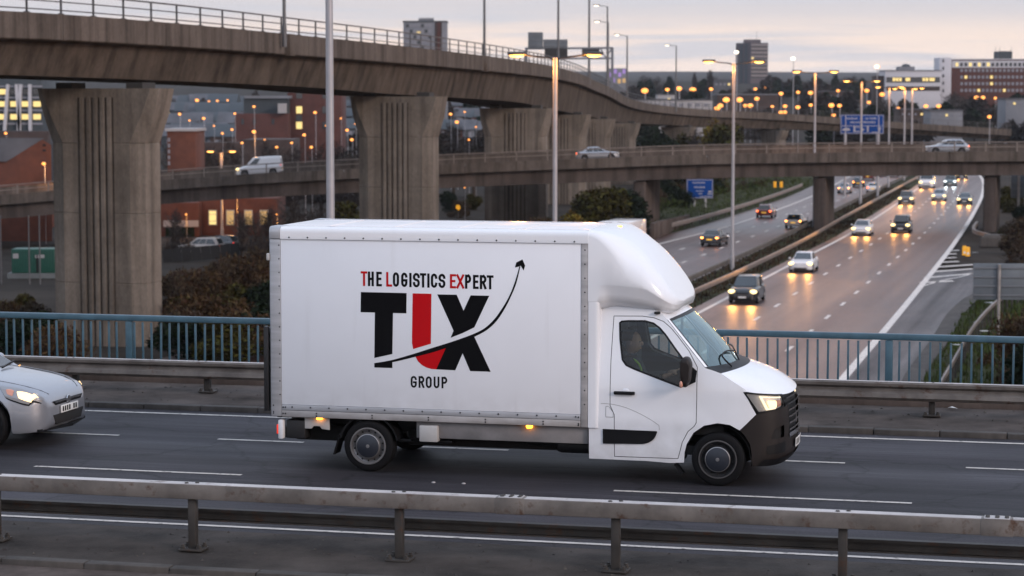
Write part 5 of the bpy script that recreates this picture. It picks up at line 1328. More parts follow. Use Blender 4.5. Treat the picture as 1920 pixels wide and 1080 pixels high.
P_ = dict(black=car_paint('black', (.012, .012, .014)), grey=car_paint('grey', (.07, .072, .078)), silver=car_paint('silver', (.36, .37, .40), .5), white=car_paint('white', (.66, .65, .66), 0),
          red=car_paint('red', (.12, .014, .012)), dark=car_paint('charcoal', (.030, .030, .034)), teal=car_paint('teal', (.10, .15, .16)), beige=car_paint('beige', (.34, .29, .26), .3), midsilver=car_paint('midsilver', (.33, .345, .38), .55), blue=car_paint('darkblue', (.02, .03, .06)))
def head_of(line, y): return math.atan2(4.0, xat(line, y+2)-xat(line, y-2))
ON = 'oncoming cars on the motorway'; AW = 'cars driving away on the motorway'
def oncoming(px, py, kind, paint, label, beam='beam', name='car', cat='car', sc=1.0):
    p = atz(px, py, ZM+.012); rz = head_of(W1, p.y)+PI
    p = p+Vector((math.cos(rz), math.sin(rz), 0))*-2.0   # bottom pixel is at the front bumper
    return make_car(name, kind, label, cat, p, rz, P_[paint], 'front', ON, beam, scale=sc)
def away(px, py, kind, paint, label, tail='tail', taxi=False, sc=1.0):
    p = atz(px, py, ZM+.012); rz = head_of(L1, p.y)
    p = p+Vector((math.cos(rz), math.sin(rz), 0))*2.0
    return make_car('car', kind, label, 'car', p, rz, P_[paint], 'rear', AW, tail=tail, taxi=taxi, scale=sc)
oncoming(1392, 570, 'suv', 'black', 'black car with headlights on, closest of the oncoming cars', sc=1.0)
oncoming(1501, 511, 'saloon', 'white', 'white saloon with headlights on, second closest oncoming car')
oncoming(1614, 442, 'saloon', 'white', 'white saloon with headlights on beside the middle overpass pier')
oncoming(1688, 437, 'suv', 'black', 'black car with headlights on beyond the overpass, in the middle lane')
oncoming(1698, 384, 'suv', 'grey', 'grey car with bright headlights nearest the central barrier')
oncoming(1760, 377, 'hatch', 'silver', 'silver hatchback with warm headlights in the middle lane under the overpass')
oncoming(1808, 384, 'saloon', 'dark', 'dark car with headlights on beside the right edge line')
oncoming(1737, 353, 'panelvan', 'white', 'white panel van with headlights on, farthest in the lane next to the barrier', name='van', cat='van', sc=1.25)
oncoming(1781, 350, 'suv', 'teal', 'teal car with cold white headlights under the overpass', 'beam_w')
oncoming(1803, 336, 'hatch', 'dark', 'farthest oncoming car, small, with warm headlights just under the overpass')
away(1331, 462, 'saloon', 'dark', 'dark saloon with glowing tail lights, closest of the cars driving away', 'tail_o')
away(1432, 409, 'hatch', 'red', 'dark red hatchback with tail lights on in the left lane')
away(1487, 429, 'hatch', 'beige', 'pale hatchback with a small yellow lit sign in its rear window', 'tail_o', True)
away(1582, 363, 'saloon', 'silver', 'silver car half hidden behind the middle overpass pier', 'tail_o')
away(1609, 351, 'hatch', 'dark', 'dark car with orange tail lights ahead of the silver one', 'tail_o')
away(1636, 362, 'saloon', 'white', 'white car with tail lights on driving away under the overpass')
away(1627, 338, 'suv', 'red', 'red car with bright red lights far away under the overpass')
away(1650, 331, 'hatch', 'red', 'small red car far away left of the dark pair of tail lights')
away(1674, 332, 'suv', 'dark', 'dark car with red lights farthest to the right in the lanes driving away')
# traffic on the overpass
def on_mid(px, name, kind, paint, label, cat, facing, lane, lights, sc=1.0, tail='tail'):
    z = interp([(q[0], aty(q[0], q[1], MY).z) for q in MID], px)-.275
    c = aty(px, 290, MY+lane)
    i = min(range(len(mpath)), key=lambda i: abs(mpath[i].x-c.x)); d = MF[i][1]
    dz = (mpath[min(i+1, len(mpath)-1)].z-mpath[max(i-1, 0)].z)/max(.1, (mpath[min(i+1, len(mpath)-1)]-mpath[max(i-1, 0)]).length)
    o = make_car(name, kind, label, cat, (c.x, c.y, z+.01), math.atan2(d.y, d.x)+(PI if facing < 0 else 0), P_[paint], lights, 'traffic on the overpass', tail=tail, scale=sc)
    o.rotation_euler = (0, -math.atan(dz)*facing, o.rotation_euler[2])
    return o
on_mid(487, 'van', 'panelvan', 'white', 'white panel van on the overpass between the two nearest piers', 'van', -1, 2.2, 'front', 1.05)
on_mid(1121, 'car', 'saloon', 'silver', 'silver car on the overpass right of the third pier, facing right', 'car', 1, 2.0, 'both', .95)
on_mid(1776, 'car', 'hatch', 'silver', 'silver car at the right end of the overpass with red tail lights', 'car', -1, 2.0, 'both', 1.0)
# box truck whose roof shows behind the van
p = atz(1168, 520, ZM); ty = 168.0; tx = 960+0; tpos = Vector((aty(1172, 420, ty).x, ty, ZM+.012)); trz = head_of(L1, 190)
trk = thing('box_truck', 'white box lorry on the motorway, its roof showing behind the van deflector', 'lorry', tpos, trz)
MB().box((-.9, 0, 2.55), (5.6, 2.35, 2.75)).build('cargo_box', P_['white'], trk, .06)
MB().box((-.9, 0, .85), (6.0, 2.1, .35)).build('chassis', M['black'], trk)
MB().loft([[(x, y, z) for x, z in ((2.05, .5), (2.05, 2.6), (2.5, 2.65), (3.45, 2.05), (3.85, 1.4), (3.9, .5))] for y in (-1.1, 1.1)]).build('cab', P_['white'], trk, .08)
MB().loft([[(x, y, z) for x, z in ((2.75, 2.52), (3.42, 2.08), (3.44, 2.10), (2.77, 2.54))] for y in (-.95, .95)]).build('windscreen', M['car_glass'], trk)
for wx in (-2.6, 2.9):
    for s in (-1, 1):
        w = MB().lathe([(.3, -.12), (.44, -.13), (.48, -.08), (.48, .08), (.44, .13), (.3, .12)], 20, caps=True).build('wheel', M['rubber'], trk, 0, (wx, s*1.0, .48)); MB().lathe([(.29, .125*s), (.1, .10*s), (.001, .12*s)], 16).build('rim', M['rim'], w)
for s in (-1, 1):
    MB().box((-3.72, s*.95, .9), (.06, .3, .14)).build('tail_light', M['tail'], trk); MB().ellipsoid((3.86, s*.8, .9), (.06, .16, .1)).build('headlight', M['head_white'], trk)
MB().box((-3.71, 0, 2.5), (.03, 2.1, 2.5)).build('rear_door', P_['white'], trk, .01)
# silver car following the van on the bridge (only its front is in the picture)
SCAR = make_car('car', 'hatch', 'silver hatchback with headlights on entering the bridge at the left edge', 'car', bw(-4.86-2.05, 1.42, 0), BANG, P_['midsilver'], 'none', None, scale=1.03)
for o_ in [c for c in SCAR.children if c.name.split('.')[0] in ('headlight', 'grille', 'intake', 'front_plate', 'mirror')]: bpy.data.objects.remove(o_)
KH = KINDS['hatch']
def hsurf(x, f, off=.006, sgn=-1):                    # point on the front wing / bonnet of the hatch body; f = 4 side .. 10 bonnet centre
    w = sinterp(KH['w'], x); zt = sinterp(KH['top'], x); zs = zt-.13 if zt > .75 else zt-.06
    zl = interp([(-2.08, .42), (-1.9, .27), (1.8, .20), (2.04, .22), (2.10, .32)], x); zl = min(zl, zs-.05); zm = max(lerp(zl, zs, .55), zl+.02)
    pr = [(0, zl), (w-.06, zl), (w-.01, zl+.015), (w+.006, zl+.05), (w, zm), (w-.012, lerp(zm, zs, .6)), (w-.02, zs), (w-.055, zs+(zt-zs)*.6), (w-.12, zt-.012), (w*.55, zt+.012), (0, zt+.02)]
    i = min(9, int(f)); a_, b_ = pr[i], pr[i+1]; q = f-i
    return (x+off*.5, sgn*(lerp(a_[0], b_[0], q)+off), lerp(a_[1], b_[1], q)+off*.6)
def hpatch(poly, name, mat, off, parent, sgn=-1, step=.04, r=.16): return skin(rounded(poly, r, 4), lambda x, f: hsurf(x, f, off, sgn), step).build(name, M[mat], parent, 0, None, None, 60)
for sgn in (-1, 1):
    lens = [(1.50, 7.6), (1.62, 5.7), (1.86, 5.35), (2.02, 5.6), (2.05, 6.6), (1.97, 7.5), (1.78, 8.0)]
    h_ = hpatch(lens, 'headlight', 'head_dim', .004, SCAR, sgn)
    hpatch([(1.74, 7.1), (1.78, 6.0), (1.92, 5.8), (2.0, 6.3), (1.95, 7.1), (1.84, 7.4)], 'headlight_bulb', 'head_glow', .009, h_, sgn)
    hpatch([(1.60, 7.0), (1.63, 6.3), (1.70, 6.1), (1.71, 7.1), (1.66, 7.3)], 'indicator_lamp', 'indicator', .009, h_, sgn)
    hpatch([(1.48, 7.65), (1.50, 7.35), (1.63, 5.5), (1.86, 5.1), (2.03, 5.3), (2.02, 5.6), (1.86, 5.35), (1.62, 5.7)], 'headlight_edge', 'black', .007, h_, sgn)
    MB().tube([hsurf(x, 8.55, .001, sgn) for x in (.98, 1.2, 1.4, 1.6, 1.8, 1.95, 2.03)], .005, 5).build('bonnet_seam', M['dark'], SCAR)
    MB().tube([hsurf(1.02, f, .001, sgn) for f in (3.2, 4, 5, 6, 7)], .005, 5).build('wing_seam', M['dark'], SCAR)
    mh = MB().ellipsoid((.60, sgn*.98, .99), (.085, .11, .065), 14, 10).build('mirror', P_['midsilver'], SCAR); MB().beam((.62, sgn*.82, .95), (.61, sgn*.93, .97), .06, .04).build('mirror_arm', M['black'], mh)
MB().loft([[(2.085+q, y, z) for y, z in ((-.44, .60), (.44, .60), (.38, .545), (-.38, .545))] for q in (0, .022)]).build('upper_grille', M['black'], SCAR, .004)
MB().loft([[(2.075+q, y, z) for y, z in ((-.46, .42), (.46, .42), (.38, .29), (-.38, .29))] for q in (0, .034)]).build('lower_grille', M['dark'], SCAR, .006)
MB().beam((2.105, -.40, .585), (2.105, .40, .585), .015, .018).build('chrome_bar', M['chrome'], SCAR)
MB().lathe([(.001, 0), (.055, 0), (.06, -.01)], 16, (2.112, 0, .575), 'x').build('round_badge', M['chrome'], SCAR)
MB().box((2.118, 0, .475), (.014, .52, .10)).build('front_plate', M['plate_w'], SCAR, .003)
for k in range(7):
    if k != 4: MB().box((2.126, -.205+k*.066, .475), (.004, .038, .065)).build('plate_character', M['logo_black'], SCAR)
MB().beam((1.98, -.70, .245), (2.12, 0, .235), .08, .03).build('front_lip', M['black'], SCAR); MB().beam((1.98, .70, .245), (2.12, 0, .235), .08, .03).build('front_lip', M['black'], SCAR)
for sgn in (-1, 1): MB().beam((1.10, sgn*.1, .955), (1.0, sgn*.66, .985), .02, .02).build('wiper', M['black'], SCAR)
# parked cars in the yard on the left
PK = 'cars parked in the yard'
for px, py, d, pnt, kd, lab, rz in ((378, 452, 215, 'beige', 'suv', 'pale car parked in the yard beside the first pier, left one', 2.9), (412, 450, 222, 'grey', 'hatch', 'grey car parked in the yard, right of the pale one', 2.7), (10, 428, 250, 'white', 'suv', 'white car parked at the far left under the overpass', 1.2)):
    c = aty(px, py, d); make_car('car', kd, lab, 'car', (c.x, c.y, ground(c.x, c.y)+.02), rz, P_[pnt], 'none', PK)

# ------------------------------------------------------------------ lamp columns
def tube_me(name, pts, r, n=10): return MB().tube(pts, r, n).mesh(name)
LHEAD = MB().loft([[(x, y*w, z) for y, z in ((-1, 0), (-.8, .09), (0, .14), (.8, .09), (1, 0), (.6, -.03), (-.6, -.03))] for x, w in ((0, .07), (.15, .15), (.5, .19), (.85, .16), (.98, .05))]).mesh('lamp_head')
LGLOW = MB().ellipsoid((.52, 0, -.05), (.36, .15, .10), 12, 8).mesh('lamp_glass')
FARGLOW = MB().ellipsoid((0, 0, 0), (.60, .60, .42), 10, 7).mesh('lamp_glass')
def spot_under(parent, loc, energy, col=(1, .38, .07)):
    ld = bpy.data.lights.new('lamp_light', 'POINT'); ld.energy = energy; ld.color = col; ld.shadow_soft_size = .3
    o = bpy.data.objects.new('lamp_light', ld); COL.objects.link(o); o.parent = parent; o.location = loc
def lamp_column(px, ytop, d, label, arms=(-1, 1), arm=1.6, r=.11, zbase=None, rz=0.0, energy=0, glow='lamp', pole='pole', group='street lamps along the roads', top_r=None, name='street_lamp'):
    t = aty(px, ytop, d); zb = ground(t.x, t.y)-.2 if zbase is None else zbase; h = t.z-zb
    root = thing(name, label, 'street lamp', (t.x, t.y, zb), rz, group)
    MB().tube([(0, 0, 0), (0, 0, 1.4), (0, 0, 1.42), (0, 0, h)], [r*1.35, r*1.3, r, top_r or r*.62], 14).build('pole', M[pole], root)
    for s in arms:
        MB().tube(catmull([Vector((0, 0, h-.15)), Vector((s*.3, 0, h)), Vector((s*arm*.6, 0, h+.06)), Vector((s*arm, 0, h+.16))], .25), .045, 8).build('arm', M['lamp_case'], root)
        hd_ = put('lamp_head', LHEAD, M['lamp_case'], root, (s*arm*.88, 0, h+.16), 0 if s > 0 else PI)
        put('lamp_glass', LGLOW, M[glow], hd_)
        if energy: spot_under(hd_, (.35, 0, -.55), energy)
    return root
lamp_column(616, -160, 60, 'tall grey lamp column rising behind the van roof, left of the second pier', r=.125, top_r=.095, rz=.3)
lamp_column(1041, 108, 112, 'double-headed lamp column with an orange-lit mast standing behind the van', r=.125, top_r=.11, energy=560, rz=-.1)
lamp_column(1376, 119, 170, 'double-headed lamp column in the central reservation, closest one with its foot in view', r=.13, top_r=.10, energy=560, rz=.05)
lamp_column(1529, 137, 226, 'double-headed lamp column beside the middle overpass pier', r=.135, top_r=.10, energy=560, rz=.1)
lamp_column(1616, 154, 278, 'double-headed lamp column rising behind the blue motorway sign', r=.14, top_r=.11, energy=560, rz=.1)
lamp_column(1668, 165, 330, 'double-headed lamp column just right of the blue motorway sign', r=.15, top_r=.12, energy=500, rz=.1, arm=1.4)
lamp_column(1697, 168, 365, 'lamp column with a glowing mast, left one of the close pair right of the sign', r=.16, top_r=.13, energy=500, arm=1.3)
lamp_column(1711, 167, 395, 'lamp column with a glowing mast, right one of the close pair right of the sign', r=.17, top_r=.14, energy=500, arm=1.3)
lamp_column(1595, 213, 300, 'lamp column with one lit head seen left of the sign, low one', (-1,), .9, .12, energy=0) if False else None
# columns standing on the flyover
def fly_lamp(px, ytop, label, arms=(1,), glow='lamp_white', off=-.5, pole='pole_dark', r=.12, extra=None):
    i = min(range(len(path)), key=lambda i: abs(960+FPX*path[i].x/path[i].y-px)); p = path[i]+FR[i][2]*off
    t = aty(px, ytop, p.y)
    root = lamp_column(px, ytop, p.y, label, arms, 1.3, r, p.z-.9, 0, 0, glow, pole, 'lamp columns on the flyover')
    return root
fly_lamp(531, -190, 'dark thin lamp column on the flyover, leftmost')
fly_lamp(908, -140, 'dark thin lamp column on the flyover right of the tower block', r=.13)
fly_lamp(1047, -110, 'dark thin lamp column on the flyover rising behind the sign gantry', r=.15)
fly_lamp(1105, -70, 'dark thin lamp column rising through the right half of the sign gantry', r=.17)
fly_lamp(1139, 12, 'lamp column with a lit head above the right end of the sign gantry', (-1,), r=.17, off=-1.5)
fly_lamp(1140.5, 42, 'second lit lamp column close behind the right end of the gantry, lower head', (-1,), r=.17, off=-4.0)
fly_lamp(1176, 67, 'lit lamp column against the sky right of the gantry', (-1,), r=.17)
fly_lamp(1268, 86, 'lit lamp column against the sky left of the dark tower block', (-1,), r=.16)
# town lamps: photo column and row of the glow, or also a given distance; the mast reaches down to the ground there
def solve_d(py, h=9.0):
    best = min(range(440, 1400, 10), key=lambda d: abs(CAMH+(HORIZON-py)*d/FPX-ground(60, d)-h)); return float(best)
TOWN = [(1210, 170), (1252, 168), (1300, 168.5), (1334, 167), (1274, 166), (1363, 187), (1388, 187), (1346, 203), (1352, 198), (1398, 198), (1408, 198), (1420, 185), (1417, 167), (1435, 165), (1465, 175.5), (1449, 200), (1473, 199), (1465, 211), (1472, 210.5), (1497, 201), (1520.5, 174), (1497, 173), (1521, 197), (1560, 197.5), (1575, 198), (1572, 170), (1626, 170), (1654, 169), (1630, 192), (1655, 177), (1685, 164), (1722, 166.5), (1742, 167), (1737, 199), (1761, 199), (1784, 160), (1800, 151), (1809, 168), (1871, 163), (1908, 164), (1915, 155.5), (1832, 183), (1844, 183), (1867, 184), (1685, 203), (1564, 216), (1856, 219), (1478, 107), (1488, 110), (1645, 125), (1383, 97)]
TG = 'small lit lamps of the town on the hillside'
TP_ME = tube_me('pole', [(0, 0, 0), (0, 0, 1.0)], .13, 6)
def town_lamp(px, py, d=None, label=None, glow='lamp_far', s=1.0, group=TG):
    d = d or solve_d(py); t = aty(px, py, d); zb = ground(t.x, t.y)
    root = thing('street_lamp', label or 'small glowing street lamp on the dark hillside of the town', 'street lamp', (t.x, t.y, zb), 0, group)
    po = put('pole', TP_ME, M['pole'], root); po.scale = (s*d/600, s*d/600, t.z-zb+.2)
    gl = put('lamp_glass', FARGLOW, M[glow], root, (-.15*s, 0, t.z-zb)); q = s*d/560*1.12; gl.scale = (q, q, q)
ORD = ['first', 'second', 'third', 'fourth', 'fifth', 'sixth', 'seventh', 'eighth', 'ninth', 'tenth', 'eleventh', 'twelfth', '13th', '14th', '15th', '16th', '17th', '18th', '19th', '20th', '21st', '22nd', '23rd', '24th', '25th', '26th']
rowof = lambda y: 'upper' if y < 172 else 'middle' if y < 195 else 'lower'
TOWN = sorted(q for q in TOWN if q[1] > 120); cnt = {}
for px, py in TOWN:
    rw = rowof(py); cnt[rw] = cnt.get(rw, 0)+1
    if py > 120: town_lamp(px, py, None, f'small glowing town lamp, {ORD[cnt[rw]-1]} from the left in the {rw} row on the hillside', 'lamp_far', RND.uniform(.6, 1.3))
for px, py, lab in ((1488, 110, 'tall slim mast with a pale lit head right of the dark tower block'), (1645, 125, 'tall slim mast with a faint reddish head above the sign'), (1382, 98, 'tall slim mast with a pale head left of the dark tower block')): town_lamp(px, py, 480, lab, 'lamp_white', .8, 'tall slim masts against the sky')
for px, py, d, s, lab in ((478, 247, 262, .95, 'lit street lamp with an orange glow above the white panel van'), (572, 253, 250, .8, 'lit street lamp with a glowing mast right of the white panel van'), (592, 211, 330, .8, 'lit street lamp in front of the tall brick block'), (661, 262, 300, .8, 'lit street lamp just left of the second pier'), (858, 229, 330, .9, 'round lit street lamp between the second and third pier'), (84, 307, 231, .95, 'bright yellow lamp at the left edge of the first pier'), (477, 200, 420, .7, 'lit lamp in front of the low brick building'), (441, 213, 420, .6, 'small lit lamp left of the low brick building'), (370, 188, 700, .9, 'lit lamp on the grey hillside, leftmost right of the first pier'), (392, 190, 720, .55, 'small lamp on the grey hillside, second from the first pier'), (408, 189, 720, .6, 'small lamp on the grey hillside, third from the first pier'), (427, 188, 740, .5, 'small pinkish lamp on the grey hillside, fourth from the first pier'), (630, 190, 740, .5, 'small lamp on the hillside right of the tall grey column'), (872, 352, 225, .35, 'small lamp on a thin post under the overpass between second and third pier')):
    town_lamp(px, py, d, lab, 'lamp_far', s*.8 if d < 400 else s*.8, 'lit street lamps in the yards on the left')
rl = random.Random(77)
LEFTL = [(338, 214), (349, 250), (356, 226), (383, 222), (402, 236), (418, 250), (436, 243), (455, 268), (497, 262), (520, 276), (548, 268), (585, 276), (612, 236), (622, 270), (640, 222), (652, 244), (668, 232), (846, 214), (872, 210), (880, 262), (893, 238), (12, 250), (30, 336), (60, 332), (350, 402), (445, 372), (520, 402)]
for k_, (px_, py_) in enumerate(LEFTL):
    town_lamp(px_, py_, 330-(py_-214)*.9 if py_ < 300 else 240, f'small orange lamp behind the overpass between the first two piers, {ORD[k_]} from the left' if k_ < 17 else (f'small orange lamp between second and third pier, {ORD[k_-17]} from the left' if k_ < 21 else f'small orange lamp near the yard under the overpass, {ORD[k_-21]} one'), 'lamp_far', rl.uniform(.32, .66), 'scattered small lamps in the left yards')
for px_, py_, d_, e_ in ((84, 322, 230, 260), (478, 262, 261, 200), (350, 418, 239.5, 160), (445, 388, 239.5, 180), (520, 418, 239.5, 160)):
    ld_ = bpy.data.lights.new('lamp_light', 'POINT'); ld_.energy = e_; ld_.color = (1, .42, .09); ld_.shadow_soft_size = .3
    lo_ = bpy.data.objects.new('lamp_light', ld_); COL.objects.link(lo_); lo_.location = aty(px_, py_, d_)
lamp_column(415, 286, 240, 'low double-headed lamp glowing orange left of the white panel van', (-1, 1), .75, .13, energy=150, top_r=.13)

# ------------------------------------------------------------------ motorway barriers
def barrier(line, y0, y1, label, mat, h=.62, depth=.30, post=4.0, name='crash_barrier', off=0.0, postm='galv_dark'):
    pts = resample([p+Vector((off, 0, 0)) for p in line if y0 <= p.y <= y1], post)
    root = thing(name, label, 'crash barrier')
    fr_ = frames(pts)
    MB().loft([[p+r*a+Vector((0, 0, b)) for a, b in ((.09, h), (.02, h+.02), (.02, h-depth), (.09, h-depth), (.12, h-depth*.5))] for p, d, r in fr_]).build('rail', M[mat], root)
    pm_ = MB().box((0, 0, h/2), (.11, .10, h)).mesh('post')
    for p, d, r in fr_: put('post', pm_, M[postm], root, p, math.atan2(d.y, d.x))
barrier(B1, 90, 400, 'dark steel crash barrier, left one of the two in the central reservation', 'wood_barrier', .72, .34)
barrier(B2, 90, 400, 'pale steel crash barrier, right one of the two in the central reservation', 'galv_far', .72, .34)
barrier(shift(L1, -3.5), 165, 330, 'pale steel crash barrier along the grass bank left of the motorway', 'galv_far', .9, .42)
SF = fit([Vector((16.6, 88, ZM)), Vector((20.3, 102, ZM)), Vector((24.0, 116, ZM)), Vector((28.5, 131, ZM)), Vector((31.5, 139, ZM)), Vector((34.5, 145, ZM))], 60, 146, 4)
barrier(SF, 60, 146, 'long fence with a pale top rail along the slip road grass', 'galv_far', 1.25, .22, 2.0, 'roadside_fence', postm='galv_dark')
a = [atz(*q, ZM) for q in ((1832, 430), (1825, 440), (1828, 447), (1845, 452), (1862, 456), (1880, 455))]
cb = thing('crash_barrier', 'curved pale barrier wrapping round the foot of the right overpass pier', 'crash barrier')
MB().loft([[p+r*x_+Vector((0, 0, z_)) for x_, z_ in ((.12, .8), (-.12, .8), (-.12, .45), (.12, .45))] for p, d, r in frames(catmull(a, .6))]).build('rail', M['galv_far'], cb)
for q in a: MB().box((0, 0, .35), (.12, .12, .7)).build('post', M['galv_dark'], cb, 0, q)
p = atz(1865, 460, ZM)
tag(MB().loft([rounded([(-1.6, -.6), (1.6, -.6), (1.3, .6), (-1.2, .6)], .3, 3) and [(x, y, z) for x, y in rounded([(-1.6*k, -.6*k), (1.6*k, -.6*k), (1.3*k, .6*k), (-1.2*k, .6*k)], .3*k, 3)] for z, k in ((-.1, 1), (.7, .9), (1.0, .6))]).build('concrete_block', M['kerb'], None, .05, p), 'pale concrete block lying at the end of the curved barrier', 'block')

# ------------------------------------------------------------------ signs
def board(name, label, px0, py0, px1, py1, d, legs, mat='signblue', border='signwhite', text=(), rz=0.0, zfoot=None, thick=.08, legs_up=True, ribs=0, cat='road sign', legm='pole'):
    a, b = aty(px0, py0, d), aty(px1, py1, d); W, Hh = abs(b.x-a.x), abs(a.z-b.z); c = Vector(((a.x+b.x)/2, d, (a.z+b.z)/2))
    root = thing(name, label, cat, (c.x, c.y, 0), rz)
    pl = MB().box((0, 0, c.z), (W, thick, Hh)).build('panel', M[mat], root, .01)
    if border:
        t_ = Hh*.032
        for q, s_ in (((0, -thick/2-.004, c.z+Hh/2-t_), (W*.98, .01, t_)), ((0, -thick/2-.004, c.z-Hh/2+t_), (W*.98, .01, t_)), ((-W/2+t_, -thick/2-.005, c.z), (t_, .01, Hh*.98)), ((W/2-t_, -thick/2-.005, c.z), (t_, .01, Hh*.98))):
            MB().box(q, s_).build('border', M[border], pl)
    for (u0, v0, u1, v1) in text:
        MB().box((lerp(-W/2, W/2, (u0+u1)/2), -thick/2-.006, lerp(c.z-Hh/2, c.z+Hh/2, (v0+v1)/2)), ((u1-u0)*W, .008, (v1-v0)*Hh)).build('legend', M['signwhite'], pl)
    for k in range(ribs):
        z = lerp(c.z-Hh/2, c.z+Hh/2, (k+.5)/ribs)
        MB().box((0, -thick/2-.03, z), (W*.99, .05, .07)).build('stiffener', M['signframe'], root)
    zf = zfoot if zfoot is not None else ground(c.x, c.y)-.1
    for f in legs:
        MB().tube([(lerp(-W/2, W/2, f), (thick/2+.08) if ribs == 0 else -thick/2-.12, zf), (lerp(-W/2, W/2, f), (thick/2+.08) if ribs == 0 else -thick/2-.12, c.z+Hh*.48)], .1*d/170 if d > 170 else .085, 10).build('post', M[legm], root)
    return root, W, Hh, c
def words(x0, x1, v0, v1, seed, gap=.018):            # blurred word shapes: rows of small upright blocks
    r = random.Random(seed); out = []; x = x0
    while x < x1-.02:
        w = r.uniform(.018, .034); hh = r.choice((1.0, .72, .72, .8)); out.append((x, v0, min(x1, x+w), v0+(v1-v0)*hh)); x += w+gap*r.choice((.45, .5, .6))
    return out
txt = words(.12, .40, .76, .86, 1)+words(.45, .53, .76, .86, 2)+words(.57, .64, .76, .86, 3)+words(.67, .86, .76, .86, 4)+words(.22, .48, .56, .66, 5)+words(.52, .80, .56, .66, 6)
txt += [(.03, .40, .97, .435), (.30, .10, .345, .40), (.61, .10, .65, .40), (.345, .10, .45, .155), (.345, .32, .45, .36), (.72, .06, .90, .10), (.05, .16, .22, .28), (.09, .28, .19, .31)]
sg, W, Hh, c = board('direction_sign', 'blue motorway sign with two lines of white words above lane symbols', 1576, 215, 1657, 251, 300, (.12, .88), text=txt)
ar = [(.88, .12), (.92, .12), (.92, .27), (.945, .25), (.945, .29), (.90, .37), (.855, .29), (.855, .25), (.88, .27)]
MB().prism(ar, lambda u, v: (lerp(-W/2, W/2, u), -.06, lerp(c.z-Hh/2, c.z+Hh/2, v)), lambda u, v: (lerp(-W/2, W/2, u), -.05, lerp(c.z-Hh/2, c.z+Hh/2, v))).build('arrow', M['signwhite'], sg)
ar = [(.50, .12), (.56, .22), (.50, .32), (.50, .25), (.46, .25), (.46, .19), (.50, .19)]
MB().prism(ar, lambda u, v: (lerp(-W/2, W/2, u), -.06, lerp(c.z-Hh/2, c.z+Hh/2, v)), lambda u, v: (lerp(-W/2, W/2, u), -.05, lerp(c.z-Hh/2, c.z+Hh/2, v))).build('arrow', M['signwhite'], sg)
txt = words(.22, .70, .78, .87, 8)+words(.28, .70, .54, .63, 9)+words(.35, .66, .36, .42, 10)+words(.45, .60, .22, .30, 11)+[(.80, .20, .94, .26), (.82, .30, .94, .40)]+words(.50, .93, .07, .14, 12)
board('direction_sign', 'blue road sign with white words behind the left overpass pier', 1287, 336, 1337, 372, 262, (.30, .72), text=txt, rz=.1)
board('road_sign', 'large grey back of a road sign on one post beside the slip road grass', 1826, 494, 1932, 562, 118, (.44,), 'signback', None, ribs=4, rz=-.08, legm='galv')
board('road_sign', 'grey back of a distant road sign right of the right overpass pier', 1896, 325, 1932, 371, 235, (.38,), 'signback', None, ribs=4, legm='galv')
for px, lab in ((1808, 'yellow bollard at the hatched nose of the slip road, left one'), (1814.5, 'yellow bollard at the hatched nose of the slip road, right one')):
    p = atz(px, 480 if px < 1810 else 482, ZM+.01)
    b_ = thing('bollard', lab, 'bollard', p, 0, 'yellow bollards')
    MB().loft([[(x, y, z) for x, y in rounded([(-.24*k, -.16*k), (.24*k, -.16*k), (.24*k, .16*k), (-.24*k, .16*k)], .08, 3)] for z, k in ((0, 1.05), (.1, 1), (.95, .95), (1.08, .75))]).build('shell', M['yellow'], b_, .02)
    b_.scale = (.72, .72, .78)
    MB().box((0, 0, .04), (.6, .45, .08)).build('foot', M['black'], b_)
    MB().lathe([(.001, -.165), (.13, -.165), (.14, -.155)], 14, (0, 0, .38)).build('disc', M['plate_w'], b_)
for px, py, lab in ((1453, 346, 'small yellow-green sign on a post by the grass bank, left one'), (1465, 346, 'small yellow-green sign on a post by the grass bank, right one')):
    c = aty(px, py, 300); r_ = thing('marker_sign', lab, 'road sign', (c.x, c.y, 0), 0, 'yellow marker signs')
    MB().box((0, 0, c.z), (.38, .08, .8)).build('panel', M['yellow'], r_, .02); MB().tube([(0, .08, ground(c.x, c.y)), (0, .08, c.z)], .06, 6).build('post', M['galv_dark'], r_)
c = aty(859, 389, 215); r_ = thing('warning_sign', 'small yellow warning sign on a thin post under the overpass', 'road sign', (c.x, c.y, 0))
MB().add([(.6*x_, y_, c.z+.6*(z_-c.z)) for x_, y_, z_ in ((-.4, 0, c.z-.1), (.1, 0, c.z-.5), (.4, 0, c.z-.05), (.15, 0, c.z+.45), (-.3, 0, c.z+.4), (-.4, .06, c.z-.1), (.1, .06, c.z-.5), (.4, .06, c.z-.05), (.15, .06, c.z+.45), (-.3, .06, c.z+.4))], [(0, 1, 2, 3, 4), (9, 8, 7, 6, 5)]+[(i, i+5, (i+1) % 5+5, (i+1) % 5) for i in range(5)]).build('panel', M['yellow'], r_); MB().tube([(0, .1, ground(c.x, c.y)), (0, .1, c.z)], .05, 6).build('post', M['galv_dark'], r_)
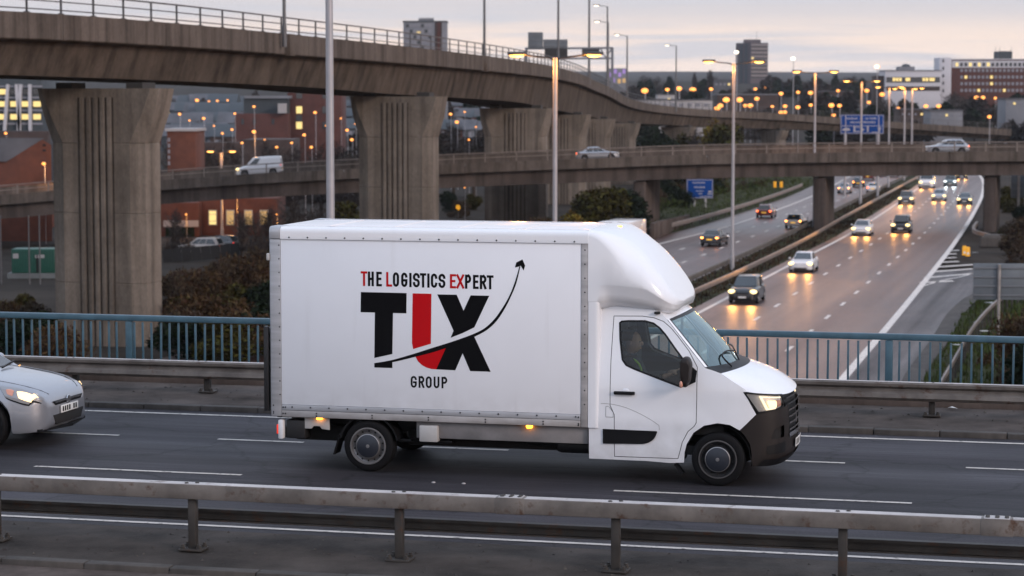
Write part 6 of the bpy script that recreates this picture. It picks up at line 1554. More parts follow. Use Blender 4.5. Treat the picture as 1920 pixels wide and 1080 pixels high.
# sign gantry on the flyover
gd = 262.0
gt = thing('sign_gantry', 'dark steel sign gantry over the flyover with grey sign backs', 'gantry', (0, gd, 0))
def gp(px, py): q = aty(px, py, gd); return Vector((q.x, 0, q.z))
zfly = gp(1040, 124).z-1.0
MB().beam(gp(986, 91), gp(1149, 90), .35, .22).build('top_beam', M['signframe'], gt); MB().beam(gp(1040, 110), gp(1149, 109.5), .35, .2).build('lower_beam', M['signframe'], gt)
for px, yb in ((1148, 165), (987, 122)): MB().beam(gp(px, yb), gp(px, 89), .3, .3).build('column', M['signframe'], gt)
for a_, b_ in (((1126, 91), (1136, 109)), ((1136, 109), (1147, 91)), ((1095, 91), (1105, 109))): MB().beam(gp(*a_), gp(*b_), .14, .14).build('brace', M['signframe'], gt)
def gbox(n, x0, y0, x1, y1, dy, mat, ribs=0):
    a_, b_ = gp(x0, y0), gp(x1, y1); o = MB().box(((a_.x+b_.x)/2, dy, (a_.z+b_.z)/2), (b_.x-a_.x, .12, a_.z-b_.z)).build(n, M[mat], gt)
    for k in range(ribs): MB().box(((a_.x+b_.x)/2, dy-.09, lerp(b_.z, a_.z, (k+.5)/ribs)), (b_.x-a_.x, .06, .08)).build('stiffener', M['signframe'], o)
gbox('sign_board', 990, 60.5, 1018, 90, -.3, 'signback', 3); gbox('sign_board', 1018.5, 74, 1064, 90, -.32, 'signback', 2)
gbox('message_board', 1021, 92, 1064, 108.5, -.25, 'signdark'); gbox('message_board', 1091, 92, 1124, 107, -.25, 'signdark')

# ------------------------------------------------------------------ buildings
UNIT = MB().box((0, 0, 0), (1, 1, 1)).mesh('unit_box')
def ubox(name, mat, parent, c, d, rz=None):
    o = put(name, UNIT, M[mat], parent, c, rz); o.scale = d; return o
def pb(px0, py0, px1, py1, d):                        # photo box at distance d -> centre x, width, z0, z1
    a, b = aty(px0, py0, d), aty(px1, py1, d); return (a.x+b.x)/2, b.x-a.x, b.z, a.z
def building(name, label, px0, ytop, px1, d, depth, mat, rz=0.0, zbase=None, cat='building', cap=None):
    cx, W, _, z1 = pb(px0, ytop, px1, ytop+10, d); zb = (ground(cx, d)-.5) if zbase is None else zbase
    root = thing(name, label, cat, (cx, d, zb), rz)
    h = z1-zb
    wall = MB().box((0, depth/2, h/2), (W, depth, h)).build('wall', M[mat], root, .05)
    if cap: MB().box((0, depth/2, h+.15), (W+.4, depth+.4, .3)).build('roof_edge', M[cap], root)
    return root, wall, W, h, zb
def win_at(wall, px, py, w, h, d, mat, cx, zb, off=-.05, name='window', frame=False):
    p = aty(px, py, d); o = ubox(name, mat, wall, (p.x-cx, off, p.z-zb), (w*d/FPX, .12, h*d/FPX)); return o
# dark tower block on the skyline: two visible sides, bands of windows on each floor
d = 1500.0
a = aty(1408, 80, d); b0 = aty(1383, 80, d); b1 = aty(1442, 80, d); zb = ground(a.x, d)-2
tw = thing('tower_block', 'dark brown tower block standing alone on the skyline', 'building', (a.x, d, zb), 0)
h = aty(1408, 80, d).z-zb; wl_, wr_ = a.x-b0.x, b1.x-a.x
ra, rb_ = math.radians(52), math.radians(24)
Lp, Rp = Vector((-wl_, wl_*math.tan(ra), 0)), Vector((wr_, wr_*math.tan(rb_), 0))
mb = MB(); base = [Vector((0, 0, 0)), Rp, Rp+Lp, Lp]
mb.loft([base, [q+Vector((0, 0, h)) for q in base]]); wall = mb.build('wall', M['tower_a'], tw)
for k in range(15):
    z = h-2.2-k*2.55
    if z < 4: break
    dv = Rp.normalized(); n_ = Vector((dv.y, -dv.x, 0)); c = Rp*.5+n_*.12+Vector((0, 0, z))
    ubox('window_band', 'tower_b', wall, c+Vector((0, 0, .75)), (Rp.length*.94, .3, .75), math.atan2(dv.y, dv.x))
    for q in range(6): ubox('window', 'win_lit' if (k, q) in ((3, 0), (9, 1)) else 'win_dark', wall, Rp*(.1+.155*q)+n_*.14+Vector((0, 0, z-.35)), (Rp.length*.12, .3, 1.25), math.atan2(dv.y, dv.x))
dv = Lp.normalized(); n_ = Vector((-dv.y, dv.x, 0))
if n_.y > 0: n_ = -n_
for f in (.30, .62): ubox('stair_strip', 'wall_teal', wall, Lp*f+n_*.12+Vector((0, 0, h/2)), (Lp.length*.16, .3, h*.96), math.atan2(dv.y, dv.x))
c = (Rp+Lp)/2
ubox('plant_room', 'tower_a', tw, c+Vector((0, 0, h+1.1)), (wl_*1.2, wl_*1.2, 2.2)); MB().tube([c+Vector((3, 0, h)), c+Vector((3, 0, h+9))], .12, 5).build('antenna', M['pole_dark'], tw)
# tower block behind the flyover
d = 620.0
rt, wall, W, h, zb = building('tower_block', 'blue grey tower block with a dark red strip behind the flyover rail', 756, 41, 837, d, 12, 'wall_grey', 0, cap='wall_teal'); cx = rt.location.x
for k in range(6):
    for q in range(7): win_at(wall, 764+q*7.0, 48+k*10.5, 5.6, 6.0, d, 'win_pale' if (k*3+q*5) % 4 else 'win_dark', cx, zb)
win_at(wall, 785, 60.5, 7, 2.0, d, 'win_lit', cx, zb, -.12); win_at(wall, 822, 75, 13, 66, d, 'brick_dark', cx, zb, -.1, 'red_strip'); win_at(wall, 823, 70, 5, 56, d, 'brick2', cx, zb, -.2, 'red_strip')
p = aty(798, 37, d); ubox('plant_room', 'wall_grey', rt, (p.x-cx, 5, p.z-zb), (28*d/FPX, 4, 8*d/FPX))
# hospital-like red brick building on the right skyline
d = 700.0
rt, wall, W, h, zb = building('office_building', 'long red brick building with rows of windows and a white stair tower, on the right', 1784, 112, 1952, d, 14, 'brick2', 0, cap='wall_white'); cx = rt.location.x
win_at(wall, 1868, 120.5, 166, 13, d, 'wall_white', cx, zb, -.12, 'top_storey')
for q in range(18): win_at(wall, 1794+q*8.4, 121, 5.0, 6.5, d, 'win_lit' if q in (0, 3, 5, 7) else 'win_dark', cx, zb, -.22)
for r_ in range(4):
    for q in range(17): win_at(wall, 1803+q*8.0, 132+r_*8.6*1.45, 4.8, 5.6, d, 'win_lit' if (r_, q) in ((1, 7), (2, 7), (3, 4), (1, 1), (3, 10)) else 'win_pale', cx, zb, -.08)
p = aty(1773, 150, d)
stt = building('stair_tower', 'white stair tower', 1761.5, 108, 1784, d-1, 9, 'wall_white', 0, zb)
for o_ in list(stt[0].children): o_.parent = rt; o_.location = (stt[0].location.x-cx, -1, 0); o_.name = 'stair_tower'
bpy.data.objects.remove(stt[0])
for k in range(5): win_at(wall, 1767.5, 114+k*14, 3.2, 5.5, d, 'win_dark', cx, zb, -1.05)
p = aty(1887, 106, d); ubox('plant_room', 'wall_teal', rt, (p.x-cx, 5, p.z-zb), (27*d/FPX, 6, 20*d/FPX)); p2 = aty(1887, 97, d); ubox('plant_rail', 'wall_grey', rt, (p2.x-cx, 2.2, p2.z-zb), (24*d/FPX, .1, 3*d/FPX))
for px in (1873, 1881, 1903): q = aty(px, 96, d); MB().tube([(q.x-cx, 5, q.z-zb-2.5), (q.x-cx, 5, q.z-zb+1.5)], .07, 5).build('antenna', M['pole_dark'], rt)
rt, wall, W, h, zb = building('office_building', 'pale grey office building with a lit window row left of the red brick one', 1660, 133, 1764, 690, 12, 'wall_white', 0, cap='wall_grey'); cx = rt.location.x
win_at(wall, 1712, 149.5, 100, 10, 690, 'win_dark', cx, zb, -.06, 'window_band')
for q, px in enumerate((1676, 1682, 1688, 1700, 1704, 1732, 1738, 1745, 1750)): win_at(wall, px, 149, 4.6, 6.2, 690, 'win_lit', cx, zb, -.16)
win_at(wall, 1712, 166, 100, 8, 690, 'brick_dark', cx, zb, -.06, 'lower_band')
p = aty(1703, 129, 690); ubox('plant_room', 'wall_grey', rt, (p.x-cx, 5, p.z-zb), (30*690/FPX, 5, 9*690/FPX)); p = aty(1704, 124, 690); MB().ellipsoid((p.x-cx, 5, p.z-zb), (1.4, 1.4, .8)).build('roof_dome', M['wall_teal'], rt)
building('office_building', 'small dark brown block joined left of the pale office building', 1643, 142, 1661, 692, 9, 'brick_dark')
rt, wall, W, h, zb = building('office_building', 'small violet-lit building right of the flyover gantry', 1141, 128, 1175, 900, 10, 'wall_grey'); cx = rt.location.x
for q, (px, py, m_) in enumerate(((1146, 140, 'neon'), (1154, 134, 'neon'), (1162, 140, 'neon'), (1170, 134, 'neon'), (1161, 152, 'win_warm'), (1170, 151, 'win_warm'), (1150, 150, 'neon'))): win_at(wall, px, py, 5.5, 8, 900, m_, cx, zb)
rt, wall, W, h, zb = building('warehouse', 'long low white warehouse just above the far end of the flyover', 1190, 188, 1336, 590, 20, 'fasc_w', 0, cap='roof_grey'); cx = rt.location.x
for q in range(9): win_at(wall, 1200+q*15.5, 197, 8, 6, 590, 'win_pale', cx, zb)
rt, wall, W, h, zb = building('warehouse', 'flat low building in front of the dark tower block', 1345, 178, 1460, 640, 18, 'brick_dark', 0, cap='wall_grey')
for k, (x0, yt, x1, d, m_, lab) in enumerate(((1330, 150, 1372, 950, 'roof_grey', 'small pale flat-roofed building left of the dark tower block'), (1688, 206, 1745, 520, 'brick_dark', 'low dark building right of the far end of the flyover'), (1745, 208, 1805, 505, 'wall_grey', 'grey panelled low building at the right end of the flyover'), (1886, 186, 1940, 520, 'wall_grey', 'grey shed at the right edge below the red brick building'), (1540, 172, 1600, 800, 'brick_dark', 'low brown building between the lamps right of the dark tower'), (1232, 178, 1265, 820, 'fasc_w', 'small white building with a pinkish light behind the flyover'))):
    rt, wall, W, h, zb = building('low_building', lab, x0, yt, x1, d, 9, m_, 0, cap='roof_grey'); cx = rt.location.x
    for q in range(5): win_at(wall, lerp(x0+5, x1-5, q/4), yt+8, 4, 4, d, 'win_lit' if (q+k) % 4 == 0 else 'win_pale', cx, zb)
# glass office on the far left with leaning white fins
d = 380.0
rt, wall, W, h, zb = building('office_building', 'glass office block with lit windows and leaning white fins at the far left', -70, 140, 79, d, 14, 'wall_teal', 0); cx = rt.location.x
for r_, yy in enumerate((172, 195, 219)):
    for q in range(-2, 4): win_at(wall, 5+q*21.5, yy, 14, 10, d, ('win_dark' if r_ == 0 and q % 2 else 'win_lit') if r_ or q in (0, 1, 3) else 'win_dark', cx, zb)
for yy in (162, 183, 207, 232): win_at(wall, 5, yy, 150, 3.5, d, 'win_pale', cx, zb, -.12, 'floor_slab')
for x0, x1 in ((16, 10), (32, 38), (40, 36), (57, 58), (-8, -14), (-30, -24)):
    a, b = aty(x0, 158, d), aty(x1, 245, d); MB().beam((a.x-cx, -.5, a.z-zb), (b.x-cx, -.5, b.z-zb), .55, .5).build('fin', M['wall_white'], wall)
building('garden_wall', 'low dark brick wall below the glass office', -60, 246, 90, 330, 2, 'brick_dark', cat='wall')
# saw-tooth brick shed lit by a lamp
d = 236.0
q0 = aty(50, 330, d); shed = thing('brick_shed', 'brick shed with a grey sheet roof and lamp-lit gable left of the first pier', 'building', (q0.x, d, 0))
gab = [aty(*q, d)-Vector((q0.x, d, 0)) for q in ((8, 336), (21, 298), (80, 262), (96, 272), (96, 336))]
for g_ in gab:
    if g_.z < aty(0, 335, d).z+.1: g_.z = ground(q0.x, d)-1
ext = Vector((-22, 7, 0))
wall = MB().loft([gab, [g_+ext for g_ in gab]]).build('wall', M['brick'], shed)
up = Vector((0, -.02, .06))
nrib = 14
MB().loft([[gab[1]+up+Vector((-.5, 0, -.35)), gab[2]+up+Vector((.1, 0, .05)), gab[2]+up+Vector((.1, 0, .12)), gab[1]+up+Vector((-.5, 0, -.28))], [gab[1]+ext+up+Vector((-.5, 0, -.35)), gab[2]+ext+up, gab[2]+ext+up+Vector((0, 0, .1)), gab[1]+ext+up+Vector((-.5, 0, -.28))]]).build('roof', M['roof_grey'], shed)
for px, py in ((83, 272), (83, 282)): q = aty(px, py, d); ubox('vent', 'dark', wall, (q.x-q0.x, -.03, q.z), (.32, .1, .22))
lg = aty(86, 292, 230)
# brick buildings behind the overpass on the left
rt, wall, W, h, zb = building('brick_block', 'plain orange brick block with a flat roof right of the first pier', 313, 246, 366, 262, 8, 'brick', 0, cap='fasc_w'); cx = rt.location.x
for k in range(5): win_at(wall, 317, 262+k*11, 4, 7, 262, 'win_pale', cx, zb)
rt, wall, W, h, zb = building('brick_block', 'tall brick block with lit windows between the first two piers', 539, 150, 640, 430, 12, 'brick2'); cx = rt.location.x
for px, py, m_ in ((561, 206, 'win_lit'), (561, 235, 'win_lit'), (561, 222, 'win_dark'), (610, 206, 'win_dark'), (610, 235, 'win_dark'), (561, 178, 'win_dark'), (610, 178, 'win_dark')): win_at(wall, px, py, 11, 13, 430, m_, cx, zb)
rt, wall, W, h, zb = building('brick_block', 'low brick building with a dark glazed upper floor left of the tall brick block', 440, 213, 540, 425, 12, 'brick2'); cx = rt.location.x
for px in (455, 477, 512): win_at(wall, px, 228, 5, 10, 425, 'win_dark', cx, zb)
p = aty(497, 198, 425); ubox('glazed_floor', 'wall_teal', rt, (p.x-cx, 6, p.z-zb), (84*425/FPX, 9, 30*425/FPX)); p = aty(500, 182, 425); ubox('roof_slab', 'wall_grey', rt, (p.x-cx, 6, p.z-zb), (86*425/FPX, 10, 5*425/FPX)); p = aty(530, 203, 425); ubox('stair_tower', 'fasc_w', rt, (p.x-cx, -.5, p.z-zb), (15*425/FPX, 2, 18*425/FPX))
rt, wall, W, h, zb = building('yard_wall', 'long brown brick yard wall behind the overpass', 366, 267, 452, 300, 3, 'brick_dark', cat='wall')
rt, wall, W, h, zb = building('shed', 'low dark shed behind the overpass right of the panel van', 452, 262, 545, 320, 14, 'brick_dark'); 
rt, wall, W, h, zb = building('brick_block', 'red brick building with lit sash windows under the overpass', 372, 372, 520, 246, 9, 'brick', 0); cx = rt.location.x
for px, m_ in ((399, 'win_lit'), (432, 'win_warm'), (466, 'win_warm'), (495, 'win_warm')):
    w_ = win_at(wall, px, 408, 16, 29, 246, 'fasc_w', cx, zb, -.04); win_at(wall, px, 408, 12.5, 25, 246, m_, cx, zb, -.10, 'pane')
    for k in (-1, 1): win_at(wall, px, 408+k*6.5, 12.5, .9, 246, 'fasc_w', cx, zb, -.17, 'glazing_bar')
rt, wall, W, h, zb = building('brick_block', 'brick building with a pale band and a dark green doorway behind the first pier', 300, 380, 373, 244, 9, 'brick', 0); cx = rt.location.x
win_at(wall, 340, 419, 66, 12, 244, 'fasc_w', cx, zb, -.3, 'pale_band'); win_at(wall, 338, 445, 54, 38, 244, 'leaf_dark', cx, zb, -.1, 'doorway')
rt, wall, W, h, zb = building('brick_block', 'red brick building glimpsed left of the first pier under the overpass', -40, 385, 98, 262, 9, 'brick', 0); cx = rt.location.x
for px, m_ in ((8, 'win_pale'), (40, 'win_warm'), (70, 'win_warm')): win_at(wall, px, 428, 18, 18, 262, m_, cx, zb)
win_at(wall, 50, 418, 90, 5, 262, 'fasc_w', cx, zb, -.2, 'pale_band')
# green container and low wall in the yard
c = aty(62, 490, 186); zg = ground(c.x, c.y)
gc = thing('shipping_container', 'dark green container with a pale notice standing left of the first pier', 'container', (c.x, c.y, zg), .05)
cw, ch = 80*186/FPX, 45*186/FPX; z0 = aty(62, 512, 186).z-zg
MB().box((0, 1.2, z0+ch/2), (cw, 2.4, ch)).build('shell', M['green'], gc, .03)
for k in range(16): MB().box((lerp(-cw/2+.12, cw/2-.12, k/15), -.02, z0+ch/2), (.10, .05, ch*.9)).build('corrugation_rib', M['green'], gc)
MB().box((cw*.16, -.06, z0+ch*.70), (.75, .02, .28)).build('notice', M['fasc_w'], gc); MB().box((-cw*.4, -.06, z0+ch*.72), (.45, .02, .4)).build('notice', M['fasc_w'], gc)
MB().box((cw*.1, -.03, z0+ch*.4), (.16, .08, ch*.75)).build('door_bar', M['dark'], gc)
MB().box((0, .9, z0/2), (cw*1.2, 2, z0-.02)).build('support', M['white_wall'], gc)
for k, (px, lab) in enumerate(((2, 'slim dark post at the far left edge by the container'), (55, 'slim dark post in front of the container'), (75, 'slim dark post right of the container door'))):
    q = aty(px, 500, 180); tag(MB().tube([(q.x, q.y, ground(q.x, q.y)-.1), (q.x, q.y, aty(px, 404, 180).z)], .06, 6).build('yard_post', M['pole_dark']), lab, 'post', 'posts in the yard')
fnc = thing('yard_fence', 'dark panel fence in the yard right of the first pier', 'fence')
for k in range(8):
    a, b = aty(lerp(305, 450, k/8), lerp(492, 478, k/8), 205), aty(lerp(305, 450, (k+1)/8)-.6, lerp(492, 478, (k+1)/8), 205)
    MB().beam(Vector((a.x, a.y, a.z+.5)), Vector((b.x, b.y, b.z+.5)), .08, 1.25).build('fence_panel', M['dark'], fnc)
# rows of houses far on the hillside behind the overpass
HS = 'small far houses on the grey hillside'
r = random.Random(21)
hm = MB().loft([[(-.5, y, 0), (.5, y, 0), (.5, y, .62), (0, y, 1.0), (-.5, y, .62)] for y in (-.5, .5)]).mesh('house')
def house(px, py, d, w, k, row, n):
    p = aty(px, py, d); zb = ground(p.x, p.y)-.6; hh = max(5.0, p.z-zb)
    root = thing('house', f'small far house, {ORD[n]} from the left in the {row} row on the grey hillside', 'house', (p.x, p.y, zb), r.uniform(-.25, .25), HS)
    m_ = ('wall_teal', 'brick_dark', 'wall_grey', 'brick2')[k % 4]
    ubox('wall', m_, root, (0, 0, hh*.31), (w, 7, hh*.62))
    rf_ = MB().loft([[(-w/2-.3, -3.9, hh*.6), (w/2+.3, -3.9, hh*.6), (w/2+.3, 0, hh), (-w/2-.3, 0, hh)], [(-w/2-.3, 3.9, hh*.6), (w/2+.3, 3.9, hh*.6), (w/2+.3, .02, hh), (-w/2-.3, .02, hh)]]).build('roof', M['wall_teal'] if k % 2 else M['roof_grey'], root)
    for q in (-.3, .3): ubox('window', 'win_lit' if r.random() < .15 else 'win_pale', root, (w*q, -3.55, hh*.4), (1.3, .15, 1.3))
k = 0
for row, (yy, d) in enumerate(((178, 820), (192, 700), (212, 600), (232, 520))):
    for n, px in enumerate(range(335, 470 if row < 2 else 440, 17)): house(px+r.uniform(-4, 4), yy+r.uniform(-3, 3), d+r.uniform(-20, 20), r.uniform(6, 11), k, ('top', 'second', 'third', 'lowest')[row], n); k += 1
for yy, d in ((186, 800), (204, 660), (224, 560)):
    for n, px in enumerate(list(range(606, 676, 17))+list(range(842, 905, 18))): house(px+r.uniform(-4, 4), yy+r.uniform(-3, 3), d, r.uniform(6, 11), k, {186: 'upper', 204: 'middle', 224: 'lower'}[yy]+' right-hand', n); k += 1

# ------------------------------------------------------------------ vegetation
def leaf_cloud(seed, n, dims, size, lobes=9, stretch=1.0, zmin=0.0, thin=.35):
    """many small leaf or twig faces gathered in uneven clumps"""
    r = random.Random(seed); mb_ = MB(); L = []
    for _ in range(lobes):
        a = r.uniform(0, 2*PI); q = r.uniform(.0, .72); z = r.uniform(.12, .86)
        L.append((dims[0]*q*math.cos(a)*(1.1-.55*z), dims[1]*q*math.sin(a)*(1.1-.55*z), dims[2]*z, r.uniform(.22, .42)))
    for _ in range(n):
        cx, cy_, cz, cr = L[r.randrange(lobes)]
        v = Vector((r.gauss(0, 1), r.gauss(0, 1), r.gauss(0, 1))).normalized()*(r.random()**.45)
        p = Vector((cx+v.x*cr*dims[0], cy_+v.y*cr*dims[1], max(zmin, cz+v.z*cr*dims[2]*.75)))
        s = size*r.uniform(.5, 1.3)
        a = Vector((r.gauss(0, 1), r.gauss(0, 1), r.gauss(0, 1)*stretch+.2)).normalized(); b = a.orthogonal().normalized()
        b = Matrix.Rotation(r.uniform(0, 6.3), 3, a) @ b
        mb_.add([p-a*s-b*s*thin*.4, p+b*s*thin, p+a*s, p-b*s*thin], [(0, 1, 2, 3)])
    me = bpy.data.meshes.new('foliage'); me.from_pydata(mb_.v, [], mb_.f); return me
def limbs(seed, h, r0, n=7, spread=.5, crown0=.35):
    r = random.Random(seed); mb_ = MB()
    tr = [Vector((0, 0, -.3)), Vector((r.uniform(-.1, .1), r.uniform(-.1, .1), h*.3)), Vector((r.uniform(-.3, .3), r.uniform(-.3, .3), h*.65)), Vector((r.uniform(-.4, .4), r.uniform(-.4, .4), h*.95))]
    mb_.tube(catmull(tr, h*.1), [lerp(r0, r0*.18, k/max(1, len(catmull(tr, h*.1))-1)) for k in range(len(catmull(tr, h*.1)))], 7)
    for k in range(n):
        z = h*lerp(crown0, .8, k/n); a = r.uniform(0, 6.3); L_ = h*spread*r.uniform(.5, 1)*(1.1-z/h*.7)
        p0 = Vector((0, 0, z)); p1 = p0+Vector((math.cos(a)*L_*.5, math.sin(a)*L_*.5, L_*.35)); p2 = p0+Vector((math.cos(a+.2)*L_, math.sin(a+.2)*L_, L_*.85))
        mb_.tube([p0, p1, p2], [r0*.42, r0*.25, r0*.06], 5)
        for q in range(3):
            b = p0.lerp(p2, r.uniform(.4, .95)); e = b+Vector((r.gauss(0, 1), r.gauss(0, 1), r.uniform(.2, 1.2))).normalized()*L_*r.uniform(.25, .5)
            mb_.tube([b, e], [r0*.12, r0*.03], 4)
    return mb_.mesh('trunk')
VEG = {}
def veg(kind):
    if kind in VEG: return VEG[kind]
    spec = {
     'bush_brown': (leaf_cloud(1, 4600, (2.2, 1.8, 3.4), .17, 11, 2.2, .05, .22), limbs(1, 2.6, .09, 9, .6, .1), 'twig'),
     'bush_brown2': (leaf_cloud(2, 4600, (2.5, 1.9, 2.8), .16, 12, 1.8, .05, .24), limbs(2, 2.2, .09, 9, .7, .1), 'leaf_rust'),
     'bush_olive': (leaf_cloud(3, 4200, (2.2, 1.8, 3.0), .15, 10, 1, .05, .5), limbs(3, 2.3, .09, 8, .6, .1), 'olive'),
     'bush_dark': (leaf_cloud(4, 4400, (2.4, 2.0, 3.2), .15, 10, 1, .05, .5), limbs(4, 2.4, .1, 8, .6, .1), 'leaf_dark'),
     'tree_yellow': (leaf_cloud(5, 2600, (2.6, 2.4, 6.0), .26, 13, 1, 1.2, .5), limbs(5, 5.6, .16, 10, .42), 'leaf_yellow'),
     'tree_olive': (leaf_cloud(6, 3200, (3.2, 2.8, 6.4), .28, 14, 1, .8, .5), limbs(6, 6, .18, 10, .45), 'olive'),
     'tree_bare': (leaf_cloud(7, 2600, (3.2, 3.0, 8.0), .30, 14, 3.0, 2.0, .10), limbs(7, 8, .24, 16, .48), 'leaf_grey'),
     'tree_bare2': (leaf_cloud(8, 2400, (3.6, 3.2, 7.0), .30, 13, 3.0, 1.8, .12), limbs(8, 7, .22, 16, .52), 'leaf_grey'),
     'tree_round': (leaf_cloud(9, 1500, (4.0, 3.6, 7.5), .55, 13, 1, 1.2, .5), limbs(9, 7, .22, 8, .45), 'leaf_dark'),
     'tree_brownround': (leaf_cloud(10, 1500, (4.2, 3.6, 7.0), .55, 14, 1.5, 1.0, .35), limbs(10, 6.6, .22, 8, .45), 'leaf_grey'),
     'poplar': (leaf_cloud(11, 1300, (1.9, 1.9, 13.0), .55, 16, 3, 1.0, .25), limbs(11, 12.5, .2, 12, .14, .1), 'leaf_grey'),
     'conifer': (leaf_cloud(12, 1300, (2.2, 2.2, 9.0), .5, 12, 1, .5, .4), limbs(12, 9, .2, 8, .2, .1), 'leaf_dark')}[kind]
    VEG[kind] = spec; return spec
def plant(kind, name, label, cat, px, ytop, d, group=None, hs=None, wide=1.0, rz=None, zoff=-.1, mat=None):
    fol, trk_, m_ = veg(kind); p = aty(px, ytop, d); zg = ground(p.x, p.y)
    h = max(.6, p.z-zg) if hs is None else hs
    H0 = max(v.co.z for v in fol.vertices); s = h/H0
    root = thing(name, label, cat, (p.x, p.y, zg+zoff), RND.uniform(0, 6.3) if rz is None else rz, group)
    root.scale = (s*wide, s*wide, s)
    put('crown' if cat == 'tree' else 'foliage', fol, M[mat or m_], root); put('trunk' if cat == 'tree' else 'stem', trk_, M['bark'], root)
    return root
BG = 'winter bushes between the first pier and the van'
for k, (px, y, d, kd, w) in enumerate(((330, 505, 150, 'bush_brown', 1.2), (372, 492, 158, 'bush_brown2', 1.2), (418, 480, 162, 'bush_brown', 1.15), (452, 468, 165, 'bush_brown2', 1.1), (488, 455, 168, 'bush_brown', 1.0), (520, 450, 170, 'bush_olive', 1.2), (345, 548, 128, 'bush_olive', 1.5), (395, 540, 126, 'bush_brown2', 1.4), (440, 525, 128, 'bush_olive', 1.4), (482, 515, 130, 'bush_brown', 1.3), (520, 520, 128, 'bush_dark', 1.3), (365, 588, 112, 'bush_dark', 1.9), (415, 585, 110, 'bush_olive', 1.8), (465, 575, 112, 'bush_brown2', 1.7), (515, 560, 113, 'bush_dark', 1.6), (330, 570, 118, 'bush_brown', 1.6))):
    nm = {'bush_brown': 'bare brown twiggy', 'bush_brown2': 'rust brown', 'bush_olive': 'olive green', 'bush_dark': 'dark green'}[kd]
    row = 'upper' if y < 510 else 'middle' if y < 555 else 'lowest'
    plant(kd, 'bush', f'{nm} bush, {row} row between first pier and van, {("left end", "left of centre", "centre", "right of centre", "right end")[min(4, max(0, int((px-320)/40)))]}', 'bush', px, y, d, BG, None, w)
for px, y, d, kd, lab in ((40, 545, 140, 'bush_olive', 'olive bush below the green container'), (75, 560, 130, 'bush_brown', 'brown twiggy bush left of the first pier foot'), (10, 555, 135, 'bush_brown2', 'rust brown bush at the left edge above the railing'), (60, 580, 118, 'bush_dark', 'dark bush just above the railing left of the first pier'), (20, 590, 112, 'bush_dark', 'dark bush just above the railing at the left edge'), (-15, 570, 118, 'bush_brown', 'brown bush cut by the left edge of the picture'), (95, 600, 108, 'bush_brown2', 'rust bush at the left foot of the first pier')): plant(kd, 'bush', lab, 'bush', px, y, d, 'bushes left of the first pier', None, 1.5)
for px, y, d, kd, lab in ((548, 362, 212, 'tree_bare', 'bare winter tree under the overpass left of the tall grey column'), (590, 372, 205, 'tree_bare2', 'bare winter tree under the overpass, close left of the tall grey column'), (505, 380, 208, 'tree_bare', 'bare winter tree in front of the lit brick building'), (648, 372, 214, 'tree_olive', 'olive tree between the tall grey column and the second pier')): plant(kd, 'tree', lab, 'tree', px, y, d, None, None, 1.15)
for px, y, d, kd, lab in ((1075, 388, 196, 'tree_yellow', 'yellow-brown tree just right of the orange-lit lamp column'), (1105, 352, 205, 'tree_olive', 'olive tree under the overpass, left one of the group by the left pier'), (1145, 344, 208, 'tree_olive', 'olive tree under the overpass, middle one of the group by the left pier'), (1178, 350, 212, 'tree_olive', 'dark olive tree touching the left overpass pier'), (1025, 400, 200, 'bush_brown2', 'rust bush at the foot of the third pier')): plant(kd, 'tree' if 'tree' in kd else 'bush', lab, 'tree' if 'tree' in kd else 'bush', px, y, d, None, None, 1.25, mat='leaf_dark' if px == 1178 else None)
for px, y, d, kd, lab in ((845, 356, 262, 'bush_dark', 'dark bush under the overpass right of the second pier'), (885, 360, 268, 'bush_olive', 'olive bush under the overpass left of the third pier'), (865, 372, 250, 'bush_brown', 'brown bush behind the small yellow sign')): plant(kd, 'bush', lab, 'bush', px, y, d, None, None, 1.4)
for px, y, d, kd, w, lab in ((1258, 342, 268, 'bush_brown', 1.0, 'dark brown bush right of the left overpass pier'), (1283, 350, 258, 'bush_dark', 1.0, 'dark bush in front of the blue road sign'), (1310, 345, 285, 'bush_brown2', 1.0, 'rust bush behind the blue road sign'), (1345, 338, 300, 'bush_dark', 1.1, 'dark bush right of the blue road sign'), (1390, 336, 310, 'bush_brown', 1.1, 'brown bush along the bank right of the lamp column'), (1425, 335, 325, 'bush_brown2', 1.1, 'rust bush along the bank left of the yellow markers'), (1490, 334, 350, 'bush_brown', 1.1, 'brown bush along the bank right of the yellow markers'), (1520, 332, 365, 'bush_dark', 1.1, 'dark bush along the bank left of the middle overpass pier')): plant(kd, 'bush', lab, 'bush', px, y, d, 'bushes along the bank beyond the overpass', None, w)
for px, y, d, kd, lab in ((1222, 243, 330, 'bush_dark', 'dark evergreen bush between flyover and overpass, left one'), (1250, 250, 320, 'bush_dark', 'dark evergreen bush between flyover and overpass, right one'), (1335, 217, 345, 'tree_yellow', 'yellow autumn tree standing in front of the far flyover'), (1360, 226, 340, 'tree_olive', 'olive tree right of the yellow one in front of the far flyover'), (1305, 236, 350, 'tree_bare2', 'bare tree left of the yellow one in front of the far flyover'), (1280, 245, 352, 'bush_olive', 'olive bush under the far flyover')): plant(kd, 'tree' if 'tree' in kd else 'bush', lab, 'tree' if 'tree' in kd else 'bush', px, y, d, None, None, .95)
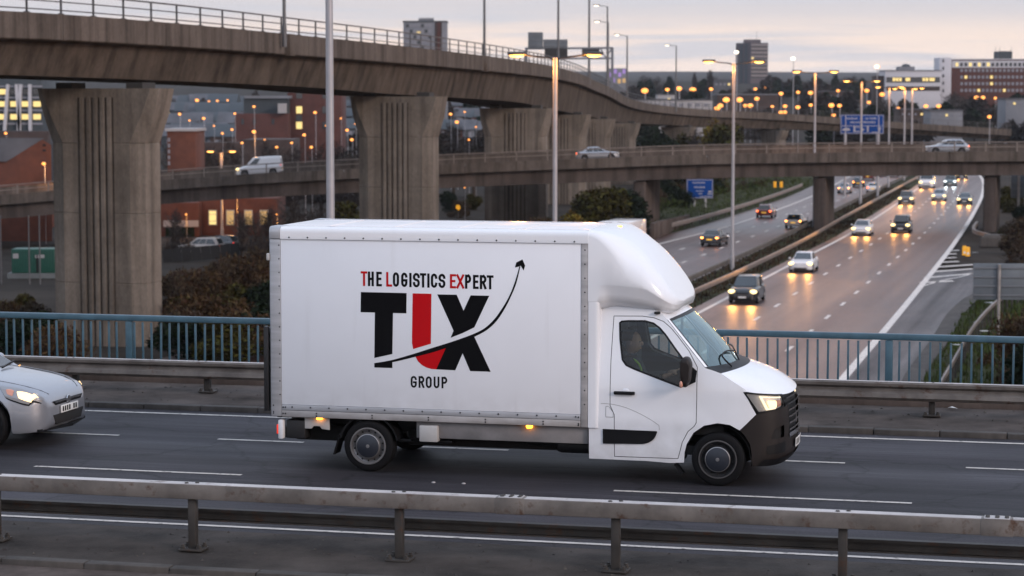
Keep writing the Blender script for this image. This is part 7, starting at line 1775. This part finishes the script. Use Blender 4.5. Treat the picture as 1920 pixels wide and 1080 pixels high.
for px, y, d, kd, w, lab in ((1905, 400, 190, 'bush_brown', 1.3, 'brown bush at the right edge beyond the concrete block'), (1918, 430, 160, 'bush_brown', 1.4, 'bare brown bush at the right edge above the grey sign'), (1935, 445, 140, 'tree_bare', .9, 'bare tree cut by the right edge behind the grey sign'), (1925, 575, 106, 'bush_brown2', .9, 'rust brown bush right of the sign post'), (1962, 565, 100, 'bush_brown', 1.2, 'bare brown bush at the right edge below the sign'), (1945, 640, 90, 'bush_dark', 1.0, 'dark bush seen through the railing at the right edge'), (1890, 345, 262, 'bush_olive', 1.2, 'olive bush right of the right overpass pier'), (1920, 380, 225, 'bush_dark', 1.3, 'dark bush below the distant grey sign'), (1880, 420, 205, 'bush_olive', .9, 'olive bush at the foot of the right overpass pier')): plant(kd, 'bush' if 'bush' in kd else 'tree', lab, 'bush' if 'bush' in kd else 'tree', px, y, d, None, None, w)
rb = random.Random(31)
for k in range(20):
    px = 1236+k*15.5+rb.uniform(-5, 5); d = 262+k*5.5+rb.uniform(-8, 14)
    plant(('bush_brown', 'bush_dark', 'bush_brown2', 'bush_brown', 'tree_bare2')[k % 5], 'bush', f'bush in the dark scrub above the grass bank, {ORD[k]} from the left overpass pier', 'bush', px, 334+rb.uniform(-4, 10)+(8 if k < 5 else 0), d, 'scrub above the grass bank', None, 1.35)
# bare trees in the yards behind the first piers
for k, (px, y, d, kd) in enumerate(((325, 255, 285, 'tree_bare'), (378, 262, 282, 'tree_bare2'), (398, 268, 275, 'tree_bare'), (430, 258, 290, 'tree_bare2'), (505, 255, 285, 'tree_bare'), (522, 268, 272, 'tree_bare2'), (548, 262, 290, 'tree_bare'), (600, 265, 280, 'tree_bare2'), (640, 258, 290, 'tree_bare'), (663, 268, 275, 'tree_bare2'), (850, 255, 300, 'tree_bare'), (888, 252, 305, 'tree_bare2'))):
    plant(kd, 'tree', f'bare winter tree rising behind the overpass rail, {ORD[k]} from the left', 'tree', px, y, d, 'bare trees behind the overpass rail', None, 1.1)
for k, (px, y, d, kd) in enumerate(((330, 385, 208, 'tree_bare2'), (452, 388, 206, 'tree_bare'), (478, 392, 203, 'tree_bare2'))):
    plant(kd, 'tree', f'bare winter tree in the yard under the overpass, {ORD[k]} from the first pier', 'tree', px, y, d, 'bare trees in the yard', None, .9)
# skyline and hillside trees
r = random.Random(5)
for px, y, d, kd, lab in ((1302, 134, 900, 'poplar', 'tall slim poplar on the skyline, left one of the pair'), (1331, 128, 900, 'poplar', 'tall slim poplar on the skyline, right one of the pair'), (1255, 142, 980, 'conifer', 'small pointed conifer on the skyline left of the poplars'), (1205, 150, 900, 'tree_round', 'dark round tree on the skyline right of the violet building'), (1216, 147, 950, 'tree_round', 'dark round tree on the skyline left of the conifer'), (1492, 139, 1000, 'tree_round', 'dark round tree on the skyline right of the dark tower'), (1530, 142, 950, 'tree_brownround', 'bare round tree on the skyline behind the double lamp'), (1565, 139, 1050, 'conifer', 'small pointed tree on the skyline left of the sign'), (1590, 143, 980, 'tree_brownround', 'bare round tree on the skyline above the sign'), (1610, 145, 960, 'tree_round', 'dark round tree on the skyline above the sign, right one'), (1455, 147, 1000, 'tree_round', 'dark low tree at the foot of the dark tower')): plant(kd, 'tree', lab, 'tree', px, y, d, 'trees on the skyline', None, 1.2)
TGp = 'bare trees covering the town hillside'
kinds = ('tree_brownround', 'tree_brownround', 'tree_round', 'tree_bare2')
for k in range(110):
    d = r.uniform(480, 1150); px = r.uniform(1180, 1960); p = aty(px, 200, d)
    py = HORIZON-(ground(p.x, d)+r.uniform(7, 11)-CAMH)*FPX/d
    if py > 152 or px < 1650: plant(kinds[k % 4], 'tree', 'bare winter tree among many on the dark town hillside', 'tree', px, py, d, TGp, None, 1.5)
for k in range(36):
    d = r.uniform(330, 900); px = r.choice((r.uniform(320, 690), r.uniform(320, 690), r.uniform(830, 910), r.uniform(-60, 90))); p = aty(px, 200, d)
    py = HORIZON-(ground(p.x, d)+r.uniform(5, 9)-CAMH)*FPX/d
    plant(kinds[k % 4], 'tree', 'bare winter tree on the grey hillside behind the left piers', 'tree', px, py, d, 'bare trees behind the left piers', None, 1.3)
# grass tufts on the verge and the reservation
def tufts(name, label, pts, seed, mat, size):
    r_ = random.Random(seed); mb_ = MB()
    for p in pts:
        for _ in range(3):
            s = size*r_.uniform(.5, 1.3); a = r_.uniform(0, 6.3); d_ = Vector((math.cos(a), math.sin(a), 0)); q = p+Vector((r_.uniform(-.3, .3), r_.uniform(-.3, .3), -.03)); t_ = q+Vector((r_.uniform(-.3, .3)*s, r_.uniform(-.3, .3)*s, s))
            mb_.add([q-d_*s*.22, q+d_*s*.22, t_], [(0, 1, 2)])
    me = bpy.data.meshes.new(name); me.from_pydata(mb_.v, [], mb_.f)
    return stuff(tag(put(name, me, M[mat]), label, 'grass'))
pts = []
for _ in range(5200):
    y = r.uniform(75, 168); k = r.random()**1.3*14; pts.append(Vector((xat(SLIPR, y)+1.2+k, y, ZM+.04+.05*k)))
tufts('rough_grass', 'rough green grass on the verge beside the slip road', pts, 3, 'grass_tuft' if 'grass_tuft' in M else 'olive', .30)
pts = []
for _ in range(3600):
    y = r.uniform(95, 330); pts.append(Vector((lerp(xat(B1, y)-.3, xat(W1, y)-1.1, r.random()), y, ZM+.03)))
tufts('rough_grass', 'dry brown grass between the two central barriers', pts, 4, 'twig', .28)
pts = []
for _ in range(4200):
    y = r.uniform(160, 360); q = r.random()*9; pts.append(Vector((xat(L1, y)-3.4-q, y, ZM+.02+.21*q)))
tufts('rough_grass', 'short green grass on the bank left of the motorway', pts, 6, 'grass_tuft' if 'grass_tuft' in M else 'olive', .25)

# ------------------------------------------------------------------ haze over the whole place
hz = MB().box((0, 3400, 52), (10400, 7800, 127)).build('haze', None)
hm_ = bpy.data.materials.new('haze'); hm_.use_nodes = True
n_, l_ = nodes_of(hm_); n_.remove(n_['Principled BSDF'])
pv_ = n_.new('ShaderNodeVolumePrincipled'); pv_.inputs['Color'].default_value = (.84, .91, 1.0, 1); pv_.inputs['Density'].default_value = 6e-5; pv_.inputs['Anisotropy'].default_value = 0.0
l_.new(pv_.outputs[0], n_['Material Output'].inputs['Volume'])
hz.data.materials.append(hm_)
stuff(tag(hz, 'thin bluish dusk haze filling the whole scene', 'haze'))
